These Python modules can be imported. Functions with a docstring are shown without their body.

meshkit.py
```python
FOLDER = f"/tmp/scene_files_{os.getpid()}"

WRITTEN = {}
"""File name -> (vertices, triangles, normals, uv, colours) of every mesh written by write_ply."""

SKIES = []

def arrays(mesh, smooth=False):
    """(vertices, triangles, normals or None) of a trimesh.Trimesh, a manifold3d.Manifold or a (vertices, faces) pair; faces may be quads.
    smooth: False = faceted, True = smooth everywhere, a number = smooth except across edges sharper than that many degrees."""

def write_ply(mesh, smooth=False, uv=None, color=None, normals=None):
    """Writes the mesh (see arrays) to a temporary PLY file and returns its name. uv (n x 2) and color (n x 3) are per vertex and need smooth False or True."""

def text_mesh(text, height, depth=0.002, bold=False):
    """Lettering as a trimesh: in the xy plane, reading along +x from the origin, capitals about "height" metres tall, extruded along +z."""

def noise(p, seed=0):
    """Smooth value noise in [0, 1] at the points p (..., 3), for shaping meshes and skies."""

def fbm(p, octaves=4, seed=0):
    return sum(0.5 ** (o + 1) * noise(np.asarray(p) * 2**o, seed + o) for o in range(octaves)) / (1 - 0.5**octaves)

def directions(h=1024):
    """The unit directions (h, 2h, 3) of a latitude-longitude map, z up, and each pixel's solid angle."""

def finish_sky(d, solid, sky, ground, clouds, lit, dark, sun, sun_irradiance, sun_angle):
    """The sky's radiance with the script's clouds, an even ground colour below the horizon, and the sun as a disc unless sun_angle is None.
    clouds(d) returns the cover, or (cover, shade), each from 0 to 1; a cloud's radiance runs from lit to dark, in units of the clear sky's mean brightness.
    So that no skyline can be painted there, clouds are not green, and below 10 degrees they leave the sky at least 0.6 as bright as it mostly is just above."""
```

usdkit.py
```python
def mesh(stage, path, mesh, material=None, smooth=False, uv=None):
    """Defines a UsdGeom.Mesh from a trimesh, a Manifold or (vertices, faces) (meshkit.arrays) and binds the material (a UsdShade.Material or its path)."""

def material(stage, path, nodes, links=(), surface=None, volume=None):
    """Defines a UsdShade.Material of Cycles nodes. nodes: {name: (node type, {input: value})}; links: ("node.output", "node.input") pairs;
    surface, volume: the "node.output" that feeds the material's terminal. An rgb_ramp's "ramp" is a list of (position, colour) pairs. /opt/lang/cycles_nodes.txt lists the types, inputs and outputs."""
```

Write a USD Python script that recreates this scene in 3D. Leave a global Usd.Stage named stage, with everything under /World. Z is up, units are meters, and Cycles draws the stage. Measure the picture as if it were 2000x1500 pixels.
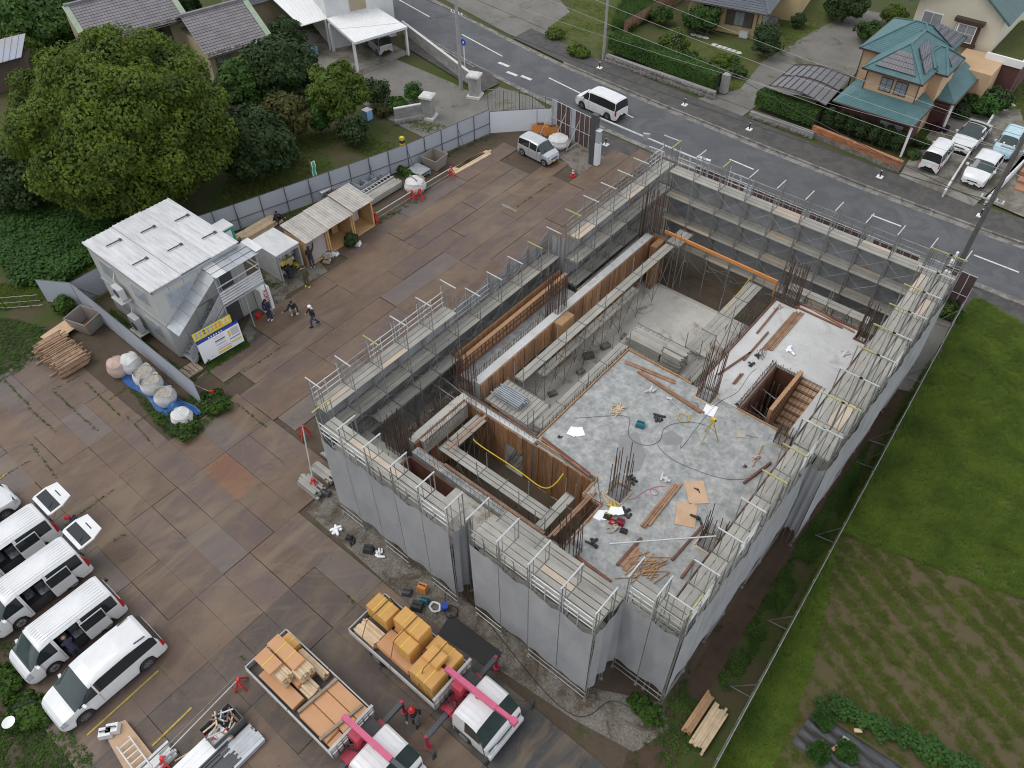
import math, random
import numpy as np
import trimesh, usdkit, meshkit
from pxr import Usd, UsdGeom, UsdLux, UsdShade, Gf, Sdf, Vt

# ---------------------------------------------------------------- stage, camera, sky, sun
stage = Usd.Stage.CreateInMemory()
UsdGeom.SetStageUpAxis(stage, UsdGeom.Tokens.z)
UsdGeom.SetStageMetersPerUnit(stage, 1.0)
W = UsdGeom.Xform.Define(stage, '/World'); stage.SetDefaultPrim(W.GetPrim())
UsdGeom.Scope.Define(stage, '/World/Looks')
FPX, PITCH, ROLL, HEAD, CAMH = 1542.83, 0.82227, -0.015908, -0.707614, 33.87   # lens in pixels of a 2000 wide frame, radians, metres
EXPOSURE = 0.8
SUN_ELEV, SUN_AZ, SUN_I, SUN_ANGLE, SKY = 1.05, -2.3, 0.18, 35.0, 0.092

def cam_axes():
    cp, sp = math.cos(PITCH), math.sin(PITCH)
    f = np.array([math.sin(HEAD) * cp, math.cos(HEAD) * cp, -sp])
    rt = np.array([math.cos(HEAD), -math.sin(HEAD), 0.0]); up = np.cross(rt, f)
    c, s = math.cos(ROLL), math.sin(ROLL)
    return np.array([c * rt + s * up, -s * rt + c * up, f])
AX = cam_axes(); EYE = np.array([0, 0, CAMH])
cam = UsdGeom.Camera.Define(stage, '/World/camera')
cam.CreateHorizontalApertureAttr(36.0); cam.CreateVerticalApertureAttr(27.0)
cam.CreateFocalLengthAttr(36.0 * FPX / 2000.0); cam.CreateClippingRangeAttr(Gf.Vec2f(0.5, 2000))
cam.CreateExposureAttr(EXPOSURE)
cam.AddTransformOp().Set(Gf.Matrix4d(*[float(v) for v in (*AX[0], 0, *AX[1], 0, *(-AX[2]), 0, *EYE, 1)]))

dome = UsdLux.DomeLight.Define(stage, '/World/sky')
dome.GetPrim().SetCustomDataByKey('kind', 'structure')
sky_mat = usdkit.material(stage, '/World/Looks/overcast_sky', {
    'sky': ('sky_texture', {'sky_type': 'single_scattering', 'sun_disc': False, 'sun_elevation': SUN_ELEV, 'sun_rotation': SUN_AZ,
                            'air_density': 1.0, 'aerosol_density': 2.0, 'ozone_density': 1.0}),
    'tc': ('texture_coordinate', {}),
    'n': ('noise_texture', {'scale': 2.5, 'detail': 6.0, 'roughness': 0.6}),
    'r': ('rgb_ramp', {'ramp': [(0.0, (5.2, 5.5, 5.9)), (0.5, (6.2, 6.4, 6.7)), (1.0, (7.4, 7.5, 7.6))]}),
    'm': ('mix', {'mix_type': 'mix', 'fac': 0.8}),
    'bg': ('background_shader', {'strength': SKY})},
    [('tc.generated', 'n.vector'), ('n.fac', 'r.fac'), ('sky.color', 'm.color1'), ('r.color', 'm.color2'), ('m.color', 'bg.color')], surface='bg.background')
UsdShade.MaterialBindingAPI.Apply(dome.GetPrim()).Bind(sky_mat)
sun = UsdLux.DistantLight.Define(stage, '/World/sun')
sun.CreateIntensityAttr(SUN_I); sun.CreateAngleAttr(SUN_ANGLE); sun.CreateNormalizeAttr(True); sun.CreateColorAttr(Gf.Vec3f(1.0, 0.97, 0.93))
sd = np.array([math.sin(SUN_AZ) * math.cos(SUN_ELEV), math.cos(SUN_AZ) * math.cos(SUN_ELEV), math.sin(SUN_ELEV)])
sx = np.cross([0, 0, 1.0], sd); sx /= np.linalg.norm(sx); sy = np.cross(sd, sx)
sun.AddTransformOp().Set(Gf.Matrix4d(*[float(v) for v in (*sx, 0, *sy, 0, *sd, 0, 0, 0, 60, 1)]))

# ---------------------------------------------------------------- helpers
def at(px, py, z=0.0):
    """The place in the world, at height z, seen at the photograph's pixel."""
    d = AX.T @ np.array([(px - 1000) / FPX, -(py - 750) / FPX, 1.0])
    return EYE + d * ((z - CAMH) / d[2])
def gp(pts, z=0.0): return [at(*p, z)[:2] for p in pts]
def lerp(a, b, t): return np.asarray(a, float) * (1 - t) + np.asarray(b, float) * t
def rotz(a): c, s = math.cos(a), math.sin(a); return np.array([[c, -s, 0], [s, c, 0], [0, 0, 1.0]])
QB = np.array([[0, 3, 2, 1], [4, 5, 6, 7], [0, 1, 5, 4], [1, 2, 6, 5], [2, 3, 7, 6], [3, 0, 4, 7]])
UB = np.array([[-1, -1, -1], [1, -1, -1], [1, 1, -1], [-1, 1, -1], [-1, -1, 1], [1, -1, 1], [1, 1, 1], [-1, 1, 1]]) * 0.5

class MB:
    """Collects quads and triangles of one mesh."""
    def __init__(s): s.v, s.q, s.t, s.n = [], [], [], 0
    def put(s, v, q=None, t=None):
        v = np.asarray(v, float)
        if q is not None and len(q): s.q.append(np.asarray(q, int) + s.n)
        if t is not None and len(t): s.t.append(np.asarray(t, int) + s.n)
        s.v.append(v); s.n += len(v); return s
    def box(s, c, size, R=None):
        v = UB * np.asarray(size, float)
        if R is not None: v = v @ (rotz(R) if np.isscalar(R) else R).T
        return s.put(v + np.asarray(c, float), QB)
    def bb(s, x0, y0, z0, x1, y1, z1): return s.box(((x0 + x1) / 2, (y0 + y1) / 2, (z0 + z1) / 2), (abs(x1 - x0), abs(y1 - y0), abs(z1 - z0)))
    def bar(s, p, q, w, h=None, up=(0, 0, 1)):
        p, q = np.asarray(p, float), np.asarray(q, float); h = w if h is None else h
        d = q - p; L = np.linalg.norm(d); d = d / max(L, 1e-9)
        u = np.asarray(up, float)
        if abs(d @ u) > 0.95: u = np.array([1.0, 0, 0])
        a = np.cross(u, d); a /= np.linalg.norm(a); b = np.cross(d, a)
        return s.box((p + q) / 2, (L, w, h), np.stack([d, a, b], 1))
    def tube(s, p, q, r, n=6, r2=None, cap=True):
        p, q = np.asarray(p, float), np.asarray(q, float); r2 = r if r2 is None else r2
        d = q - p; d = d / max(np.linalg.norm(d), 1e-9)
        u = np.array([0, 0, 1.0]) if abs(d[2]) < 0.9 else np.array([1.0, 0, 0])
        a = np.cross(u, d); a /= np.linalg.norm(a); b = np.cross(d, a)
        an = np.arange(n) / n * 2 * math.pi
        c = np.outer(np.cos(an), a) + np.outer(np.sin(an), b); i = np.arange(n); j = (i + 1) % n
        s.put(np.vstack([p + c * r, q + c * r2]), np.stack([i, j, j + n, i + n], 1))
        if cap:
            for o, cc, fl in ((p + c * r, p, 1), (q + c * r2, q, 0)):
                f = np.stack([np.full(n, n), i, j], 1)
                s.put(np.vstack([o, cc[None]]), None, f[:, ::-1] if fl else f)
        return s
    def path(s, pts, r, n=5):
        for a, b in zip(pts[:-1], pts[1:]): s.tube(a, b, r, n, cap=False)
        return s
    def poly(s, pts, z0, z1):
        """A vertical prism over the polygon."""
        from shapely.geometry import Polygon
        m = trimesh.creation.extrude_polygon(Polygon([p[:2] for p in pts]).buffer(0), z1 - z0, engine='earcut'); m.apply_translation([0, 0, z0])
        return s.put(m.vertices, None, m.faces)
    def sheet(s, pts, z):
        from shapely.geometry import Polygon
        v, f = trimesh.creation.triangulate_polygon(Polygon([p[:2] for p in pts]).buffer(0), engine='earcut')
        f = np.asarray(f); v = np.asarray(v)
        a = v[f[:, 1]] - v[f[:, 0]]; b = v[f[:, 2]] - v[f[:, 0]]; fl = (a[:, 0] * b[:, 1] - a[:, 1] * b[:, 0]) < 0
        f[fl] = f[fl][:, ::-1]
        return s.put(np.column_stack([v, np.full(len(v), z)]), None, f)
    def quad(s, a, b, c, d): return s.put([a, b, c, d], [[0, 1, 2, 3]])
    def tri(s, a, b, c): return s.put([a, b, c], None, [[0, 1, 2]])
    def grid(s, P, flip=False):
        P = np.asarray(P, float); a, b = P.shape[:2]; i = np.arange(a * b).reshape(a, b)
        q = np.stack([i[:-1, :-1], i[1:, :-1], i[1:, 1:], i[:-1, 1:]], -1).reshape(-1, 4)
        return s.put(P.reshape(-1, 3), q[:, ::-1] if flip else q)
    def add(s, m, M=None, off=None):
        v = np.asarray(m.vertices, float)
        if M is not None: v = v @ np.asarray(M).T
        if off is not None: v = v + np.asarray(off)
        return s.put(v, None, m.faces)
    def mb(s, o, M=None, off=None):
        v = np.vstack(o.v)
        if M is not None: v = v @ np.asarray(M).T
        if off is not None: v = v + np.asarray(off)
        return s.put(v, np.vstack(o.q) if o.q else None, np.vstack(o.t) if o.t else None)

USED = {}
def unique(parent, name):
    k = (parent, name); n = USED.get(k, -1) + 1; USED[k] = n
    return f'{parent}/{name}' if n == 0 else f'{parent}/{name}_{n:03d}'
def setdata(prim, label=None, cat=None, group=None, kind=None):
    for k, v in (('label', label), ('category', cat), ('group', group), ('kind', kind)):
        if v: prim.SetCustomDataByKey(k, v)
class Th:
    """A thing: an Xform at its base; parts are given in world coordinates unless the thing is built in its own."""
    def __init__(s, path, R=None, loc=None): s.path, s.R, s.loc = path, R, loc
def thing(name, label=None, cat=None, group=None, loc=(0, 0, 0), rz=0.0, world=True, kind=None):
    p = unique('/World', name); x = UsdGeom.Xform.Define(stage, p)
    x.AddTranslateOp().Set(Gf.Vec3d(*map(float, loc)))
    if rz: x.AddRotateZOp().Set(math.degrees(rz))
    setdata(x.GetPrim(), label, cat, group, kind)
    return Th(p, rotz(rz) if world else None, np.asarray(loc, float) if world else None)
def emit(path, mb, mat, smooth=False, uv=None):
    v = np.vstack(mb.v); q = np.vstack(mb.q) if mb.q else np.zeros((0, 4), int); t = np.vstack(mb.t) if mb.t else np.zeros((0, 3), int)
    if smooth:
        f = np.vstack([q[:, [0, 1, 2]], q[:, [0, 2, 3]], t])
        m = trimesh.Trimesh(v, f, process=False)
        if smooth is not True: m.merge_vertices(digits_vertex=5)
        usdkit.mesh(stage, path, m, mat, smooth=smooth); return stage.GetPrimAtPath(path)
    m = UsdGeom.Mesh.Define(stage, path)
    m.CreatePointsAttr(Vt.Vec3fArray.FromNumpy(v.astype(np.float32)))
    m.CreateFaceVertexCountsAttr(Vt.IntArray.FromNumpy(np.concatenate([np.full(len(q), 4), np.full(len(t), 3)]).astype(np.int32)))
    m.CreateFaceVertexIndicesAttr(Vt.IntArray.FromNumpy(np.concatenate([q.ravel(), t.ravel()]).astype(np.int32)))
    m.CreateSubdivisionSchemeAttr('none')
    UsdShade.MaterialBindingAPI.Apply(m.GetPrim()).Bind(mat)
    return m.GetPrim()
def part(t, name, mb, mat, smooth=False, label=None):
    """A part of a thing (or a sub-part of a part); returns its handle."""
    if t.loc is not None:
        v = np.vstack(mb.v) - t.loc
        if t.R is not None: v = v @ t.R
        mb.v = [v]
    p = unique(t.path, name); pr = emit(p, mb, mat, smooth)
    if label: setdata(pr, label)
    h = Th(p, t.R, t.loc); return h
def solo(name, mb, mat, label=None, cat=None, group=None, kind=None, smooth=False, origin=True):
    """A thing (or a piece of the setting) that is one mesh, with its origin at its base."""
    p = unique('/World', name); o = None
    if origin and kind is None:
        v = np.vstack(mb.v); o = np.array([(v[:, 0].min() + v[:, 0].max()) / 2, (v[:, 1].min() + v[:, 1].max()) / 2, v[:, 2].min()]); mb.v = [v - o]
    pr = emit(p, mb, mat, smooth)
    if o is not None: UsdGeom.Xformable(pr).AddTranslateOp().Set(Gf.Vec3d(*map(float, o)))
    setdata(pr, label, cat, group, kind); return Th(p, np.eye(3) if o is not None else None, o)
def dup(src, loc, rz, label, group=None, cat=None):
    """A copy of a thing with its parts."""
    sp = stage.GetPrimAtPath(src.path); base = src.path.rsplit('/', 1)[1]
    if base[-4:-3] == '_' and base[-3:].isdigit(): base = base[:-4]
    p = unique('/World', base); x = UsdGeom.Xform.Define(stage, p)
    x.GetPrim().GetReferences().AddInternalReference(sp.GetPath())
    x.ClearXformOpOrder()
    x.AddTranslateOp(opSuffix='place').Set(Gf.Vec3d(*map(float, loc))); x.AddRotateZOp(opSuffix='turn').Set(math.degrees(rz))
    setdata(x.GetPrim(), label, cat, group); x.GetPrim().SetInstanceable(True); return Th(p)

# ---------------------------------------------------------------- materials
def mat(name, c, c2=None, scale=3.0, rough=0.6, metal=0.0, bump=0.0, bscale=None, rnd=0.0, detail=4.0, coat=0.0, stretch=(1, 1, 1), spec=0.5, pos='object', c3=None, lo=0.35, hi=0.65):
    """A principled surface whose colour runs between c and c2 with noise; rnd varies it from object to object."""
    c2 = c2 or tuple(x * 0.82 for x in c)
    ramp = [(lo, c), (hi, c2)] if c3 is None else [(lo, c), ((lo + hi) / 2, c3), (hi, c2)]
    n = {'tc': ('texture_coordinate', {}), 'geo': ('geometry', {}), 'map': ('mapping', {'scale': stretch}),
         'n': ('noise_texture', {'scale': scale, 'detail': detail, 'roughness': 0.62}),
         'r': ('rgb_ramp', {'ramp': ramp}),
         'p': ('principled_bsdf', {'roughness': rough, 'metallic': metal, 'coat_weight': coat, 'specular_ior_level': spec})}
    l = [('geo.position' if pos == 'world' else 'tc.object', 'map.vector'), ('map.vector', 'n.vector'), ('n.fac', 'r.fac')]
    if rnd:
        n['oi'] = ('object_info', {}); n['mr'] = ('map_range', {'from_min': 0.0, 'from_max': 1.0, 'to_min': 1 - rnd, 'to_max': 1 + rnd})
        n['h'] = ('hsv', {'hue': 0.5, 'saturation': 1.0, 'fac': 1.0})
        l += [('oi.random', 'mr.value'), ('mr.result', 'h.value'), ('r.color', 'h.color'), ('h.color', 'p.base_color')]
    else: l += [('r.color', 'p.base_color')]
    if bump:
        n['bn'] = ('noise_texture', {'scale': bscale or scale * 4, 'detail': 5.0, 'roughness': 0.6}); n['b'] = ('bump', {'strength': bump, 'distance': 0.02})
        l += [('map.vector', 'bn.vector'), ('bn.fac', 'b.height'), ('b.normal', 'p.normal')]
    return usdkit.material(stage, '/World/Looks/' + name, n, l, surface='p.BSDF')
def leafmat(name, dark, mid, light, trans=0.25, scale=0.5):
    n = {'geo': ('geometry', {}), 'n': ('noise_texture', {'scale': scale, 'detail': 3.0}),
         'a': ('math', {'math_type': 'multiply', 'value2': 0.55}), 'b': ('math', {'math_type': 'multiply_add', 'value2': 0.75}),
         'r': ('rgb_ramp', {'ramp': [(0.2, dark), (0.55, mid), (0.95, light)]}),
         'p': ('principled_bsdf', {'roughness': 0.6, 'specular_ior_level': 0.25}), 't': ('translucent_bsdf', {}), 'm': ('mix_closure', {'fac': trans})}
    return usdkit.material(stage, '/World/Looks/' + name, n, [('geo.position', 'n.vector'), ('geo.random_per_island', 'a.value1'), ('n.fac', 'b.value1'), ('a.value', 'b.value3'), ('b.value', 'r.fac'),
        ('r.color', 'p.base_color'), ('r.color', 't.color'), ('p.BSDF', 'm.closure1'), ('t.BSDF', 'm.closure2')], surface='m.closure')
# ---------------------------------------------------------------- surface materials
def ground_mat(name, ramp, scale, scale2, mixc, rough=0.95, bump=0.6, bs=30.0, amount=0.5, spec=0.2, fine=0.35, fs=25.0):
    """A ground of two noises in world space: broad patches and fine grain, with a second colour breaking through."""
    n = {'geo': ('geometry', {}), 'n1': ('noise_texture', {'scale': scale, 'detail': 6.0, 'roughness': 0.65}), 'r1': ('rgb_ramp', {'ramp': ramp}),
         'n2': ('noise_texture', {'scale': scale2, 'detail': 8.0, 'roughness': 0.7, 'distortion': 0.6}), 'r2': ('rgb_ramp', {'ramp': [(amount - 0.06, (0, 0, 0)), (amount + 0.08, (1, 1, 1))]}),
         'mc': ('rgb_to_bw', {}), 'm': ('mix', {'mix_type': 'mix', 'color2': mixc}),
         'n3': ('noise_texture', {'scale': fs, 'detail': 4.0, 'roughness': 0.7}), 'r3': ('rgb_ramp', {'ramp': [(0.25, (1 - fine,) * 3), (0.75, (1 + fine,) * 3)]}), 'm3': ('mix', {'mix_type': 'multiply', 'fac': 1.0}),
         'bn': ('noise_texture', {'scale': bs, 'detail': 6.0, 'roughness': 0.7}), 'b': ('bump', {'strength': bump, 'distance': 0.04}),
         'p': ('principled_bsdf', {'roughness': rough, 'specular_ior_level': spec})}
    l = [('geo.position', f'{k}.vector') for k in ('n1', 'n2', 'n3', 'bn')] + [('n1.fac', 'r1.fac'), ('n2.fac', 'r2.fac'), ('r2.color', 'mc.color'), ('mc.val', 'm.fac'), ('r1.color', 'm.color1'),
        ('n3.fac', 'r3.fac'), ('m.color', 'm3.color1'), ('r3.color', 'm3.color2'), ('m3.color', 'p.base_color'), ('bn.fac', 'b.height'), ('b.normal', 'p.normal')]
    return usdkit.material(stage, '/World/Looks/' + name, n, l, surface='p.BSDF')
M = {}
M['soil'] = ground_mat('garden_soil', [(0.3, (0.055, 0.062, 0.022)), (0.5, (0.085, 0.07, 0.04)), (0.7, (0.06, 0.075, 0.02))], 0.12, 0.5, (0.05, 0.075, 0.016))
M['dirt'] = ground_mat('site_dirt', [(0.3, (0.075, 0.055, 0.04)), (0.7, (0.11, 0.085, 0.062))], 0.4, 0.8, (0.05, 0.065, 0.02), amount=0.6)
M['brown_dirt'] = ground_mat('trodden_brown_dirt', [(0.3, (0.06, 0.04, 0.028)), (0.7, (0.095, 0.062, 0.043))], 0.5, 0.7, (0.035, 0.045, 0.014), amount=0.6)
M['gravel'] = ground_mat('grey_gravel', [(0.3, (0.145, 0.13, 0.108)), (0.7, (0.225, 0.205, 0.175))], 0.5, 0.7, (0.09, 0.074, 0.055), fine=0.5, fs=9.0, bs=14.0, bump=1.0, amount=0.52)
M['drive'] = ground_mat('gravel_drive', [(0.3, (0.145, 0.135, 0.12)), (0.7, (0.21, 0.2, 0.18))], 0.35, 0.4, (0.08, 0.085, 0.04), fine=0.35, fs=12.0, amount=0.62)
M['asphalt'] = ground_mat('road_asphalt', [(0.35, (0.088, 0.09, 0.094)), (0.65, (0.11, 0.112, 0.116))], 0.18, 0.5, (0.078, 0.08, 0.085), rough=0.75, fine=0.12, fs=40.0, bump=0.15, spec=0.4)
M['walk'] = ground_mat('pavement_asphalt', [(0.3, (0.062, 0.06, 0.06)), (0.7, (0.088, 0.084, 0.08))], 0.4, 1.2, (0.1, 0.094, 0.085), rough=0.85, fine=0.15, fs=40.0, bump=0.2)
M['kerbstone'] = ground_mat('kerb_concrete', [(0.3, (0.2, 0.19, 0.17)), (0.7, (0.28, 0.265, 0.24))], 0.8, 1.5, (0.13, 0.125, 0.11), fine=0.2, bump=0.2)
M['conc_ground'] = ground_mat('driveway_concrete', [(0.3, (0.2, 0.185, 0.16)), (0.7, (0.26, 0.245, 0.215))], 0.5, 0.6, (0.13, 0.115, 0.09), fine=0.15, bump=0.15)
M['field'] = ground_mat('field_ground', [(0.3, (0.072, 0.095, 0.024)), (0.5, (0.08, 0.088, 0.03)), (0.7, (0.068, 0.1, 0.022))], 0.25, 0.9, (0.08, 0.065, 0.035), amount=0.6)
M['plough'] = ground_mat('mown_field_ground', [(0.3, (0.085, 0.078, 0.032)), (0.5, (0.1, 0.08, 0.042)), (0.7, (0.08, 0.082, 0.026))], 0.4, 1.1, (0.105, 0.076, 0.048), amount=0.55)
M['lawn'] = ground_mat('garden_lawn', [(0.3, (0.06, 0.085, 0.018)), (0.7, (0.095, 0.1, 0.035))], 0.3, 0.6, (0.1, 0.085, 0.045), amount=0.62)
M['black_film'] = mat('black_mulch_film', (0.028, 0.03, 0.034), (0.05, 0.052, 0.055), scale=3, rough=0.42, bump=0.5, bscale=6)
M['mark'] = mat('worn_road_paint', (0.62, 0.62, 0.6), (0.35, 0.35, 0.34), scale=5, rough=0.7, pos='world', lo=0.45, hi=0.7)
M['yellow_mark'] = mat('yellow_chalk_paint', (0.5, 0.36, 0.05), (0.3, 0.22, 0.06), scale=4, rough=0.8, pos='world')
# steel plates: purple brown rust, with a tone for each plate, tyre smears and orange blooms
def plate_mat(name, a, b, c):
    n = {'geo': ('geometry', {}), 'map': ('mapping', {'rotation': (0, 0, 0.35), 'scale': (1.0, 0.6, 1)}), 'n1': ('noise_texture', {'scale': 0.55, 'detail': 7.0, 'roughness': 0.62, 'distortion': 0.5}),
         'r1': ('rgb_ramp', {'ramp': [(0.3, a), (0.5, b), (0.72, c)]}), 'n2': ('noise_texture', {'scale': 1.3, 'detail': 8.0, 'roughness': 0.66, 'distortion': 0.8}),
         'r2': ('rgb_ramp', {'ramp': [(0.5, (0, 0, 0)), (0.7, (0.7, 0.7, 0.7))]}), 'bw': ('rgb_to_bw', {}), 'm': ('mix', {'mix_type': 'mix', 'color2': (0.165, 0.122, 0.08)}),
         'n3': ('noise_texture', {'scale': 22.0, 'detail': 5.0, 'roughness': 0.75}), 'r3': ('rgb_ramp', {'ramp': [(0.25, (0.75,) * 3), (0.75, (1.28,) * 3)]}), 'm3': ('mix', {'mix_type': 'multiply', 'fac': 1.0}),
         'oi': ('object_info', {}), 'mr': ('map_range', {'to_min': 0.93, 'to_max': 1.08}), 'h': ('hsv', {'hue': 0.5, 'saturation': 1.0, 'fac': 1.0}),
         'rr': ('rgb_ramp', {'ramp': [(0.3, (0.42,) * 3), (0.7, (0.75,) * 3)]}), 'mp2': ('mapping', {'rotation': (0, 0, -0.3), 'scale': (0.55, 0.16, 1)}), 'n4': ('noise_texture', {'scale': 0.8, 'detail': 3.0, 'roughness': 0.55, 'distortion': 1.6}), 'r4': ('rgb_ramp', {'ramp': [(0.5, (0, 0, 0)), (0.68, (0.55, 0.55, 0.55))]}), 'b4': ('rgb_to_bw', {}), 'm4': ('mix', {'mix_type': 'mix', 'color2': (0.19, 0.14, 0.09)}), 'vd': ('vector_math', {'math_type': 'distance', 'vector2': (-9.0, -4.0, 0.0)}), 'n6': ('noise_texture', {'scale': 0.16, 'detail': 2.0}), 'ma': ('math', {'math_type': 'multiply_add', 'value2': 6.0}), 'n5': ('noise_texture', {'dimensions': '1D', 'scale': 1.7, 'detail': 4.0, 'roughness': 0.65}), 'r5': ('rgb_ramp', {'ramp': [(0.5, (0, 0, 0)), (0.7, (0.26, 0.26, 0.26))]}), 'r6': ('rgb_ramp', {'ramp': [(0.45, (0, 0, 0)), (0.6, (1, 1, 1))]}), 'mu': ('mix', {'mix_type': 'multiply', 'fac': 1.0}), 'b5': ('rgb_to_bw', {}), 'm5': ('mix', {'mix_type': 'mix', 'color2': (0.2, 0.155, 0.1)}), 'b': ('bump', {'strength': 0.25, 'distance': 0.01}), 'p': ('principled_bsdf', {'specular_ior_level': 0.45})}
    l = [('geo.position', 'map.vector'), ('map.vector', 'n1.vector'), ('map.vector', 'n2.vector'), ('geo.position', 'n3.vector'), ('n1.fac', 'r1.fac'), ('n2.fac', 'r2.fac'), ('r2.color', 'bw.color'), ('bw.val', 'm.fac'),
         ('r1.color', 'm.color1'), ('n3.fac', 'r3.fac'), ('geo.position', 'mp2.vector'), ('mp2.vector', 'n4.vector'), ('n4.fac', 'r4.fac'), ('r4.color', 'b4.color'), ('b4.val', 'm4.fac'), ('m.color', 'm4.color1'), ('geo.position', 'vd.vector1'), ('geo.position', 'n6.vector'), ('n6.fac', 'ma.value1'), ('vd.value', 'ma.value3'), ('ma.value', 'n5.w'), ('n5.fac', 'r5.fac'), ('n6.fac', 'r6.fac'), ('r5.color', 'mu.color1'), ('r6.color', 'mu.color2'), ('mu.color', 'b5.color'), ('b5.val', 'm5.fac'), ('m4.color', 'm5.color1'), ('m5.color', 'm3.color1'), ('r3.color', 'm3.color2'), ('oi.random', 'mr.value'), ('mr.result', 'h.value'), ('m3.color', 'h.color'), ('h.color', 'p.base_color'),
         ('n2.fac', 'rr.fac'), ('rr.color', 'p.roughness'), ('n3.fac', 'b.height'), ('b.normal', 'p.normal')]
    return usdkit.material(stage, '/World/Looks/' + name, n, l, surface='p.BSDF')
PL = [plate_mat('steel_plate_purple', (0.088, 0.06, 0.054), (0.112, 0.076, 0.062), (0.142, 0.095, 0.064)),
      plate_mat('steel_plate_brown', (0.094, 0.058, 0.042), (0.122, 0.078, 0.053), (0.155, 0.1, 0.062)),
      plate_mat('steel_plate_grey', (0.092, 0.076, 0.074), (0.116, 0.092, 0.084), (0.14, 0.105, 0.08)),
      plate_mat('steel_plate_rusty', (0.14, 0.062, 0.036), (0.175, 0.082, 0.045), (0.2, 0.11, 0.06)),
      plate_mat('steel_plate_dark', (0.036, 0.036, 0.039), (0.05, 0.048, 0.048), (0.065, 0.058, 0.05)),
      plate_mat('steel_plate_damp', (0.064, 0.047, 0.04), (0.083, 0.06, 0.048), (0.105, 0.076, 0.056))]

# ---------------------------------------------------------------- ground
def patch(name, px, z, m, world=False, label=None):
    pts = px if world else gp(px)
    b = MB(); b.sheet(pts, z); return solo(name, b, m, kind='structure', origin=False)
g = MB(); g.grid([[(-420 + 56 * i, -140 + 56 * j, -0.03) for j in range(12)] for i in range(12)], flip=False); solo('ground', g, M['soil'], kind='structure', origin=False)
FAR = [(-140, 88), (-100, 72.5), (-75, 64.6), (-62.7, 61.76), (-50.1, 59.4), (-43, 58.34), (-32, 57.4), (-21, 56.71), (-12.8, 56.35), (-4.2, 56.3), (30, 57.2), (90, 60)]
NEAR = [(-140, 82), (-100, 66.8), (-78, 59.2), (-69.5, 56.4), (-60.3, 54.6), (-48.9, 52.6), (-40, 51.5), (-33, 50.8), (-28, 50.5), (-15, 50.1), (-2.6, 49.8), (30, 50.4), (90, 53)]
def off(L, d): return [(x, y + d) for x, y in L]
patch('road', FAR + NEAR[::-1], 0.0, M['asphalt'], True)
for nm, L, s in (('gutter_strip', FAR, -1), ('gutter_strip', NEAR, 1)): patch(nm, off(L, 0) + off(L, 0.5 * s)[::-1], 0.004, M['kerbstone'], True)
def kerb(L, s, z=0.13):
    b = MB()
    for a, c in zip(L[:-1], L[1:]): b.bar((a[0], a[1] + 0.09 * s, z / 2), (c[0], c[1] + 0.09 * s, z / 2), 0.18, z)
    solo('kerb', b, M['kerbstone'], kind='structure', origin=False)
kerb(FAR[5:-1], 1); kerb(NEAR[1:6], -1); kerb([p for p in NEAR if p[0] > -29], -1)
patch('pavement', off(FAR, 0.18)[4:] + off(FAR, 3.0)[:3:-1], 0.1, M['walk'], True)
patch('pavement', off(NEAR, -0.18)[7:] + off(NEAR, -3.1)[:6:-1], 0.03, M['walk'], True)
patch('pavement', [(791, 54), (929, 130), (960, 145), (975, 165), (940, 182), (910, 165), (790, 92)], 0.09, M['walk'])
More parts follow.
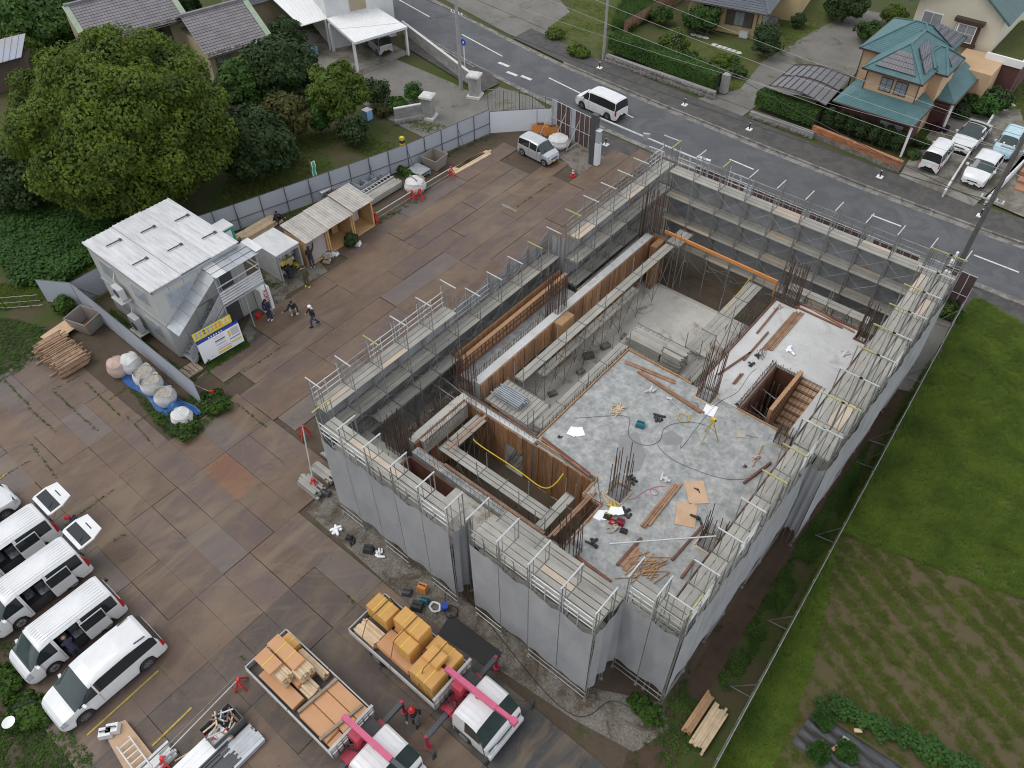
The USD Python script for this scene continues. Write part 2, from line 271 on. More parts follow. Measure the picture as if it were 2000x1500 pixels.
patch('gravel_drive', [(870, 290), (780, 245), (720, 210), (650, 170), (560, 140), (600, 60), (760, 110), (880, 160), (940, 190), (975, 170), (1040, 190), (1090, 228), (960, 255), (880, 290)], 0.004, M['drive'])
patch('carport_floor', [(590, 95), (690, 45), (800, 105), (700, 150), (615, 130)], 0.03, M['conc_ground'])
patch('vacant_lot', [(860, -5), (985, 62), (1100, 122), (1165, 150), (1180, 115), (1080, 48), (1115, 25), (1060, -40), (840, -60)], 0.008, M['drive'])
patch('grass_verge', [(1075, 52), (1085, 80), (1110, 95), (1175, 118), (1182, 60), (1300, -20), (1120, -30), (1115, 22)], 0.03, M['lawn'])
patch('garden_lawn', [(1330, 70), (1290, 100), (1440, 180), (1530, 130), (1640, 40), (1720, -20), (1500, -30), (1480, 60)], 0.012, M['lawn'])
patch('gravel_drive', [(1350, 195), (1445, 175), (1490, 120), (1540, 90), (1610, 50), (1690, 20), (1745, 30), (1760, 60), (1700, 90), (1690, 120), (1640, 180), (1500, 190), (1440, 235)], 0.02, M['drive'])
patch('lawn', [(1890, 190), (1920, 150), (1990, 100), (2060, 120), (2060, 230), (1990, 260), (1930, 240)], 0.02, M['lawn'])
patch('parking_floor', [(1755, 345), (1790, 290), (1850, 220), (1905, 225), (1990, 215), (2020, 300), (1900, 405)], 0.11, M['conc_ground'])
patch('paved_yard', [(1925, 395), (2040, 250), (2200, 330), (2100, 470)], 0.11, M['conc_ground'])
patch('dirt_yard', [(-200, 640), (110, 640), (260, 560), (330, 520), (500, 455), (960, 255), (1090, 262), (1260, 338), (1860, 590), (1300, 1400), (1340, 1560), (-200, 1700)], -0.015, M['dirt'])
patch('gravel_strip', [(600, 1000), (635, 950), (660, 960), (890, 1160), (1140, 1340), (1290, 1372), (1310, 1420), (1240, 1470), (1120, 1405), (850, 1225), (690, 1080)], 0.006, M['gravel'])
patch('gravel_yard', [(385, 740), (470, 655), (500, 600), (505, 520), (590, 470), (640, 530), (560, 575), (520, 662)], 0.004, M['gravel'])
patch('gravel_patch', [(1085, 300), (1140, 350), (1200, 305), (1160, 270), (1120, 262)], 0.006, M['gravel'])
patch('building_pad', [(-22, 12.4), (-4.4, 14), (-4.4, 39.5), (-22, 39.5)], 0.01, M['dirt'], True)
patch('footpath', [(1200, 1560), (1225, 1470), (1330, 1350), (1480, 1100), (1600, 920), (1740, 740), (1790, 690), (1760, 790), (1640, 950), (1500, 1160), (1360, 1390), (1280, 1560)], 0.0, M['brown_dirt'])
patch('sandy_ground', [(1750, 690), (1800, 610), (1850, 620), (1890, 615), (1800, 770), (1755, 760)], 0.004, M['drive'])
EF = lambda y: -0.6 - 0.055 * (y - 12)                              # the line of the east fence
patch('field', [(EF(47), 46.8), (60, 46.8), (60, -40), (EF(-40), -40)], -0.004, M['field'], True)
patch('mown_field', [(1500, 1500), (1580, 1320), (1640, 1040), (1760, 1085), (2080, 1200), (2200, 1500), (1960, 1660)], 0.0, M['plough'])
mf = [at(1545, 1452), at(1590, 1385), at(1980, 1640), at(1870, 1700)]
b = MB()
for k in range(4):
    a0, a1, c0, c1 = (lerp(mf[0], mf[1], t) for t in (k / 4 + 0.01, k / 4 + 0.24, 0, 0)); d0, d1 = lerp(mf[3], mf[2], k / 4 + 0.01), lerp(mf[3], mf[2], k / 4 + 0.24)
    P = []
    for i in range(30):
        u = i / 29; A, B = lerp(a0, d0, u), lerp(a1, d1, u)
        P.append([lerp(A, B, v) + np.array([0, 0, 0.02 + 0.12 * math.sin(math.pi * v) ** 0.7 + 0.02 * math.sin(i * 2.1 + v * 9)]) for v in np.linspace(0, 1, 9)])
    b.grid(P, flip=True)
mulch = solo('mulch_film', b, M['black_film'], kind='structure', smooth=True, origin=False)
# road paint
def stripe(a, c, w=0.15, z=0.008, m=None, name='road_line', label=None):
    a, c = np.array(a, float), np.array(c, float); d = (c - a) / np.linalg.norm(c - a); n = np.array([-d[1], d[0], 0]) * w / 2
    k = MB(); A, C = a + [0, 0, z], c + [0, 0, z]; k.quad(A - n, C - n, C + n, A + n); solo(name, k, m or M['mark'], kind='structure', origin=False)
for p, q in (((780, 0), (839, 33)), ((902, 67), (981, 110)), ((1072, 152), (1139, 185)), ((1217, 220), (1237, 230)), ((1425, 311), (1472, 331)), ((1702, 420), (1760, 442)), ((1902, 498), (1990, 532)), ((700, -45), (740, -22))):
    stripe(at(*p), at(*q))
for c in ((984, 125), (1000, 143), (1028, 151)): stripe(at(c[0] - 10, c[1] - 3), at(c[0] + 10, c[1] + 5), 0.35)
stripe(at(1362, 305), at(1388, 314), 0.3)
for (p, q) in (((171, 1437), (310, 1311)), ((298, 1458), (375, 1383)), ((0, 937), (14, 926)), ((275, 1500), (292, 1468))): stripe(at(*p), at(*q), 0.09, 0.062, M['yellow_mark'], 'yellow_line')
stripe(at(900 + 80, 280 + 120), at(900 + 109, 280 + 134), 0.25, 0.062, M['kerbstone'], 'scuff_mark')
# ---------------------------------------------------------------- steel plate yard
from shapely.geometry import Polygon, Point, box as sbox
yard = Polygon(gp([(-120, 815), (60, 712), (110, 685), (165, 720), (250, 752), (305, 812), (345, 850), (450, 790), (385, 745), (520, 662), (560, 580), (625, 528), (735, 438), (905, 332), (975, 285), (1080, 300), (1110, 325), (1135, 345),
    (1190, 305), (1265, 338), (1112, 470), (1085, 520), (620, 800), (640, 950), (612, 1005), (690, 1075), (760, 1118), (850, 1225), (1120, 1400), (1205, 1480), (1200, 1620), (230, 1620), (110, 1400), (0, 1240), (-120, 1240)]))
rng = random.Random(5); plates = thing('steel_plate_yard', kind='structure', world=False)
def plate(x0, y0, x1, y1, mi=None):
    c = Point((x0 + x1) / 2, (y0 + y1) / 2)
    r = sbox(x0, y0, x1, y1)
    if r.intersection(yard).area < 0.55 * r.area: return
    cx, cy = c.x, c.y; a = rng.gauss(0, 0.0035); z = rng.uniform(0.02, 0.042); gap = rng.choice((0.003, 0.005, 0.008, 0.014, 0.03)); k = MB()
    k.box((cx + rng.gauss(0, 0.01), cy + rng.gauss(0, 0.01), z), (x1 - x0 - gap, y1 - y0 - gap, 0.022), a)
    if mi is None: mi = 5 if (cx > -19.5 and cy < 9 and rng.random() < 0.7) else rng.choices([0, 1, 2, 3], [6, 5, 1.6, 0.35])[0]
    sp_ = part(plates, 'steel_plate', k, PL[mi]); dx, dy = ((x1 - x0) * 0.42, 0) if x1 - x0 > y1 - y0 else (0, (y1 - y0) * 0.42); k = MB()
    for s in (-1, 1): k.tube((cx + s * dx, cy + s * dy, z), (cx + s * dx, cy + s * dy, z + 0.0125), 0.045, 8)
    part(sp_, 'lifting_holes', k, PL[4])
xs, ys = 3.06, 1.53
SPLIT = 13.2
for i in range(-9, 16):
    x0 = -26.2 + i * xs
    for j in range(-9, 11):
        y0 = -2.1 + j * ys * 1.0 + 0.0
        if y0 + ys > SPLIT + 0.1: continue
        if (i * 7 + j * 3) % 5 == 0 and j % 2 == 0 and y0 + 2 * ys <= SPLIT + 0.1: pass
        dark = (x0 > -12 and y0 > 6.4)
        plate(x0, y0, x0 + xs, y0 + ys, 4 if dark else None)
for i in range(14):                                                # the driveway: long plates side by side
    x0 = -22.9 - (i + 1) * 1.53
    for j in range(-1, 7):
        y0 = SPLIT + 0.02 + j * 6.12 + (0.0, 0.0, 2.3, 2.3, 0.9, 0.9, 3.1)[i % 7] - 2.0
        if y0 + 6.1 < SPLIT + 2: continue
        y0 = max(y0, SPLIT + 0.02); y1 = SPLIT + 0.02 + (j + 1) * 6.12 + (0.0, 0.0, 2.3, 2.3, 0.9, 0.9, 3.1)[i % 7] - 2.0 - 0.02
        plate(x0, y0, x0 + 1.52, y1)
for i in range(3):                                                 # beside the gate
    for j in range(2): plate(-22.9 + i * 1.53, 40.5 + j * 3.05, -22.9 + (i + 1) * 1.53, 43.5 + j * 3.05)
# ---------------------------------------------------------------- building under construction
M['slab'] = ground_mat('fresh_concrete', [(0.3, (0.2, 0.205, 0.2)), (0.5, (0.3, 0.305, 0.295)), (0.7, (0.42, 0.42, 0.4))], 2.4, 1.2, (0.3, 0.24, 0.17), fine=0.16, fs=6.0, bump=0.12, rough=0.6, amount=0.65, spec=0.4)
M['slab_dry'] = ground_mat('dry_pale_concrete', [(0.3, (0.44, 0.435, 0.42)), (0.7, (0.54, 0.535, 0.52))], 0.7, 0.9, (0.38, 0.365, 0.34), fine=0.07, fs=9.0, bump=0.1, rough=0.8, amount=0.6)
M['conc_old'] = ground_mat('weathered_concrete', [(0.3, (0.36, 0.345, 0.305)), (0.7, (0.48, 0.46, 0.415))], 0.6, 0.7, (0.22, 0.18, 0.13), fine=0.12, fs=9.0, bump=0.15, amount=0.58)
M['room_floor'] = ground_mat('pale_room_floor', [(0.3, (0.42, 0.405, 0.36)), (0.7, (0.55, 0.535, 0.49))], 0.6, 0.7, (0.27, 0.22, 0.16), fine=0.12, fs=9.0, bump=0.15, amount=0.6)
M['wet'] = mat('damp_concrete', (0.2, 0.2, 0.195), (0.24, 0.24, 0.235), scale=2, rough=0.35, pos='world')
M['form'] = mat('formwork_timber', (0.19, 0.09, 0.042), (0.3, 0.165, 0.085), scale=1.5, rough=0.65, rnd=0.32, stretch=(6, 6, 0.7), bump=0.2, pos='world')
M['form_light'] = mat('new_formwork_timber', (0.33, 0.18, 0.085), (0.42, 0.25, 0.13), scale=2, rough=0.65, rnd=0.15, stretch=(4, 4, 1), pos='world')
M['timber'] = mat('site_timber', (0.2, 0.105, 0.06), (0.3, 0.18, 0.11), scale=2.5, rough=0.7, rnd=0.25, pos='world')
M['redwood'] = mat('red_brown_timber', (0.13, 0.055, 0.035), (0.2, 0.09, 0.055), scale=2.5, rough=0.65, rnd=0.25, pos='world')
M['pale_wood'] = mat('pale_timber', (0.5, 0.36, 0.22), (0.6, 0.47, 0.31), scale=3, rough=0.7, rnd=0.15, pos='world')
M['ply'] = mat('plywood', (0.45, 0.29, 0.18), (0.52, 0.35, 0.22), scale=1.5, rough=0.7, rnd=0.1, pos='world')
M['rebar'] = mat('rusty_rebar', (0.075, 0.042, 0.03), (0.11, 0.06, 0.04), scale=4, rough=0.7, metal=0.3, pos='world')
M['hoop'] = mat('grey_rebar', (0.09, 0.075, 0.065), (0.13, 0.1, 0.085), scale=4, rough=0.7, metal=0.3, pos='world')
M['plank'] = mat('scaffold_plank_steel', (0.26, 0.248, 0.215), (0.345, 0.33, 0.288), scale=1.2, rough=0.6, rnd=0.13, pos='world', bump=0.1, bscale=20, lo=0.3, hi=0.7)
M['plank_wood'] = mat('scaffold_plank_board', (0.48, 0.39, 0.3), (0.42, 0.345, 0.27), scale=1.6, rough=0.7, rnd=0.1, pos='world')
M['pipe'] = mat('galvanised_pipe', (0.3, 0.3, 0.285), (0.2, 0.195, 0.18), scale=2, rough=0.45, metal=0.5, rnd=0.15, pos='world')
M['bright'] = mat('bright_galvanised_bar', (0.55, 0.55, 0.54), (0.45, 0.45, 0.44), scale=3, rough=0.45, metal=0.2, pos='world')
M['olive'] = mat('yellow_painted_pipe', (0.42, 0.38, 0.12), (0.3, 0.28, 0.12), scale=3, rough=0.55, pos='world')
M['net'] = mat('grey_scaffold_sheet', (0.255, 0.257, 0.263), (0.305, 0.306, 0.31), scale=0.5, rough=0.75, rnd=0.05, pos='world', bump=0.15, bscale=60)
M['bluewhite'] = mat('pale_sheet_trim', (0.5, 0.55, 0.6), scale=2, rough=0.6)
M['orange'] = mat('orange_painted_steel', (0.6, 0.24, 0.06), (0.54, 0.21, 0.06), scale=2, rough=0.45, pos='world')
M['yellow'] = mat('yellow_hose', (0.62, 0.46, 0.03), scale=3, rough=0.5)
M['black'] = mat('black_plastic', (0.02, 0.02, 0.022), (0.03, 0.03, 0.032), scale=3, rough=0.5)
M['white'] = mat('white_paint', (0.78, 0.78, 0.77), (0.72, 0.72, 0.71), scale=1, rough=0.5)
M['paper'] = mat('white_paper', (0.85, 0.86, 0.88), (0.8, 0.81, 0.83), scale=1, rough=0.8)
M['red'] = mat('red_plastic', (0.55, 0.02, 0.02), (0.48, 0.02, 0.02), scale=2, rough=0.45)
ZS, ZF = 4.0, 0.7                                                  # upper slab, ground floor
bld = thing('concrete_building', 'half-built concrete building with rebar columns, timber formwork and open rooms inside scaffolding', 'building', loc=(-12.5, 26, 0))
hole = [(-8.2, 26.95), (-5.6, 26.95), (-5.6, 31.0), (-8.2, 31.0)]
grey = Polygon([(-14.75, 26.8), (-14.75, 18.95), (-11.15, 18.95), (-11.15, 17.9), (-10.2, 17.9), (-10.2, 14.75), (-5.15, 14.65), (-5.15, 26.9), (-14.75, 26.9)])
white = Polygon([(-10.55, 26.93), (-5.2, 26.93), (-5.2, 35.3), (-5.9, 35.3), (-5.9, 36.1), (-9.3, 36.1), (-9.3, 35.6), (-10.55, 35.6)]).difference(Polygon(hole))
def prism(poly, z0, z1):
    k = MB()
    for p in getattr(poly, 'geoms', [poly]):
        m = trimesh.creation.extrude_polygon(p, z1 - z0, engine='earcut'); m.apply_translation([0, 0, z0]); k.put(m.vertices, None, m.faces)
    return k
part(bld, 'floor_slab', prism(grey, ZS - 0.2, ZS), M['slab']); part(bld, 'floor_slab', prism(white, ZS - 0.2, ZS + 0.003), M['slab_dry'])
k = MB(); k.bb(-20.8, 14.2, 0.4, -4.9, 36.3, ZF); part(bld, 'ground_floor', k, M['conc_old'])
# walls below the slabs (concrete with formwork boards on the room side)
def wall(x0, y0, x1, y1, z0=ZF, z1=ZS - 0.2, m='conc_old', nm='wall'):
    k = MB(); k.bb(x0, y0, z0, x1, y1, z1); part(bld, nm, k, M[m])
wall(-19.8, 20.0, -19.32, 22.6, z1=ZS, m='slab_dry'); wall(-19.8, 26.2, -19.32, 36.4, z1=ZS, m='slab_dry'); wall(-19.8, 22.6, -19.32, 26.2, z0=2.6, z1=ZS, m='slab_dry', nm='lintel'); wall(-5.2, 14.7, -5.0, 36.0); wall(-14.7, 14.9, -14.55, 14.95)
wall(-19.6, 18.75, -16.68, 19.05, z1=ZS, m='slab_dry'); wall(-15.32, 18.75, -14.75, 19.05, z1=ZS, m='slab_dry'); wall(-16.68, 18.75, -15.32, 19.05, z0=2.75, z1=ZS, m='slab_dry', nm='lintel'); wall(-14.6, 18.8, -11.3, 18.95); wall(-10.1, 14.9, -10.0, 17.9); wall(-14.7, 19.1, -14.55, 26.7); wall(-14.7, 26.6, -10.6, 26.8); wall(-10.5, 26.9, -10.4, 35.5); wall(-10.4, 35.7, -5.4, 36.0)
wall(-18.9, 14.65, -10.3, 15.05, z0=2.9, z1=ZS, m='slab', nm='beam'); wall(-10.4, 14.65, -5.2, 14.75, z0=0.7)
wall(-19.6, 15.1, -19.25, 18.75, z1=ZS, m='conc_old'); wall(-18.9, 14.65, -10.3, 14.7, z0=0.0, z1=2.9)
def boards(p, q, z0, z1, n_out, w=0.3, gap=None, m='form', top=None):
    """Upright formwork boards along the wall from p to q, proud of it on the n_out side; gap = spans (in metres along) left open below a height."""
    p, q = np.array(p, float), np.array(q, float); L = np.linalg.norm(q - p); d = (q - p) / L; n = max(1, int(round(L / w))); w = L / n; n_out = np.array(n_out, float)
    for i in range(n):
        s0 = i * w; zz0 = z0
        if gap and gap[0] <= s0 + w / 2 <= gap[1]: zz0 = gap[2]
        th = 0.05 if i % 3 else 0.075; c = p + d * (s0 + w / 2) + n_out * th / 2
        k = MB(); k.box((c[0], c[1], (zz0 + z1) / 2), (w - 0.012 if abs(d[0]) > 0.5 else th, th if abs(d[0]) > 0.5 else w - 0.012, z1 - zz0)); part(bld, 'formwork_board', k, M[m])
boards((-19.25, 18.72), (-14.78, 18.72), ZF, ZS - 0.06, (0, -1), gap=(2.6, 3.9, 2.75)); boards((-14.7, 18.78), (-11.2, 18.78), ZF, ZS - 0.06, (0, -1))
boards((-10.12, 17.85), (-10.12, 15.1), ZF, ZS - 0.06, (-1, 0)); boards((-11.15, 17.88), (-10.2, 17.88), ZF, ZS - 0.06, (0, -1)); boards((-11.17, 18.75), (-11.17, 17.9), ZF, ZS - 0.06, (-1, 0))
boards((-19.22, 15.1), (-19.22, 18.7), ZF, ZS - 0.05, (1, 0)); boards((-18.9, 15.08), (-10.3, 15.08), 2.7, ZS - 0.12, (0, 1), w=0.45)
boards((-19.3, 20.0), (-19.3, 36.4), ZF, ZS - 0.04, (1, 0), gap=(2.6, 6.2, 2.6)); boards((-19.6, 36.42), (-18.4, 36.42), ZF, ZS + 0.1, (0, 1))
r_ = random.Random(3)
for i in range(14):
    k = MB(); x = -16.6 + i * 0.085; k.tube((x, 18.9, ZF), (x + r_.uniform(0.2, 0.9), 19.6, ZF + r_.uniform(1.0, 1.9)), 0.025, 5); part(bld, 'shoring_pipe', k, M['pipe'])
k = MB(); k.bb(-19.2, 15.1, ZF + 0.005, -10.2, 18.7, ZF + 0.012); part(bld, 'pit_floor', k, M['dirt'])
k = MB()                                                           # column stub of timber on the long wall
k.bb(-19.25, 26.2, ZF, -18.75, 27.4, ZS - 0.03); part(bld, 'formwork_box', k, M['form_light'])
k = MB(); k.bb(-18.9, 35.4, ZF, -18.5, 36.4, ZS); part(bld, 'formwork_box', k, M['form'])
# the pile of props seen through the opening
# corridor of the west side: a raised strip with starter bars and the double formwork wall
k = MB(); k.bb(-21.05, 20.3, 3.0, -19.82, 29.6, 3.3); part(bld, 'balcony_slab', k, M['slab'])
k = MB(); k.bb(-19.7, 15.45, 2.9, -18.95, 18.74, 3.92); part(bld, 'beam', k, M['conc_old'])
for x0, x1, z1, m in ((-21.6, -21.52, 4.3, 'form'), (-21.16, -21.1, 4.25, 'form_light')):
    k = MB(); k.bb(x0, 20.6, 2.6, x1, 29.7, z1); part(bld, 'parapet_formwork', k, M[m])
for i in range(31):
    y = 20.65 + i * 0.3; k = MB(); k.bb(-21.1, y, 2.95, -21.04, y + 0.06, 4.22); part(bld, 'formwork_batten', k, M['timber'])
for z in (3.4, 3.8, 4.18):
    k = MB(); k.bb(-21.04, 20.6, z, -20.99, 29.7, z + 0.05); part(bld, 'formwork_rail', k, M['redwood'])
k = MB(); k.bb(-21.2, 20.6, 4.25, -20.98, 29.7, 4.3); part(bld, 'formwork_cap', k, M['form_light'])
k = MB(); k.bb(-21.6, 12.9, 0.3, -19.3, 20.3, 0.55); part(bld, 'ground_floor', k, M['slab'])
k = MB(); k.bb(-21.2, 29.9, 0.3, -19.82, 39.0, 0.55); k.bb(-20.4, 29.9, 0.55, -19.82, 37.0, 3.3); part(bld, 'ground_floor', k, M['conc_old'])
# slab edge forms
def edge(pts, m='form_light', z=ZS, w=0.045, h=0.16, nm='edge_form'):
    for a, c in zip(pts[:-1], pts[1:]):
        k = MB(); k.bar((*a, z + 0.02), (*c, z + 0.02), w, h); part(bld, nm, k, M[m])
edge([(-14.8, 26.95), (-14.8, 19.05)]); edge([(-14.7, 18.98), (-11.1, 18.98), (-11.1, 17.95), (-10.12, 17.95), (-10.12, 14.7)]); edge([(-14.8, 26.95), (-11.6, 26.95), (-10.9, 26.9)]); edge([(-10.6, 26.95), (-10.6, 35.65), (-9.35, 35.65), (-9.35, 36.15), (-5.85, 36.15), (-5.85, 35.35), (-5.15, 35.35)], 'redwood')
edge([(-8.25, 26.9), (-5.5, 26.9), (-5.5, 26.0), (-5.0, 26.0)]); edge([(-8.25, 31.05), (-8.25, 26.9)], 'redwood'); edge([(-5.1, 30.9), (-5.1, 35.2)], 'redwood'); edge([(-5.1, 14.65), (-5.1, 26.0)], 'redwood'); edge([(-10.1, 14.68), (-7.2, 14.6)], 'redwood', h=0.25)
edge([(-19.85, 19.1), (-14.75, 19.1)], 'timber', h=0.06)
# stair well with dark shoring inside and the formed stair
k = MB(); k.bb(-8.2, 26.95, ZF, -8.12, 31, ZS - 0.2); part(bld, 'stairwell_wall', k, M['redwood']); k = MB(); k.bb(-8.2, 31, ZF, -5.4, 31.08, ZS - 0.2); part(bld, 'stairwell_wall', k, M['redwood'])
for i in range(16):
    k = MB(); x, y = -8.05 + (i % 4) * 0.3, 27.2 + (i // 4) * 0.95; k.tube((x, y, ZF), (x, y, 3.7), 0.03, 5); part(bld, 'shoring_pipe', k, M['hoop'])
k = MB(); k.bb(-8.15, 27.0, ZF + 0.002, -6.95, 31.0, ZF + 0.01); part(bld, 'stairwell_floor', k, M['brown_dirt'])
k = MB(); k.bb(-6.95, 27.6, 2.2, -6.75, 31.0, 4.35); part(bld, 'stair_wall_form', k, M['form_light'])
for i in range(11):
    k = MB(); z = 3.85 - i * 0.19; k.bb(-6.72, 30.8 - i * 0.36, z - 0.16, -5.3, 30.8 - i * 0.36 + 0.34, z); part(bld, 'stair_tread_form', k, M['ply'])
for i in range(9):
    k = MB(); k.tube((-8.1 + 0.13 * i, 30.9 - 0.05 * i, ZF), (-8.05 + 0.13 * i, 30.9, 4.1 + 0.1 * (i % 3)), 0.014, 4); part(bld, 'rebar', k, M['rebar'])
for y in (28.2, 29.6):
    k = MB(); k.tube((-8.1, y, 3.3), (-6.9, y - 0.5, 3.5), 0.03); part(bld, 'shoring_pipe', k, M['pipe'])
k = MB()
for i in range(7): k.tube((-6.66 + i * 0.2, 27.0, 2.2), (-6.66 + i * 0.2, 30.9, 4.1), 0.012, 4)
for i in range(14): k.tube((-6.7, 27.2 + i * 0.28, 2.3 + i * 0.136), (-5.4, 27.2 + i * 0.28, 2.3 + i * 0.136), 0.012, 4)
for i in range(12): k.tube((-6.7, 27.4 + i * 0.3, 3.2), (-6.72, 27.4 + i * 0.3, 4.5), 0.012, 4)
part(bld, 'stair_reinforcement', k, M['rebar'])
# rebar columns: each a cage of uprights and hoops
def column(x, y, z0, h, sx=0.75, sy=0.75, n=4, hoops=8, hz=0.1, lean=(0, 0), vary=0.5, seed=1, frame=True, hoop_h=None):
    r = random.Random(seed); k = MB(); q = MB(); pts = []
    for i in range(n):
        for a, c in ((i / (n - 1) - 0.5, -0.5), (i / (n - 1) - 0.5, 0.5), (-0.5, i / (n - 1) - 0.5), (0.5, i / (n - 1) - 0.5)): pts.append((round(a, 3), round(c, 3)))
    for a, c in sorted(set(pts)):
        t = h - r.uniform(0, vary); X, Y = x + a * sx, y + c * sy
        k.tube((X, Y, z0), (X + lean[0] + r.gauss(0, 0.04), Y + lean[1] + r.gauss(0, 0.04), z0 + t), 0.02, 5)
    for i in range(hoops):
        z = z0 + 0.05 + i * hz; c = [(x - sx / 2 - .02, y - sy / 2 - .02, z), (x + sx / 2 + .02, y - sy / 2 - .02, z), (x + sx / 2 + .02, y + sy / 2 + .02, z), (x - sx / 2 - .02, y + sy / 2 + .02, z)]
        q.path(c + [c[0]], 0.011, 4)
    b = part(bld, 'rebar_column', k, M['rebar']); part(b, 'hoop_bars', q, M['hoop'])
    if frame:
        f = MB(); e = sx / 2 + 0.12; g = sy / 2 + 0.12
        for a, c in (((-e, -g), (e + .15, -g)), ((e, -g), (e, g)), ((e, g), (-e - .1, g)), ((-e, g), (-e, -g))): f.bar((x + a[0], y + a[1], z0 + 0.03), (x + c[0], y + c[1], z0 + 0.03), 0.05, 0.06)
        part(b, 'timber_frame', f, M['pale_wood'])
column(-9.9, 18.95, ZS, 3.4, 0.62, 0.8, 4, 9, seed=2, vary=1.1); column(-9.88, 26.75, ZS - 0.02, 3.3, 0.75, 0.75, 5, 12, seed=3, lean=(0.05, 0)); column(-5.35, 19.25, ZS, 2.6, 0.75, 0.75, 4, 9, seed=4, vary=1.3)
column(-9.75, 15.1, ZS - 0.3, 3.4, 0.7, 0.65, 4, 8, seed=5, vary=1.0, frame=False); column(-5.5, 26.45, ZS, 1.2, 0.75, 0.65, 4, 9, seed=6, frame=False); column(-9.95, 36.0, ZS - 0.4, 3.0, 0.8, 0.8, 6, 12, seed=7, frame=False, vary=0.2)
column(-5.45, 35.8, 1.0, 5.2, 0.75, 0.75, 5, 24, seed=8, frame=False, vary=0.4); column(-19.9, 27.2, 3.0, 3.3, 0.85, 0.85, 6, 18, 0.12, seed=9, frame=False, vary=0.2); column(-20.0, 19.7, 2.2, 4.2, 0.8, 0.8, 5, 16, 0.14, seed=10, frame=False, vary=0.7)
column(-19.9, 14.75, 0.6, 5.2, 0.85, 0.85, 6, 30, 0.13, seed=11, frame=False, vary=0.8); column(-19.8, 36.7, 2.2, 4.6, 0.85, 0.85, 6, 26, 0.14, seed=12, frame=False, vary=0.3); column(-5.5, 14.3, ZS - 0.5, 1.4, 0.7, 0.6, 4, 6, seed=13, frame=False)
# rows of starter bars
def starters(name, p, q, n, h, r2=0.25, z=None, lean=0.0, m='rebar', seed=1):
    r = random.Random(seed); k = MB(); p, q = np.array(p, float), np.array(q, float); d = (q - p) / np.linalg.norm(q - p); w = np.array([-d[1], d[0], 0])
    for i in range(n):
        for s in (-1, 1):
            c = lerp(p, q, i / (n - 1)) + w * s * r2 / 2; k.tube(c, c + np.array([r.gauss(0, 0.03), r.gauss(0, 0.03), h * r.uniform(0.8, 1.1)]), 0.011, 4, cap=False)
    k.tube(p + [0, 0, h * 0.35], q + [0, 0, h * 0.35], 0.011, 4); k.tube(p + w * r2 / 2 + [0, 0, h * 0.7], q + w * r2 / 2 + [0, 0, h * 0.7], 0.011, 4)
    part(bld, name, k, M[m])
starters('starter_bars', (-20.1, 20.4, 3.3), (-20.1, 26.7, 3.3), 42, 0.62); starters('starter_bars', (-19.9, 28.0, 3.3), (-19.9, 36.2, 3.3), 55, 0.55, seed=2); starters('starter_bars', (-18.75, 15.4, 3.9), (-18.75, 18.8, 3.9), 24, 0.75, seed=3)
starters('starter_bars', (-14.9, 19.3, 3.7), (-14.9, 26.9, 3.7), 46, 0.55, 0.12, seed=4, m='hoop'); starters('starter_bars', (-14.6, 27.05, 3.6), (-10.9, 27.05, 3.6), 26, 0.5, 0.14, seed=5, m='hoop'); starters('starter_bars', (-10.75, 27.4, 3.6), (-10.75, 35.4, 3.6), 60, 0.6, 0.16, seed=6, m='hoop')
starters('starter_bars', (-19.4, 18.95, 4.0), (-14.8, 18.95, 4.0), 16, 0.3, 0.2, seed=7, m='hoop'); starters('starter_bars', (-18.6, 14.8, 4.0), (-10.3, 14.8, 4.0), 30, 0.3, 0.25, seed=8, m='hoop'); starters('starter_bars', (-8.3, 27.0, 3.8), (-8.3, 31, 3.8), 30, 0.55, 0.12, seed=9); starters('starter_bars', (-8.2, 26.98, 3.8), (-5.6, 26.98, 3.8), 22, 0.5, 0.1, seed=10, m='hoop')
starters('starter_bars', (-11.2, 18.9, 3.8), (-10.2, 17.8, 3.8), 8, 0.45, 0.2, seed=12, m='hoop'); starters('starter_bars', (-10.25, 15.5, 3.8), (-10.25, 17.7, 3.8), 10, 0.5, 0.2, seed=13, m='hoop'); starters('starter_bars', (-20.6, 15.5, 0.6), (-20.6, 19, 0.6), 26, 0.6, 0.2, seed=14, m='hoop')
starters('starter_bars', (-9.3, 30.9, 4.0), (-8.9, 30.9, 4.0), 6, 0.5, 0.2, seed=15); starters('starter_bars', (-21.2, 13.3, 4.9 - 1.2), (-15.5, 13.3, 3.7), 44, 0.5, 0.16, seed=16, m='hoop')
# the dark shaft beside the south scaffold
k = MB(); k.bb(-19.0, 13.45, 0.3, -16.3, 14.6, 0.34); part(bld, 'shaft_floor', k, M['brown_dirt'])
k = MB(); k.bb(-19.0, 14.55, 0.3, -16.0, 14.62, 3.6); k.bb(-19.1, 13.4, 0.3, -19.0, 14.6, 3.6); part(bld, 'shaft_wall', k, M['redwood'])
k = MB(); k.bb(-22.0, 12.6, 3.2, -19.1, 14.5, 3.4); part(bld, 'balcony_slab', k, M['conc_old']); k = MB(); k.bb(-16.0, 12.9, 3.5, -10.3, 14.6, 3.75); part(bld, 'balcony_slab', k, M['conc_old'])
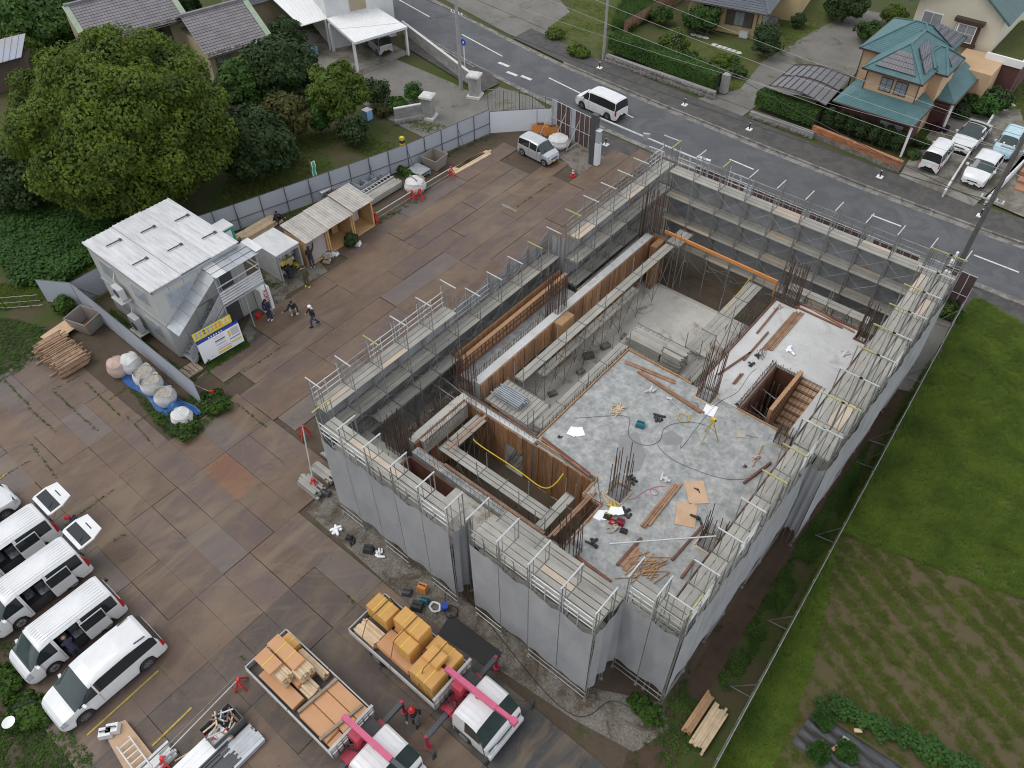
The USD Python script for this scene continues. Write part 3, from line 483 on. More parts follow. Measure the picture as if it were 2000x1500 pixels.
# soil and rubble at the north rooms
k = MB(); k.grid([[(-19.2 + i * 0.3, 36.3 + j * 0.25, 0.25 + 0.55 * meshkit.fbm(np.array([i * 0.45, j * 0.4, 3.0]), 4)) for j in range(12)] for i in range(48)]); soil_heap = solo('soil_floor', k, M['dirt'], kind='structure', origin=False)
k = MB(); k.bb(-18.4, 22.0, ZF, -10.6, 36.0, ZF + 0.03); part(bld, 'ground_floor', k, M['room_floor'])
for x, y, s in ((-17.6, 29.2, 0.35), (-17.2, 30.6, 0.3), (-17.9, 27.9, 0.4), (-17.5, 26.6, 0.3), (-16.9, 25.4, 0.25), (-14.2, 30.9, 0.3), (-17.7, 24.2, 0.3)):
    k = MB(); k.box((x, y, ZF + 0.03 + s * 0.35), (s * 1.6, s, s * 0.7), x); solo('debris_block', k, M['kerbstone'], 'grey rubble lump on the pale floor beside the long timber wall', 'rubble', 'rubble lumps on the pale room floor')
# wet patches of the slab
for pts in ([(1210, 850), (1245, 845), (1262, 890), (1250, 920), (1215, 925), (1205, 890)], [(1290, 850), (1310, 840), (1335, 855), (1330, 868), (1300, 870)]):
    c = np.mean(pts, 0); k = MB(); k.sheet([at(c[0] + (p[0] - c[0]) * 1.0, c[1] + (p[1] - c[1]), ZS)[:2] for p in pts], ZS + 0.004); part(bld, 'damp_patch', k, M['wet'])

# ---------------------------------------------------------------- scaffolds
LV = [1.6, 3.3, 5.0, 6.7]; TOP = 8.4
srng = random.Random(11)
def scaffold(name, label, p, q, inw, top, levels, sheets=True, nb=None, sheet_top=6.2, planks_w=0.9, group=None, rails=True, nplank=3, cross=True, railz=None, bare=(), board=(), dz=0.0, skipend=(0, 0)):
    """A run of frame scaffold along the outer line p-q; inw is the unit vector to the inside; one frame per bay line, planks, braces, rails and sheets as parts."""
    p, q, inw = np.array([*p, 0.0]), np.array([*q, 0.0]), np.array([*inw, 0.0]); L = np.linalg.norm(q - p); d = (q - p) / L; n = nb or max(1, int(round(L / 1.829))); bw = L / n
    t = thing(name, label, 'scaffolding', group, loc=(p + q) / 2)
    for i in range(n + 1):
        o = p + d * bw * i; inn = o + inw * planks_w; tp = top(i) if callable(top) else top; k = MB()
        for c in (o, inn):
            k.tube(c, c + [0, 0, tp], 0.028, 6); k.tube(c + inw * (0.22 if c is o else -0.22), c + inw * (0.22 if c is o else -0.22) + [0, 0, tp - 0.05], 0.018, 5); k.box(c + [0, 0, 0.04], (0.15, 0.15, 0.02))
        for lz in LV:
            if lz < tp: k.tube(o + [0, 0, lz], inn + [0, 0, lz], 0.02, 5); k.tube(o + [0, 0, lz - 0.35], o + inw * 0.3 + [0, 0, lz], 0.014, 4)
        fr = part(t, 'upright_frame', k, M['pipe'])
        k = MB(); k.bar(o - inw * 0.12 + [0, 0, tp], inn + inw * 0.06 + [0, 0, tp], 0.05, 0.05); part(t, 'top_bar', k, M['bright'] if srng.random() < 0.72 else M['olive'])
    for i in range(n):
        a = p + d * (bw * i); tp = min(top(i), top(i + 1)) if callable(top) else top
        for lz in levels:
            if lz > tp - 1.2 or (i < skipend[0]) or (i >= n - skipend[1]): continue
            for j in range(nplank):
                w = planks_w / nplank; c = a + d * bw / 2 + inw * (w * (j + 0.5)) + [0, 0, lz + 0.025 + dz]; k = MB()
                sx, sy = (bw - 0.05, w - 0.04) if abs(d[0]) > 0.5 else (w - 0.04, bw - 0.05)
                k.box(c, (sx, sy, 0.045)); part(t, 'plank', k, M['plank_wood'] if (i, j) in board or srng.random() < 0.06 else M['plank'])
        if cross:
            zs = [0.1] + LV
            for z0, z1 in zip(zs[:-1], zs[1:]):
                if z1 > tp: break
                for o2, s in ((a + inw * planks_w, 1), (a, -1)):
                    if s < 0 and z1 < 5: continue
                    k = MB(); k.tube(o2 + [0, 0, z0 + 0.3], o2 + d * bw + [0, 0, z1 - 0.1], 0.012, 4, cap=False); k.tube(o2 + [0, 0, z1 - 0.1], o2 + d * bw + [0, 0, z0 + 0.3], 0.012, 4, cap=False); part(t, 'cross_brace', k, M['pipe'])
        if rails:
            k = MB(); z0 = (railz or tp - 1.7)
            for z in (0.3, 0.62, 0.98): k.tube(a + [0, 0, z0 + z], a + d * bw + [0, 0, z0 + z], 0.026, 5)
            arch = [a + d * (bw * 0.18) + [0, 0, z0 + 0.1]] + [a + d * (bw * (0.18 + 0.16 * (1 - math.cos(u)))) + [0, 0, z0 + 0.55 + 0.45 * math.sin(u) ** 0.7] for u in np.linspace(0.05, math.pi - 0.05, 6)]
            k.path(arch + [a + d * (bw * 0.5) + [0, 0, z0 + 0.1]], 0.018, 4)
            for f_ in (0.05, 0.5, 0.95): k.tube(a + d * bw * f_ - inw * 0.03 + [0, 0, z0 - 0.4], a + d * bw * f_ - inw * 0.03 + [0, 0, z0 + (1.35 if f_ != 0.5 else 1.0)], 0.02, 4)
            part(t, 'guard_rail', k, M['bright'] if srng.random() < 0.5 else M['pipe'])
        if i == 0 or i == n - 1 or i % 2 == 0:
            k = MB(); 
            for z in (0.35, 0.8): k.tube(a - inw * 0.05 + [0, 0, z], a - inw * 0.05 + d * bw + [0, 0, z], 0.022, 5)
            part(t, 'base_ledger', k, M['pipe'])
        if sheets and i not in bare:
            P = []; nu, nv = 9, 11; ph = srng.random() * 9; st = sheet_top(i) if callable(sheet_top) else sheet_top
            for u in range(nu):
                row = []
                for v in range(nv):
                    fu, fv = u / (nu - 1), v / (nv - 1); sag = math.sin(math.pi * fu); z = st + (1.1 - st) * fv - sag * 0.16 * (1 - fv) ** 2 + sag * 0.13 * fv ** 3
                    out = 0.07 + 0.09 * sag * math.sin(math.pi * fv) * (0.4 + meshkit.noise(np.array([ph, fv * 2, fu * 2]))) + 0.055 * math.sin(fu * 5 + fv * 7 + ph) * sag + 0.035 * math.sin(fu * 13 - fv * 9 + ph) * sag * (1 - fv)
                    row.append(a + d * (0.012 + fu * (bw - 0.024)) - inw * out + [0, 0, z])
                P.append(row)
            k = MB(); k.grid(P); part(t, 'sheet', k, M['net'], smooth=True)
    return t
ALL = LV; HI = [5.0, 6.7]
SW_ = scaffold('scaffold', 'west scaffold run beside the driveway, its top deck missing at the northern bays', (-22.65, 12.45), (-22.65, 29.9), (1, 0), lambda i: 8.4 if i <= 5 else 6.7, ALL, nb=10, sheet_top=6.2)
scaffold('scaffold', 'northwest scaffold run ending at the road corner behind the traffic cone', (-21.45, 30.0), (-21.45, 40.1), (1, 0), 8.4, ALL, nb=6, dz=0.055)
scaffold('scaffold', 'long scaffold run along the road with sagging grey sheets inside', (-20.4, 40.1), (-3.0, 40.1), (0, -1), 8.4, ALL, nb=10, board=((4, 0), (4, 1), (7, 0)))
scaffold('scaffold', 'east scaffold run above the dirt footpath at the slab edge', (-3.72, 13.75), (-3.72, 24.2), (-1, 0), 8.4, HI, nb=6)
scaffold('scaffold', 'northeast scaffold run, double width, stepping out past the slab edge', (-3.0, 24.25), (-3.0, 39.2), (-1, 0), 8.4, HI, nb=8, nplank=2, planks_w=0.72)
scaffold('scaffold', 'inner row of the northeast scaffold, standing against the white slab', (-3.75, 24.25), (-3.75, 39.2), (-1, 0), 8.4, HI, nb=8, sheets=False, rails=False)
scaffold('scaffold', 'southwest scaffold face, left section over the gravel strip', (-21.3, 11.6), (-13.4, 11.6), (0, 1), 8.4 - 0.45, HI, nb=5, sheet_top=6.25, dz=0.055)
scaffold('scaffold', 'middle southern scaffold face with wide planked deck behind the orange-loaded truck', (-12.4, 11.75), (-6.26, 11.75), (0, 1), 8.0, HI, nb=4, sheet_top=6.25, planks_w=1.2, nplank=4)
scaffold('scaffold', 'short southeastern scaffold face set back at the corner', (-6.2, 13.7), (-3.75, 13.7), (0, 1), 8.0, HI, nb=2, sheet_top=6.2, dz=0.055)
# the returns of the sheeting at the notches
def curtain(a, c, label, z0=1.1, z1=6.2, amp=0.06):
    a, c = np.array([*a, 0.0]), np.array([*c, 0.0]); d = c - a; n = np.array([-d[1], d[0], 0]) / np.linalg.norm(d); P = []
    for u in np.linspace(0, 1, 15): P.append([a + d * u + n * amp * math.sin(u * 16 + f * 2) * (0.4 + f) + [0, 0, z1 + (z0 - z1) * f - 0.25 * math.sin(math.pi * u) * (1 - f) + 0.15 * math.sin(math.pi * u) * f] for f in np.linspace(0, 1, 9)])
    k = MB(); k.grid(P); solo('hanging_sheet', k, M['net'], label, 'sheet', smooth=True)
curtain((-13.32, 11.65), (-13.25, 12.7), 'pleated grey sheet closing the notch right of the left scaffold section'); curtain((-13.2, 12.7), (-12.45, 11.8), 'narrow slanting grey sheet inside the notch between scaffold sections')
curtain((-6.2, 11.8), (-6.2, 13.65), 'grey sheet returning from the middle scaffold corner to the set-back corner'); curtain((-3.7, 24.2), (-2.95, 24.2), 'grey sheet facing south at the step of the east scaffold', amp=0.05)
curtain((-22.6, 29.95), (-21.5, 29.95), 'grey sheet at the step of the west scaffold beside the driveway', z1=6.5)
curtain((-22.7, 12.45), (-21.35, 11.65), 'pale sheet across the cut southwest corner of the scaffold by the barricade rail')
# wide decks behind the middle face and loose inner decks
def deck(label, x0, y0, x1, y1, z, along='x', w=0.25, L=1.829, posts=True, m='plank', nmin=0, cat='working platform', skip=(), name='platform'):
    t = thing(name, label, cat, loc=((x0 + x1) / 2, (y0 + y1) / 2, 0)); a0, a1, c0, c1 = (x0, x1, y0, y1) if along == 'x' else (y0, y1, x0, x1)
    n = max(1, int(round((a1 - a0) / L))); l = (a1 - a0) / n; nw = max(1, int(round((c1 - c0) / w))); ww = (c1 - c0) / nw
    for i in range(n):
        for j in range(nw):
            if (i, j) in skip: continue
            A, C = a0 + l * (i + 0.5), c0 + ww * (j + 0.5); k = MB(); k.box((A, C, z + 0.025) if along == 'x' else (C, A, z + 0.025), ((l - 0.05, ww - 0.035, 0.045) if along == 'x' else (ww - 0.035, l - 0.05, 0.045))); part(t, 'plank', k, M[m])
    for i in range(n + 1):
        A = a0 + l * i; k = MB(); e = [(A, c0), (A, c1)] if along == 'x' else [(c0, A), (c1, A)]
        k.tube((*e[0], z - 0.03), (*e[1], z - 0.03), 0.025, 5)
        if i in (0, n) or True:
            k.bar((*e[0], z + 0.06), (*e[1], z + 0.06), 0.03, 0.03)
        if posts:
            for c in e: k.tube((*c, posts if not isinstance(posts, bool) else ZF), (*c, z + (1.1 if i % 2 == 0 else 0.15)), 0.024, 5)
        part(t, 'trestle_frame', k, M['pipe'])
    if posts:
        zl = (ZF if isinstance(posts, bool) else posts) + 0.2
        for i in range(n):
            for c in (c0, c1):
                for za, zb in ((zl, z - 0.15), (z - 0.15, zl)):
                    A, C = a0 + l * i, a0 + l * (i + 1); k = MB(); k.tube(*(((A, c, za), (C, c, zb)) if along == 'x' else ((c, A, za), (c, C, zb))), 0.016, 4); part(t, 'cross_brace', k, M['pipe'])
    return t
deck('wide planked deck over the middle southern scaffold beside the pit beam', -12.3, 12.97, -6.3, 13.95, 6.05, 'x', 0.25, posts=False)
deck('plank walkway along the front of the timber-walled pit', -18.25, 15.75, -11.9, 16.45, 3.62, 'x', 0.24, 1.2)
deck('short plank walkway along the left end of the timber-walled pit', -18.3, 16.5, -17.6, 18.6, 3.62, 'y', 0.24, 1.2)
deck('short plank bridge at the right end of the timber-walled pit', -11.95, 15.4, -11.4, 17.65, 3.62, 'y', 0.24, 1.2)
deck('plank walkway in the west corridor in front of the double formwork wall', -21.95, 14.9, -21.3, 20.6, 4.05, 'y', 0.3, 1.45)
deck('upper plank walkway along the long timber wall', -18.3, 21.6, -17.7, 36.2, 3.95, 'y', 0.28, 1.829)
deck('lower plank walkway along the long timber wall', -18.55, 23.8, -18.0, 33.2, 2.3, 'y', 0.27, 1.829, posts=False)
deck('plank walkway between the steel heap and the grey slab', -15.75, 20.0, -15.15, 27.6, 3.5, 'y', 0.28, 1.829)
deck('platform of crosswise planks carrying the bundle of galvanised posts', -18.75, 19.75, -15.9, 21.55, 3.45, 'y', 0.26, 1.8)
deck('platform of planks carrying the two plank stacks', -16.0, 27.3, -11.2, 29.9, 3.05, 'y', 0.27, 2.6, posts=1.2)
deck('plank walkway beside the white slab leading to the orange beam', -12.75, 29.5, -11.85, 36.6, 3.55, 'y', 0.28, 1.829, posts=0.8)
deck('low plank walkway between white slab and road scaffold', -10.6, 36.9, -5.7, 37.55, 4.0, 'x', 0.3, 1.4, posts=0.3)
deck('planks at the northwest corner by the orange beam', -18.35, 36.3, -17.4, 37.9, 4.0, 'y', 0.3, 1.6, posts=0.5)
r_ = random.Random(17); t = thing('shoring_props', 'cluster of grey shoring props and ties filling the west corridor', 'props', loc=(-20.6, 16.5, 0))
for i in range(46):
    x, y = r_.uniform(-21.3, -19.3), r_.uniform(13.2, 20.2) if i < 26 else r_.uniform(30.2, 38.5); k = MB(); k.tube((x, y, 0.55), (x + r_.gauss(0, .08), y + r_.gauss(0, .08), r_.uniform(2.2, 4.3)), 0.024, 5); p_ = part(t, 'prop', k, M['pipe']); k = MB(); k.box((x, y, 0.58), (0.3, 0.3, 0.05), r_.random()); part(p_, 'foot_board', k, M['timber'])
for i in range(22):
    y = r_.uniform(13.2, 20.2) if i < 13 else r_.uniform(30.5, 38.5); z = r_.uniform(1.2, 3.9); k = MB(); a = r_.uniform(-.6, .6); k.tube((-21.6, y, z), (-19.2, y + a, z + r_.uniform(-.5, .5)), 0.024, 5); part(t, 'tie_pipe', k, M['pipe'])
for i in range(12):
    x, y = r_.uniform(-21.2, -19.8), r_.uniform(30.5, 37); z = r_.uniform(0.6, 2.6); k = MB(); k.bar((x, y - 1, z), (x + r_.gauss(0, .3), y + 1, z + .1), 0.12, 0.06); part(t, 'loose_timber', k, M['timber'] if i % 2 else M['pale_wood'])
# pieces lying on the works
def beamline(name, label, pts, w, h, m, cat, sub=None):
    k = MB()
    for a, c in zip(pts[:-1], pts[1:]): k.bar(a, c, w, h)
    return solo(name, k, M[m], label, cat)
k = MB(); k.bar((-18.7, 36.62, 4.45), (-11.1, 36.62, 4.4), 0.1, 0.2); ob = thing('orange_beam', 'long orange steel beam spanning the north room on posts', 'beam', loc=(-15, 36.6, 0)); part(ob, 'beam', k, M['orange'])
for i in range(6):
    x = -18.6 + i * 1.5; k = MB(); k.tube((x, 36.62, 0.6), (x, 36.62, 4.35), 0.024, 5); part(ob, 'post', k, M['pipe'])
k = MB(); k.bar((-11.15, 36.6, 3.4), (-11.15, 36.6, 4.3), 0.06); part(ob, 'post', k, M['orange'])
# ---------------------------------------------------------------- vehicles
def paint(name, c, rough=0.28, metal=0.0): return mat(name, c, tuple(v * 0.9 for v in c), scale=1.3, rough=rough, metal=metal, coat=0.5)
M['car_white'] = paint('white_car_paint', (0.7, 0.7, 0.695)); M['car_silver'] = paint('silver_car_paint', (0.5, 0.51, 0.53), 0.3, 0.35); M['car_grey'] = paint('pale_grey_car_paint', (0.6, 0.6, 0.6), 0.3, 0.15)
M['car_blue'] = paint('pale_blue_car_paint', (0.42, 0.6, 0.66)); M['glass'] = mat('dark_window_glass', (0.012, 0.015, 0.016), (0.016, 0.018, 0.018), scale=1, rough=0.06, spec=0.6)
M['screen'] = mat('windscreen_glass', (0.02, 0.034, 0.033), (0.03, 0.045, 0.043), scale=2, rough=0.06, spec=0.7)
M['tyre'] = mat('tyre_rubber', (0.02, 0.02, 0.02), scale=4, rough=0.85); M['rim'] = mat('alloy_rim', (0.42, 0.42, 0.43), (0.34, 0.34, 0.35), scale=6, rough=0.35, metal=0.7); M['rim_dark'] = mat('dark_alloy_rim', (0.1, 0.1, 0.105), scale=6, rough=0.35, metal=0.6)
M['lamp'] = mat('headlamp_lens', (0.55, 0.57, 0.6), (0.3, 0.31, 0.33), scale=14, rough=0.12); M['tail'] = mat('tail_lamp_lens', (0.38, 0.015, 0.02), (0.28, 0.012, 0.015), scale=9, rough=0.15)
M['trim'] = mat('black_car_trim', (0.018, 0.018, 0.019), scale=4, rough=0.4); M['plate_w'] = mat('white_number_plate', (0.75, 0.76, 0.75), scale=2, rough=0.5); M['plate_y'] = mat('yellow_number_plate', (0.72, 0.55, 0.04), scale=2, rough=0.5)
M['seat'] = mat('grey_cargo', (0.3, 0.31, 0.34), (0.08, 0.08, 0.085), scale=5, rough=0.8)
def car(name, label, cat, loc, rz, L, Wd, H, top, belt, side, shield, rear, m='car_white', wheels=(0.2, 0.81), wr=0.31, tumble=0.2, pillars=(), group=None, rim='rim', cut=None, plate='plate_w', roof_glass=None, nose=0.16, zb=0.2, clad=None, mirrors=True, tail_at=(2, 5), lamp_x=0.93, extras=None):
    """A car lofted from its top profile; side/shield/rear are the spans of the windows along the body (0 rear, 1 front). +x is forward."""
    t = thing(name, label, cat, group, loc, rz, world=False)
    tx, tz = zip(*top); keys = set(np.round(np.linspace(0, 1, 58), 4)) | {round(v, 4) for v in (*tx, *side, *shield, *rear, 0.012, 0.03, lamp_x, 0.985)}
    for p in pillars: keys |= {round(p[0], 4), round(p[1], 4)}
    if cut: keys |= {round(cut[0], 4), round(cut[1], 4)}
    U = np.array(sorted(keys)); rings = []
    for u in U:
        zt = float(np.interp(u, tx, tz)) * H; bl = min(belt(u) * H if callable(belt) else belt * H, zt - 0.015)
        e = min(u / 0.05, 1); f = min((1 - u) / nose, 1)
        hw = Wd / 2 * (0.9 + 0.1 * math.sqrt(max(0, 1 - (1 - e) ** 2))) * (0.74 + 0.26 * math.sqrt(max(0, 1 - (1 - f) ** 2.2)))
        zlo = zb + 0.1 * max(0, 1 - (1 - u) / 0.05) + 0.05 * max(0, 1 - u / 0.04)
        for wx in wheels:
            dx = abs(u - wx) * L; R = wr + 0.055
            if dx < R: zlo = max(zlo, wr * 0.95 + math.sqrt(R * R - dx * dx) * 0.98)
        h = zt - bl; wt = max(hw * 0.96 - tumble * h, hw * 0.4); zl = min(zlo, bl - 0.1)
        z1 = max(zl + 0.02, min(zl + 0.12, bl - 0.08)); z2 = max(z1 + 0.01, (zl + bl) * 0.52); z3 = max(z2 + 0.01, bl - 0.07)
        z5 = bl + max(h - 0.13, h * 0.5); w5 = hw * 0.96 + (wt - hw * 0.96) * (z5 - bl) / max(h, 1e-3)
        half = [(hw * 0.95, zl), (hw * 0.99, z1), (hw, z2), (hw * 0.99, z3), (hw * 0.965, bl), (w5, z5), (wt - 0.06, zt - 0.035), (wt * 0.6, zt), (wt * 0.25, zt + 0.012)]
        rings.append([((u - 0.5) * L, -y, z) for y, z in half] + [((u - 0.5) * L, y, z) for y, z in half[::-1]])
    R_ = np.array(rings); n = R_.shape[1]; body, gl, sc, lamp, tl, tr = MB(), MB(), MB(), MB(), MB(), MB(); sets = {}
    for i in range(len(U) - 1):
        um = (U[i] + U[i + 1]) / 2
        for j in range(n - 1):
            c = j if j < n / 2 - 1 else n - 2 - j; left = j > n / 2 - 1; k = 'b'
            if c == 4 and side[0] < um < side[1] and not any(a < um < b for a, b in pillars): k = 'g'
            elif c >= 5 and shield[0] < um < shield[1] and (c > 5 or True): k = 's'
            elif c >= 5 and rear[0] < um < rear[1]: k = 'g'
            elif roof_glass and c >= 6 and roof_glass[0] < um < roof_glass[1]: k = 'g'
            elif c in (2, 3) and lamp_x < um < 0.985: k = 'l'
            elif tail_at[0] <= c < tail_at[1] and um < 0.03: k = 't'
            elif clad and c == 0: k = 'c'
            if cut and left and 0 <= c <= 4 and cut[0] < um < cut[1]: continue
            sets.setdefault(k, []).append((i, j))
    idx = np.arange(len(U) * n).reshape(len(U), n)
    def sub(k):
        q = np.array([[idx[i, j], idx[i, j + 1], idx[i + 1, j + 1], idx[i + 1, j]] for i, j in sets[k]]); u, inv = np.unique(q, return_inverse=True); b = MB(); b.put(R_.reshape(-1, 3)[u], inv.reshape(q.shape)); return b
    b = sub('b')
    for r, fl in ((0, 0), (len(U) - 1, 1)):
        P = R_[r]; c = P.mean(0); f = [[n, i + 1, i] if fl else [n, i, i + 1] for i in range(n - 1)]; b.put(np.vstack([P, c]), None, f)
    bd = part(t, 'body', b, M[m], smooth=38)
    for k, nm, mm in (('g', 'window', 'glass'), ('s', 'windscreen', 'screen'), ('l', 'headlamp', 'lamp'), ('t', 'tail_lamp', 'tail'), ('c', 'sill_trim', 'trim')):
        if k in sets:
            for pc in pieces(sub(k)): part(t, nm, pc, M[mm], smooth=30)
    k = MB(); k.box((0, 0, zb + 0.3), (L * 0.93, Wd * 0.86, 0.55)); part(t, 'underbody', k, M['black'])
    for wx in wheels:
        for s in (-1, 1):
            x = (wx - 0.5) * L; k = MB(); k.tube((x, s * (Wd / 2 - 0.21), wr), (x, s * (Wd / 2 - 0.015), wr), wr, 20); w = part(t, 'wheel', k, M['tyre'])
            k = MB(); k.tube((x, s * (Wd / 2 - 0.03), wr), (x, s * (Wd / 2 - 0.008), wr), wr * 0.66, 16)
            r_ = part(w, 'rim', k, M[rim]); k = MB()
            for a in range(5): k.bar((x, s * (Wd / 2 - 0.004), wr), (x + wr * 0.6 * math.cos(a * 1.257), s * (Wd / 2 - 0.004), wr + wr * 0.6 * math.sin(a * 1.257)), 0.03, 0.012)
            part(w, 'spokes', k, M['black' if rim == 'rim' else 'rim'])
    if mirrors:
        xm = (shield[0] * 0.45 + shield[1] * 0.55 - 0.5) * L; bz = (belt(shield[1]) if callable(belt) else belt) * H
        for s in (-1, 1):
            k = MB(); k.box((xm, s * (Wd / 2 + 0.07), bz + 0.05), (0.12, 0.2, 0.15), s * 0.2); part(t, 'mirror', k, M[m])
    for x, zz, mm in ((L / 2 + 0.004, 0.42, plate), (-L / 2 - 0.006, 0.62 if H > 1.6 else 0.75, plate)):
        k = MB(); k.box((x, 0, zz), (0.015, 0.33, 0.165)); part(t, 'number_plate', k, M[mm])
    k = MB(); k.box((L / 2 - 0.012, 0, 0.3), (0.04, Wd * 0.55, 0.1)); k.box((-L / 2 + 0.03, 0, 0.33), (0.07, Wd * 0.7, 0.1)); k.box((L / 2 - 0.01, 0, 0.6), (0.03, Wd * 0.42, 0.08)); part(t, 'bumper_trim', k, M['trim'])
    # door seams and handles, each as a thin dark line in the side
    k = MB()
    for u in side_seams(side, pillars):
        for s in (-1, 1): k.box(((u - 0.5) * L, s * (Wd / 2 - 0.003), (zb + 0.15 + (belt(u) if callable(belt) else belt) * H) / 2), (0.012, 0.012, (belt(u) if callable(belt) else belt) * H - zb - 0.25))
    part(t, 'door_seams', k, M['trim'])
    if cut:
        x0, x1 = (cut[0] - 0.5) * L, (cut[1] - 0.5) * L; k = MB(); k.bb(x0 - 0.02, -Wd / 2 + 0.15, 0.42, x1 + 0.02, Wd / 2 - 0.1, 0.5); k.bb(x0 - 0.02, -Wd / 2 + 0.12, 0.5, x1 + 0.02, -Wd / 2 + 0.2, H * 0.9); k.bb(x0 - 0.05, -Wd / 2 + 0.2, 0.5, x0 - 0.02, Wd / 2 - 0.16, H * 0.9); k.bb(x1 + 0.02, -Wd / 2 + 0.2, 0.5, x1 + 0.05, Wd / 2 - 0.16, H * 0.9); part(t, 'interior', k, M['black'])
        k = MB(); k.bb(x0 + 0.05, 0.0, 0.5, x0 + 0.45, Wd / 2 - 0.22, 0.95); k.bb(x0 + 0.6, -0.2, 0.5, x1 - 0.1, 0.35, 0.8); part(t, 'seat', k, M['seat'])
        dx = x0 - x1; k = MB(); P = []                               # the sliding door, run back along the side
        for u, z in ((0, 0.42), (0, 1.02), (0, 1.08)): pass
        k.box(((x0 + x1) / 2 + dx * 0.98, Wd / 2 + 0.055, 0.74), (x1 - x0, 0.05, 0.66)); k.box(((x0 + x1) / 2 + dx * 0.98, Wd / 2 + 0.035, 1.4), (x1 - x0, 0.02, 0.68)); sd = part(t, 'sliding_door', k, M[m])
        k = MB(); k.box(((x0 + x1) / 2 + dx * 0.98, Wd / 2 + 0.05, 1.39), (x1 - x0 - 0.08, 0.03, 0.6)); part(sd, 'window', k, M['glass'])
    return t
def pieces(b):
    """The separate pieces of a mesh of quads."""
    from scipy.sparse import coo_matrix
    from scipy.sparse.csgraph import connected_components
    v, q = np.vstack(b.v), np.vstack(b.q); e = np.concatenate([q[:, [0, 1]], q[:, [1, 2]], q[:, [2, 3]]]); n, lab = connected_components(coo_matrix((np.ones(len(e)), (e[:, 0], e[:, 1])), (len(v), len(v))), False); out = []
    for i in range(n):
        f = q[lab[q[:, 0]] == i]
        if len(f): u, inv = np.unique(f, return_inverse=True); k = MB(); out.append(k.put(v[u], inv.reshape(f.shape)))
    return out
def side_seams(side, pillars): return [(a + b) / 2 for a, b in pillars][:3] + [side[1] - 0.03]
HI_TOP = [(0, 0.62), (0.008, 0.7), (0.035, 0.955), (0.06, 0.985), (0.3, 1.0), (0.66, 0.995), (0.76, 0.96), (0.915, 0.6), (0.95, 0.545), (0.985, 0.45), (1, 0.36)]
def hiace(label, x, y, cut, gate, rz=-math.pi / 2):
    t = car('cargo_van', label, 'van', (x, y, 0.045), rz, 4.7, 1.7, 1.98, HI_TOP, 0.56, (0.05, 0.86), (0.77, 0.925), (0.0101, 0.033) if not gate else (2, 3), wheels=(0.22, 0.77), wr=0.32, tumble=0.12, pillars=((0.37, 0.4), (0.63, 0.66)), nose=0.1, group='white cargo vans parked in the yard corner', cut=cut, rim='rim')
    L, Wd, H = 4.7, 1.7, 1.98; k = MB()
    for i in range(9): k.box((-0.45, -0.6 + i * 0.15, 1.985), (3.1, 0.025, 0.012))
    part(t, 'roof_ribs', k, M['car_white'])
    if gate:                                                         # raised tailgate with its glass and the dark load bay behind
        k = MB(); k.bb(-L / 2 - 0.005, -0.72, 0.5, -L / 2 + 0.1, 0.72, 1.72); part(t, 'load_bay', k, M['black'])
        a = np.array([-L / 2 + 0.02, 0, 1.95]); d = np.array([-math.cos(0.1), 0, math.sin(0.1)]); nn = np.array([math.sin(0.1), 0, math.cos(0.1)]); k = MB()
        def slab(s0, s1, w0, w1, th0, th1): return np.array([a + d * s + np.array([0, yy, 0]) + nn * h for h in (th0, th1) for s, yy in ((s0, -w0), (s0, w0), (s1, w1), (s1, -w1))])
        k.put(slab(0, 0.18, 0.76, 0.8, -0.03, 0.03), QB); k.put(slab(0.72, 1.3, 0.82, 0.62, -0.03, 0.03), QB)
        for s in (-1, 1): k.bar(a + d * 0.1 + [0, s * 0.76, 0], a + d * 0.8 + [0, s * 0.77, 0], 0.1, 0.06)
        tg = part(t, 'tailgate', k, M['car_white']); k = MB(); k.put(slab(0.16, 0.74, 0.72, 0.73, -0.012, 0.012), QB); part(tg, 'window', k, M['glass'])
        k = MB(); k.bar(a + d * 0.98 + [0, -0.25, 0] + nn * 0.035, a + d * 0.98 + [0, 0.25, 0] + nn * 0.035, 0.05, 0.02); k.box(a + d * 0.4 + nn * 0.03 + [0, 0.3, 0], (0.3, 0.06, 0.02), 0.6); part(tg, 'handle', k, M['trim'])
        for s in (-1, 1):
            k = MB(); k.tube(a + d * 0.5 + [0, s * 0.72, -0.02], (-L / 2 + 0.08, s * 0.74, 1.35), 0.012, 4); part(tg, 'strut', k, M['trim'])
    else:
        k = MB(); k.box((-L / 2 - 0.05, -0.3, 1.62), (0.14, 0.1, 0.2)); part(t, 'rear_mirror', k, M['trim'])
    return t
hiace('white cargo van with raised tailgate, furthest left of the vans, side door open on tools', -31.72, -0.58, (0.4, 0.62), True)
hiace('white cargo van with raised tailgate and pale bags in its open side door', -28.82, -0.62, (0.4, 0.63), True)
hiace('white cargo van with closed tailgate, a bald person leaning into its side door', -25.66, -0.72, (0.4, 0.63), False)
MPV = [(0, 0.5), (0.006, 0.56), (0.05, 0.9), (0.08, 0.965), (0.3, 1.0), (0.56, 0.985), (0.66, 0.94), (0.835, 0.59), (0.86, 0.565), (0.95, 0.5), (0.985, 0.42), (1, 0.33)]
t = car('white_minivan', 'large white family minivan parked nearest the yellow line', 'minivan', (-22.72, -0.72, 0.045), -math.pi / 2, 4.93, 1.85, 1.9, MPV, lambda u: 0.6 - 0.05 * u, (0.05, 0.8), (0.655, 0.84), (0.007, 0.052), wheels=(0.205, 0.805), wr=0.35, tumble=0.17, pillars=((0.615, 0.63),), nose=0.2, rim='rim_dark')
for s in (-1, 1):
    k = MB(); k.box((-1.75, s * 0.66, 1.865), (0.5, 0.05, 0.02), s * -0.1); part(t, 'roof_line', k, M['trim'])
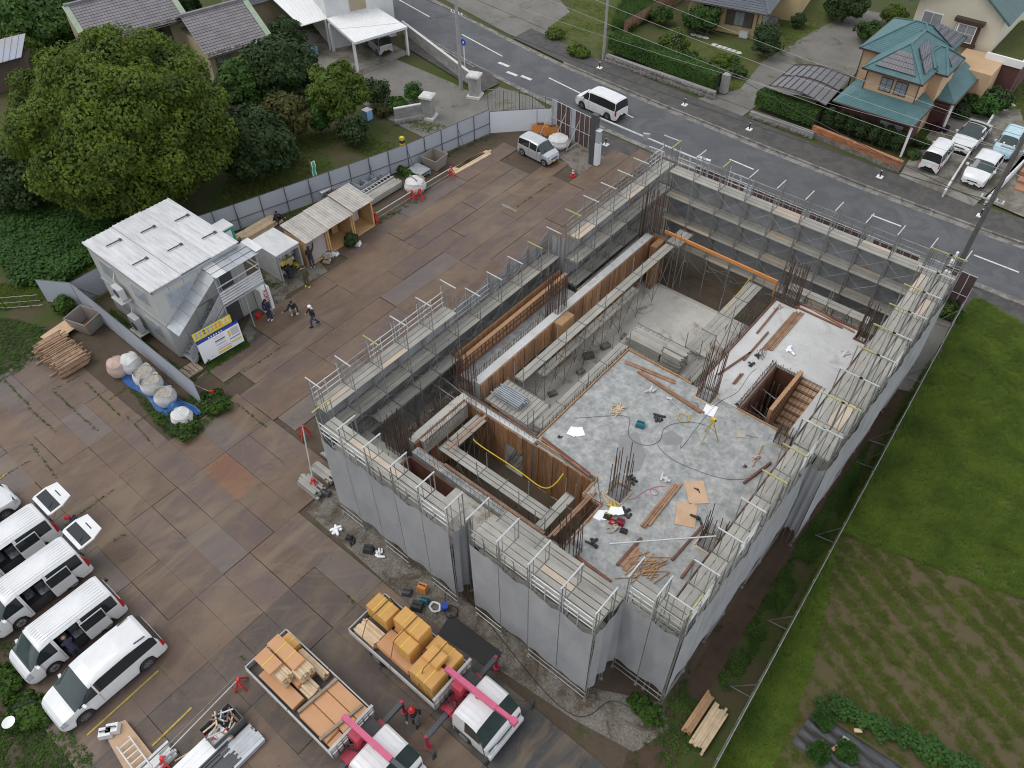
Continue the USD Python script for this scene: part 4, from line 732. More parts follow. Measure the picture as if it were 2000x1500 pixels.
VOX = [(0, 0.5), (0.006, 0.56), (0.03, 0.93), (0.06, 0.975), (0.3, 1.0), (0.6, 0.985), (0.7, 0.93), (0.84, 0.585), (0.87, 0.56), (0.95, 0.51), (0.985, 0.43), (1, 0.33)]
car('white_minivan', 'white minivan driving away along the road behind the brown fence', 'minivan', (-35.1, 53.3, 0.012), math.radians(175), 4.65, 1.72, 1.85, VOX, 0.55, (0.04, 0.82), (0.69, 0.845), (0.007, 0.032), wheels=(0.2, 0.81), wr=0.33, tumble=0.13, pillars=((0.64, 0.655),), nose=0.17, rim='rim_dark')
KEI = [(0, 0.5), (0.006, 0.58), (0.04, 0.9), (0.07, 0.96), (0.35, 1.0), (0.6, 0.975), (0.655, 0.93), (0.815, 0.6), (0.84, 0.58), (0.95, 0.52), (0.985, 0.43), (1, 0.33)]
car('silver_car', 'small silver car parked by the site gate and brown fence', 'car', (-34.62, 44.15, 0.045), math.radians(-4.5), 3.4, 1.48, 1.6, KEI, 0.585, (0.05, 0.8), (0.645, 0.82), (0.007, 0.042), m='car_silver', wheels=(0.17, 0.86), wr=0.28, tumble=0.17, pillars=((0.38, 0.4), (0.62, 0.64)), nose=0.22, plate='plate_y')
KVAN = [(0, 0.5), (0.006, 0.55), (0.03, 0.93), (0.06, 0.98), (0.5, 1.0), (0.76, 0.97), (0.92, 0.57), (0.95, 0.53), (0.985, 0.42), (1, 0.33)]
car('silver_van', 'silver boxy van parked under the white carport roof', 'van', (-58.65, 49.6, 0.06), math.radians(163), 3.4, 1.48, 1.88, KVAN, 0.54, (0.05, 0.88), (0.765, 0.925), (0.007, 0.032), m='car_silver', wheels=(0.2, 0.82), wr=0.27, tumble=0.13, pillars=((0.36, 0.39), (0.64, 0.67)), nose=0.1, plate='plate_y')
SED = [(0, 0.52), (0.01, 0.6), (0.06, 0.7), (0.18, 0.77), (0.34, 0.94), (0.45, 1.0), (0.52, 0.98), (0.56, 0.95), (0.71, 0.68), (0.74, 0.66), (0.92, 0.58), (0.98, 0.5), (1, 0.4)]
car('white_hatchback', 'white hatchback cut off by the left edge, nose towards the driveway', 'car', (-35.1, -0.85, 0.045), math.pi / 2, 4.5, 1.76, 1.47, SED, 0.655, (0.16, 0.69), (0.555, 0.715), (0.08, 0.33), wheels=(0.19, 0.8), wr=0.32, tumble=0.28, pillars=((0.42, 0.45),), nose=0.24, rim='rim_dark')
car('white_van', 'pale boxy van parked rear to the pavement by the teal roofed house', 'van', (-9.95, 62.55, 0.12), math.pi / 2, 3.4, 1.48, 1.82, KVAN, 0.54, (0.05, 0.84), (0.765, 0.925), (0.007, 0.032), m='car_white', wheels=(0.19, 0.83), wr=0.28, tumble=0.14, pillars=((0.4, 0.42), (0.64, 0.66)), nose=0.15)
COU = [(0, 0.55), (0.01, 0.62), (0.08, 0.7), (0.2, 0.8), (0.36, 0.96), (0.45, 1.0), (0.53, 0.97), (0.56, 0.95), (0.7, 0.7), (0.73, 0.68), (0.93, 0.58), (0.985, 0.48), (1, 0.38)]
car('white_sedan', 'white sedan with black glass roof parked against the garden wall', 'car', (-9.0, 67.35, 0.12), -math.pi / 2 - 0.03, 4.7, 1.8, 1.43, COU, 0.66, (0.14, 0.67), (0.555, 0.705), (0.2, 0.36), wheels=(0.19, 0.82), wr=0.33, tumble=0.3, pillars=((0.42, 0.44),), nose=0.24, roof_glass=(0.38, 0.555))
SUV = [(0, 0.55), (0.008, 0.6), (0.04, 0.72), (0.1, 0.87), (0.2, 0.96), (0.4, 1.0), (0.55, 0.98), (0.6, 0.955), (0.74, 0.68), (0.77, 0.665), (0.93, 0.61), (0.985, 0.5), (1, 0.38)]
car('white_crossover', 'white crossover car with roof bars nosing towards the pavement', 'car', (-6.72, 63.0, 0.12), -math.pi / 2, 4.33, 1.79, 1.58, SUV, 0.64, (0.1, 0.7), (0.595, 0.745), (0.045, 0.1), wheels=(0.19, 0.81), wr=0.34, tumble=0.26, pillars=((0.4, 0.42),), nose=0.22, clad=True)
car('blue_car', 'pale blue boxy car parked behind the white crossover', 'car', (-6.35, 67.75, 0.12), -math.pi / 2 + 0.03, 3.4, 1.48, 1.68, [(0, 0.5), (0.006, 0.58), (0.04, 0.93), (0.08, 0.98), (0.4, 1.0), (0.62, 0.97), (0.66, 0.94), (0.77, 0.64), (0.79, 0.62), (0.95, 0.57), (0.985, 0.46), (1, 0.36)], 0.6, (0.05, 0.76), (0.655, 0.775), (0.007, 0.042), m='car_blue', wheels=(0.16, 0.85), wr=0.3, tumble=0.15, pillars=((0.37, 0.39), (0.6, 0.62)), nose=0.14, plate='plate_y', clad=True)
# ---------------------------------------------------------------- crane trucks
M['pink'] = mat('pink_crane_paint', (0.56, 0.1, 0.19), (0.48, 0.085, 0.165), scale=2, rough=0.4); M['pink2'] = mat('red_crane_paint', (0.4, 0.03, 0.06), scale=2, rough=0.45)
M['bed'] = mat('steel_truck_floor', (0.06, 0.052, 0.047), (0.085, 0.07, 0.06), scale=3, rough=0.6, bump=0.2); M['alu'] = mat('aluminium_gate', (0.42, 0.41, 0.4), (0.34, 0.33, 0.32), scale=4, rough=0.4, metal=0.4); M['beam_dark'] = mat('dark_outrigger_steel', (0.06, 0.065, 0.075), scale=3, rough=0.45)
CAB = [(0, 0.86), (0.03, 0.95), (0.08, 0.985), (0.4, 1.0), (0.6, 0.985), (0.68, 0.955), (0.9, 0.56), (0.95, 0.54), (0.985, 0.5), (1, 0.42)]
def truck(label, x_rear, yc, x_bed, x_front, outs):
    """A flatbed truck with a crane behind the cab; +x is forward."""
    t = thing('crane_truck', label, 'truck', 'crane trucks loaded with timber goods', (x_rear, yc, 0.045), 0, world=False)
    L, B = x_front - x_rear, x_bed - x_rear; hw = 1.1; k = MB(); k.bb(0.2, -0.45, 0.55, L - 0.6, 0.45, 0.85); part(t, 'chassis', k, M['black'])
    k = MB(); k.bb(0, -hw, 0.9, B, hw, 1.02); part(t, 'bed_floor', k, M['bed'])
    for s in (-1, 1):
        for i in range(2):
            a, c = i * B / 2, (i + 1) * B / 2; k = MB(); k.bb(a + 0.02, s * hw - 0.02, 0.98, c - 0.02, s * hw + 0.03, 1.38)
            for z in (1.08, 1.2, 1.32): k.bb(a + 0.03, s * (hw + 0.03) - 0.005, z - 0.02, c - 0.03, s * (hw + 0.03) + 0.015, z + 0.02)
            part(t, 'side_gate', k, M['alu'])
    k = MB(); k.bb(-0.04, -hw, 0.98, 0.01, hw, 1.38); part(t, 'tail_gate', k, M['alu'])
    k = MB(); k.bb(B - 0.03, -hw, 1.0, B + 0.03, hw, 1.45); k.bb(B - 0.05, -hw - 0.03, 1.95, B + 0.07, hw + 0.03, 2.05); k.bb(B - 0.02, -hw, 1.68, B + 0.04, hw, 1.74)
    for y in np.linspace(-hw, hw, 9): k.bb(B - 0.03, y - 0.025, 1.0, B + 0.03, y + 0.025, 2.0)
    part(t, 'headboard', k, M['alu'])
    for x in (1.0, 2.15) if L > 7.9 else (1.4,):
        pass
    for x, nm in ((1.5, 1), (L - 1.35, 0)):
        for s in (-1, 1):
            k = MB(); k.tube((x, s * (hw - 0.42), 0.4), (x, s * (hw - 0.05), 0.4), 0.4, 20); w = part(t, 'wheel', k, M['tyre']); k = MB(); k.tube((x, s * (hw - 0.07), 0.4), (x, s * (hw - 0.03), 0.4), 0.25, 14); part(w, 'rim', k, M['rim'])
            k = MB(); k.bb(x - 0.5, s * (hw - 0.4) - 0.1 * 0, 0.83, x + 0.5, s * hw, 0.88); part(t, 'mudguard', k, M['black'])
    # cab
    c0, c1 = L - 1.85, L; cl = c1 - c0; rings = []; tx, tz = zip(*CAB); U = sorted(set(np.round(np.linspace(0, 1, 30), 3)) | set(tx) | {0.3, 0.72, 0.08}); cw = 1.09; sets = {}
    for u in U:
        zt = float(np.interp(u, tx, tz)) * 2.35; bl = min(1.36, zt - 0.02); h = zt - bl; f = min((1 - u) / 0.2, 1); hw2 = cw * (0.9 + 0.1 * math.sqrt(1 - (1 - f) ** 2)); wt = hw2 - 0.13 * h; zl = 0.5 if abs(u - 0.27) > 0.26 else 0.92
        half = [(hw2 * 0.98, zl), (hw2, zl + 0.15), (hw2, 1.15), (hw2 * 0.99, bl - 0.03 if h > 0.1 else bl), (hw2 * 0.985, bl), (wt + 0.02, zt - 0.14 if h > 0.3 else bl + h * 0.5), (wt - 0.08, zt - 0.03), (wt * 0.6, zt), (wt * 0.25, zt + 0.015)]
        rings.append([(c0 + u * cl, -y, z) for y, z in half] + [(c0 + u * cl, y, z) for y, z in half[::-1]])
    R_ = np.array(rings); n = R_.shape[1]; idx = np.arange(len(U) * n).reshape(len(U), n)
    for i in range(len(U) - 1):
        um = (U[i] + U[i + 1]) / 2
        for j in range(n - 1):
            c = j if j < n / 2 - 1 else n - 2 - j; sets.setdefault('g' if c == 4 and 0.33 < um < 0.8 else 's' if c >= 5 and 0.68 < um < 0.9 else 'b', []).append((i, j))
    def sub(key):
        q = np.array([[idx[i, j], idx[i, j + 1], idx[i + 1, j + 1], idx[i + 1, j]] for i, j in sets[key]]); u, inv = np.unique(q, return_inverse=True); b = MB(); return b.put(R_.reshape(-1, 3)[u], inv.reshape(q.shape))
    b = sub('b')
    for r, fl in ((0, 0), (len(U) - 1, 1)):
        P = R_[r]; b.put(np.vstack([P, P.mean(0)]), None, [[n, i + 1, i] if fl else [n, i, i + 1] for i in range(n - 1)])
    cb = part(t, 'cab', b, M['car_white'], smooth=35); part(cb, 'windscreen', sub('s'), M['screen'], smooth=30); [part(cb, 'side_window', pc, M['glass']) for pc in pieces(sub('g'))]
    k = MB(); 
    for i in range(7): k.box((c0 + 0.62, -0.75 + i * 0.25, 2.36), (0.9, 0.03, 0.015))
    part(cb, 'roof_ribs', k, M['car_white'])
    k = MB(); k.bb(c1 - 0.03, -1.05, 0.42, c1 + 0.12, 1.05, 0.72); part(cb, 'bumper', k, M['car_white'])
    k = MB(); k.bb(c1 - 0.02, -0.5, 0.8, c1 + 0.012, 0.5, 1.0); part(cb, 'grille', k, M['trim'])
    for s in (-1, 1):
        k = MB(); k.bb(c1 - 0.1, s * 0.85 - 0.16, 0.78, c1 + 0.008, s * 0.85 + 0.16, 0.98); part(cb, 'headlamp', k, M['lamp'])
        k = MB(); k.tube((c1 - 0.3, s * 1.05, 1.9), (c1 + 0.25, s * 1.42, 1.75), 0.016, 5); k.tube((c1 - 0.3, s * 1.05, 1.45), (c1 + 0.25, s * 1.42, 1.5), 0.016, 5); k.box((c1 + 0.27, s * 1.44, 1.68), (0.09, 0.22, 0.34)); k.box((c1 + 0.3, s * 1.4, 1.36), (0.09, 0.2, 0.2)); part(cb, 'mirror', k, M['trim'])
        k = MB(); k.tube((c1 - 0.28, s * 0.45, 1.36), (c1 - 0.5, s * 0.1, 1.75), 0.01, 4); part(cb, 'wiper', k, M['trim'])
    k = MB(); k.box((c1 - 0.29, 0.15, 1.5), (0.02, 0.3, 0.2), np.array([[0.75, 0, -0.66], [0, 1, 0], [0.66, 0, 0.75]])); part(cb, 'dashboard_sheet', k, M['screen'])
    # crane between bed and cab
    xc = (B + c0) / 2 + 0.0; k = MB(); k.bb(B + 0.12, -0.95, 0.85, c0 - 0.06, 0.95, 1.12); k.tube((xc, -0.1, 1.1), (xc, -0.1, 2.15), 0.24, 12, 0.19); k.box((xc + 0.05, -0.1, 2.3), (0.5, 0.46, 0.5)); cr = part(t, 'crane', k, M['pink2'])
    bl = 3.55; k = MB(); k.bar((B - 0.28, 0.0, 2.66), (B + 2.35, 0.06, 2.78), 0.22, 0.26); part(cr, 'boom', k, M['pink'])
    k = MB(); k.bar((B + 2.3, 0.06, 2.78), (B + 3.2, 0.1, 2.82), 0.17, 0.2); k.box((B + 3.2, 0.1, 2.78), (0.26, 0.26, 0.32)); part(cr, 'boom_extension', k, M['pink'] if outs[0] else M['beam_dark'])
    k = MB(); k.tube((xc + 0.1, -0.1, 1.7), (B + 1.7, 0.05, 2.6), 0.06, 8); part(cr, 'boom_cylinder', k, M['pink2'])
    k = MB()
    rr = random.Random(int(x_rear * -10))
    for i in range(9): k.tube((B + 0.15, rr.uniform(-0.9, 0.9), rr.uniform(1.1, 1.6)), (c0 - 0.1, rr.uniform(-0.9, 0.9), rr.uniform(1.1, 1.7)), 0.025, 5)
    k.bb(B + 0.15, 0.3, 1.12, c0 - 0.12, 0.85, 1.75); part(cr, 'hydraulics', k, M['black'])
    for s in (-1, 1):
        k = MB(); k.bar((xc, s * 0.5, 0.98), (xc, s * 2.15, 0.98), 0.2, 0.2); ou = part(t, 'outrigger', k, M['beam_dark']); k = MB(); k.tube((xc, s * 2.15, 0.05), (xc, s * 2.15, 1.12), 0.075, 8); k.tube((xc, s * 2.15, 0.0), (xc, s * 2.15, 0.05), 0.16, 8); part(ou, 'foot', k, M['pink2'])
        k = MB(); k.bb(xc - 0.16, s * 0.75 - 0.2, 0.8, xc + 0.16, s * 0.75 + 0.35, 1.2); part(ou, 'housing', k, M['pink2'])
    return t
truck('crane truck with yellow-wrapped crates, nearest the scaffold, pink boom over its cab', -15.75, 8.28, -10.55, -7.75, (1, 1))
truck('crane truck with bare orange boards on its bed, cut off by the bottom edge', -17.85, 4.34, -12.3, -9.5, (0, 1))
# ---------------------------------------------------------------- loads on the trucks
M['board_or'] = mat('orange_coated_board', (0.47, 0.235, 0.105), (0.53, 0.285, 0.14), scale=1.2, rough=0.5, rnd=0.06, lo=0.3, hi=0.7); M['wrap'] = mat('yellow_film_wrap', (0.56, 0.305, 0.08), (0.5, 0.26, 0.07), scale=2, rough=0.35, rnd=0.08, bump=0.2); M['strap'] = mat('yellow_strap', (0.7, 0.5, 0.05), scale=3, rough=0.5)
M['belt'] = mat('brown_lashing', (0.2, 0.08, 0.03), scale=3, rough=0.7); M['endgrain'] = mat('stacked_board_edges', (0.42, 0.26, 0.14), (0.3, 0.18, 0.1), scale=1, stretch=(1, 1, 40), rough=0.7)
M['batten'] = mat('weathered_batten', (0.3, 0.24, 0.18), (0.24, 0.18, 0.13), scale=4, rough=0.8)
def crate(label, x0, y0, x1, y1, z0, z1, m='wrap', straps=2, name='wrapped_crate', cat='crate', along='x', n=1, grp=None):
    """A bundle of coated boards, wrapped or bare, with its straps and the edges of its boards."""
    t = thing(name, label, cat, grp, loc=((x0 + x1) / 2, (y0 + y1) / 2, z0)); k = MB(); th = 0.05 if m == 'board_or' else None
    if th:
        n = max(1, int((z1 - z0) / 0.075))
        for i in range(n):
            k = MB(); a = z0 + i * (z1 - z0) / n; j = (i * 37 % 7 - 3) * 0.006; k.bb(x0 + j, y0 - j, a, x1 + j, y1 - j, a + (z1 - z0) / n - 0.006); part(t, 'board', k, M['board_or'])
    else:
        hr = trimesh.creation.box((x1 - x0, y1 - y0, z1 - z0)); k.bb(x0, y0, z0, x1, y1, z1 - 0.03); k.bb(x0 + 0.02, y0 + 0.02, z1 - 0.03, x1 - 0.02, y1 - 0.02, z1); part(t, 'wrapping', k, M[m])
    for i in range(straps):
        f = (i + 1) / (straps + 1); k = MB()
        if along == 'x': x = x0 + (x1 - x0) * f; k.bb(x - 0.02, y0 - 0.008, z0, x + 0.02, y1 + 0.008, z1 + 0.008)
        else: y = y0 + (y1 - y0) * f; k.bb(x0 - 0.008, y - 0.02, z0, x1 + 0.008, y + 0.02, z1 + 0.008)
        part(t, 'strap', k, M['strap'])
    return t
B1, B2 = -15.75, -17.85; FZ = 1.07
crate('yellow-wrapped crate at the tail of the truck, alone', B1 + 0.2, 8.2, B1 + 1.45, 9.0, FZ + 0.4, FZ + 1.3, straps=2)
crate('yellow-wrapped crate at the centre of the truck, topmost of its pile', B1 + 1.75, 8.4, B1 + 3.25, 9.15, FZ + 0.6, FZ + 1.75, straps=2)
crate('yellow-wrapped crate with a groove beside the truck centre pile', B1 + 2.3, 7.75, B1 + 3.3, 8.38, FZ + 0.6, FZ + 1.5, straps=1)
crate('yellow-wrapped crate by the headboard, lower on the right side', B1 + 3.65, 7.35, B1 + 4.95, 8.3, FZ, FZ + 1.3, straps=2)
crate('yellow-wrapped crate on top of the headboard pile', B1 + 3.75, 8.05, B1 + 4.6, 8.75, FZ + 1.31, FZ + 1.55, straps=1)
crate('yellow-wrapped crate by the headboard nearest the scaffold', B1 + 3.5, 8.5, B1 + 4.95, 9.25, FZ, FZ + 1.2, straps=2)
crate('bare orange board bundle under the wrapped crates at truck centre', B1 + 1.5, 7.45, B1 + 3.4, 8.35, FZ, FZ + 0.52, 'board_or', 0, 'board_bundle', 'boards')
crate('bare orange board bundle on the scaffold side of the truck centre', B1 + 1.6, 8.4, B1 + 3.4, 9.25, FZ, FZ + 0.52, 'board_or', 0, 'board_bundle', 'boards')
def lumber(label, x0, y0, x1, y1, z0, z1, along='x', m='pale_wood', w=0.09, cat='lumber', seed=1, name='lumber_stack', jit=0.03, missing=0.0, gap=0.006):
    """Sticks of lumber stacked in layers, each a part."""
    r = random.Random(seed); t = thing(name, label, cat, loc=((x0 + x1) / 2, (y0 + y1) / 2, z0)); a0, a1, c0, c1 = (x0, x1, y0, y1) if along == 'x' else (y0, y1, x0, x1)
    n = max(1, int(round((c1 - c0) / w))); l = max(1, int(round((z1 - z0) / w))); ww, hh = (c1 - c0) / n, (z1 - z0) / l
    for i in range(l):
        for j in range(n):
            if r.random() < missing * (i / max(1, l - 1)): continue
            A0, A1 = a0 + r.gauss(0, jit), a1 + r.gauss(0, jit); c = c0 + ww * (j + 0.5); z = z0 + hh * (i + 0.5); k = MB()
            k.box(((A0 + A1) / 2, c, z) if along == 'x' else (c, (A0 + A1) / 2, z), (A1 - A0, ww - gap, hh - gap) if along == 'x' else (ww - gap, A1 - A0, hh - gap), r.gauss(0, 0.006)); part(t, 'stick', k, M[m])
    return t
lumber('bundle of short lumber at the tail of the wrapped-crate truck, outer side', B1 + 0.2, 7.3, B1 + 1.4, 8.05, FZ, FZ + 0.4, seed=3); lumber('bundle of short lumber at the tail corner nearest the scaffold', B1 + 0.25, 8.6, B1 + 1.5, 9.25, FZ, FZ + 0.33, seed=4)
for i, (x0, y0, x1, y1, h) in enumerate(((3.35, 3.4, 5.0, 4.05, 0.42), (3.4, 4.1, 5.25, 4.75, 0.42), (3.3, 4.8, 5.3, 5.35, 0.45), (5.02, 3.4, 5.4, 4.05, 0.3))):
    crate(('bare orange board bundle at the outer front of the lower truck', 'bare orange board bundle in the middle front of the lower truck', 'bare orange board bundle on the inner front of the lower truck', 'short orange board bundle against the lower truck headboard')[i], B2 + x0, y0, B2 + x1, y1, FZ, FZ + h, 'board_or', 0, 'board_bundle', 'boards')
crate('long orange board bundle at the tail of the lower truck, outer side', B2 + 0.7, 3.4, B2 + 2.9, 4.0, FZ, FZ + 0.35, 'board_or', 0, 'board_bundle', 'boards')
crate('orange board bundle with pale battens, highest of the lower truck', B2 + 0.35, 4.35, B2 + 2.1, 4.95, FZ + 0.5, FZ + 1.2, 'board_or', 2, 'board_bundle', 'boards'); crate('orange board bundle under the highest pile of the lower truck', B2 + 0.5, 4.1, B2 + 2.4, 5.0, FZ, FZ + 0.48, 'board_or', 0, 'board_bundle', 'boards')
crate('small wrapped crate beside the highest pile of the lower truck', B2 + 1.6, 4.6, B2 + 2.3, 5.05, FZ + 0.5, FZ + 0.85, 'wrap', 1); lumber('timber frames of thin battens lying on the lower truck tail pile', B2 + 0.4, 3.75, B2 + 2.0, 4.3, FZ + 0.36, FZ + 1.0, seed=7, w=0.11)
crate('orange board bundle stacked crosswise on the lower truck tail pile', B2 + 0.45, 3.6, B2 + 1.5, 4.25, FZ + 1.02, FZ + 1.22, 'board_or', 1, 'board_bundle', 'boards'); crate('short wrapped crate at the tail end of the lower truck, inner side', B2 + 0.3, 4.98, B2 + 1.1, 5.38, FZ, FZ + .62, 'wrap', 1); lumber('upright stack of pale battens between the lower truck piles', B2 + 2.0, 4.3, B2 + 2.5, 5.0, FZ + .5, FZ + 1.05, seed=15, w=.1)
lumber('pale box lumber on the inner side of the lower truck bed', B2 + 1.2, 5.02, B2 + 2.9, 5.35, FZ, FZ + 0.4, seed=8, w=0.1); lumber('open frames of batten in the middle of the lower truck bed', B2 + 2.45, 4.1, B2 + 3.1, 4.7, FZ, FZ + 0.5, seed=9, w=0.12, missing=0.7)
for i, (p, q) in enumerate((((B2 + 3.25, 3.45, FZ + 0.5), (B2 + 3.45, 5.35, FZ + 0.52)), ((B2 + 4.75, 3.3, FZ + 0.5), (B2 + 5.05, 5.3, FZ + 0.52)))):
    k = MB(); k.bar(p, q, 0.12, 0.09); solo('batten', k, M['batten'], ('grey batten laid across the orange bundles, nearer the lower truck tail', 'grey batten laid across the orange bundles by the lower truck headboard')[i], 'batten')
for i, (x, y0, y1, z) in enumerate(((B1 + 0.8, 7.2, 9.35, FZ + 1.33), (B1 + 2.5, 7.25, 9.35, FZ + 1.78), (B1 + 4.2, 7.2, 9.4, FZ + 1.58))):
    k = MB(); k.path([(x, y0, 1.4), (x, y0 + 0.5, z), (x, y1 - 0.25, z + 0.01), (x, y1, 1.4)], 0.022, 4); solo('lashing_strap', k, M['belt'], 'brown lashing strap over the %s of the wrapped-crate truck' % ('tail crate', 'centre crates', 'front crates')[i], 'strap')
# ---------------------------------------------------------------- site office, sheds, fences
M['metal_roof'] = mat('white_metal_roof', (0.62, 0.62, 0.62), (0.5, 0.5, 0.5), scale=0.7, rough=0.4, rnd=0.06, stretch=(1, 4, 1), pos='world', bump=0.05)
M['prefab'] = mat('prefab_wall_panel', (0.42, 0.42, 0.4), (0.38, 0.38, 0.36), scale=0.6, rough=0.65, rnd=0.04, pos='world'); M['pale_win'] = mat('office_window', (0.3, 0.33, 0.36), (0.24, 0.27, 0.3), scale=1.5, rough=0.12)
M['galv'] = mat('galvanised_sheet', (0.42, 0.44, 0.46), (0.34, 0.36, 0.38), scale=2.5, rough=0.4, metal=0.35, rnd=0.08, pos='world'); M['dark_metal'] = mat('dark_steel', (0.07, 0.07, 0.075), scale=3, rough=0.5)
M['fence'] = mat('grey_fence_panel', (0.36, 0.38, 0.415), (0.33, 0.35, 0.385), scale=0.5, rough=0.5, rnd=0.06, pos='world'); M['fence_brown'] = mat('brown_fence_panel', (0.105, 0.062, 0.062), (0.085, 0.05, 0.05), scale=0.8, rough=0.5, rnd=0.08, pos='world'); M['fence_white'] = mat('white_fence_panel', (0.66, 0.68, 0.7), (0.6, 0.62, 0.65), scale=0.4, rough=0.5, rnd=0.04, pos='world')
M['shed_roof'] = mat('shed_corrugated_roof', (0.46, 0.43, 0.39), (0.36, 0.335, 0.3), scale=2, rough=0.6, rnd=0.12, pos='world'); M['shed_wall'] = mat('shed_board', (0.42, 0.37, 0.35), (0.38, 0.335, 0.315), scale=0.8, rough=0.75, pos='world'); M['wood_new'] = mat('shed_timber', (0.46, 0.27, 0.12), (0.54, 0.34, 0.17), scale=2, rough=0.7, rnd=0.1, pos='world')
M['blue'] = mat('blue_print', (0.03, 0.07, 0.4), scale=2, rough=0.5); M['banner_y'] = mat('yellow_banner', (0.75, 0.6, 0.08), (0.68, 0.52, 0.08), scale=2, rough=0.6); M['ltblue'] = mat('light_blue_print', (0.25, 0.42, 0.7), scale=2, rough=0.5); M['pinkprint'] = mat('pink_print', (0.75, 0.25, 0.25), scale=2, rough=0.5)
M['tarp'] = mat('blue_tarpaulin', (0.012, 0.06, 0.2), (0.03, 0.12, 0.34), scale=3, rough=0.45, bump=0.8, bscale=5); M['bag'] = mat('white_woven_sack', (0.62, 0.61, 0.6), (0.5, 0.49, 0.47), scale=4, rough=0.8, bump=0.4); M['bag_pink'] = mat('pinkish_rubble_sack', (0.5, 0.37, 0.31), (0.42, 0.3, 0.26), scale=4, rough=0.8, bump=0.5); M['debris'] = mat('debris_mix', (0.3, 0.25, 0.2), (0.42, 0.4, 0.36), scale=14, rough=0.9)
M['skip'] = mat('rusty_skip_steel', (0.2, 0.2, 0.195), (0.22, 0.17, 0.13), scale=2, rough=0.6); M['skip_in'] = mat('rust_inside', (0.14, 0.075, 0.045), scale=3, rough=0.8)


of = thing('site_office', 'two-storey grey prefab site office with white ribbed metal roof and outside stair', 'office building', loc=(-40.8, 15.7, 0))
X0, X1, Y0, Y1, OH = -44.35, -37.35, 12.8, 18.6, 5.2
k = MB(); k.bb(X0 + 0.1, Y0 + 0.1, 0, X1 - 0.1, Y1 - 0.1, OH); part(of, 'inner_wall', k, M['prefab'])
for fl in (0.12, 2.72):
    for i in range(8):
        a = X0 + i * (X1 - X0) / 8; k = MB(); k.bb(a + 0.01, Y0, fl, a + (X1 - X0) / 8 - 0.01, Y0 + 0.09, fl + 2.5); part(of, 'wall_panel', k, M['prefab'])
    for i in range(6):
        a = Y0 + i * (Y1 - Y0) / 6; k = MB(); k.bb(X1 - 0.09, a + 0.01, fl, X1, a + (Y1 - Y0) / 6 - 0.01, fl + 2.5); part(of, 'wall_panel', k, M['prefab'])
    for (x, w) in ((-39.2, 1.6), (-42.6, 1.5)):
        k = MB(); k.bb(x - w / 2, Y0 - 0.03, fl + 0.85, x + w / 2, Y0 + 0.01, fl + 1.95); wi = part(of, 'window', k, M['prefab']); k = MB(); k.bb(x - w / 2 + 0.05, Y0 - 0.04, fl + 0.9, x - 0.02, Y0 - 0.025, fl + 1.9); k.bb(x + 0.02, Y0 - 0.04, fl + 0.9, x + w / 2 - 0.05, Y0 - 0.025, fl + 1.9); part(wi, 'pane', k, M['pale_win'])
k = MB(); k.bb(X1 - 0.01, 13.5, 3.6, X1 + 0.04, 15.2, 4.65); wi = part(of, 'window', k, M['prefab']); 
for a, c in ((13.56, 14.33), (14.37, 15.14)):
    k = MB(); k.bb(X1 + 0.03, a, 3.66, X1 + 0.05, c, 4.6); part(wi, 'pane', k, M['pale_win'])
k = MB(); k.bb(X1 - 0.02, 16.6, 0.1, X1 + 0.03, 17.5, 2.1); k.bb(X1 - 0.02, 16.8, 2.8, X1 + 0.03, 17.6, 4.8); part(of, 'door', k, M['dark_metal'])
k = MB(); k.bb(X0 - 0.05, Y0 - 0.06, 2.62, X1 + 0.04, Y0 + 0.0, 2.72); k.bb(X0 - 0.05, Y0 - 0.06, OH - 0.1, X1 + 0.06, Y0, OH + 0.05); k.bb(X1, Y0 - 0.05, OH - 0.1, X1 + 0.06, Y1, OH + 0.05); part(of, 'trim_rail', k, M['galv'])
for i in range(3):                                                 # roof in three strips stepping down
    ya = Y0 - 0.15 + 0; x0 = X0 - 0.1; yy0, yy1 = Y0 - 0.12 + i * 2.02, Y0 - 0.12 + (i + 1) * 2.0
    k = MB(); zr = OH + 0.1 + 0.1 * i if False else OH + 0.22 - 0.05 * abs(i - 1)
    k.bb(x0, yy0, zr - 0.06, X1 + 0.12, yy1, zr)
    for j in range(7): k.bb(x0, yy0 + 0.06 + j * 0.3, zr, X1 + 0.12, yy0 + 0.1 + j * 0.3, zr + 0.05)
    rf = part(of, 'roof_sheet', k, M['metal_roof'])
    for j in range(2):
        x = X0 + 1.5 + j * 2.8 + i * 0.5; k = MB(); k.bar((x, yy0 + 0.7, zr + 0.09), (x + 0.05, yy0 + 1.6, zr + 0.09), 0.05, 0.06); k.box((x + 0.05, yy0 + 1.6, zr + 0.08), (0.18, 0.14, 0.1)); part(rf, 'hold_down', k, M['dark_metal'])
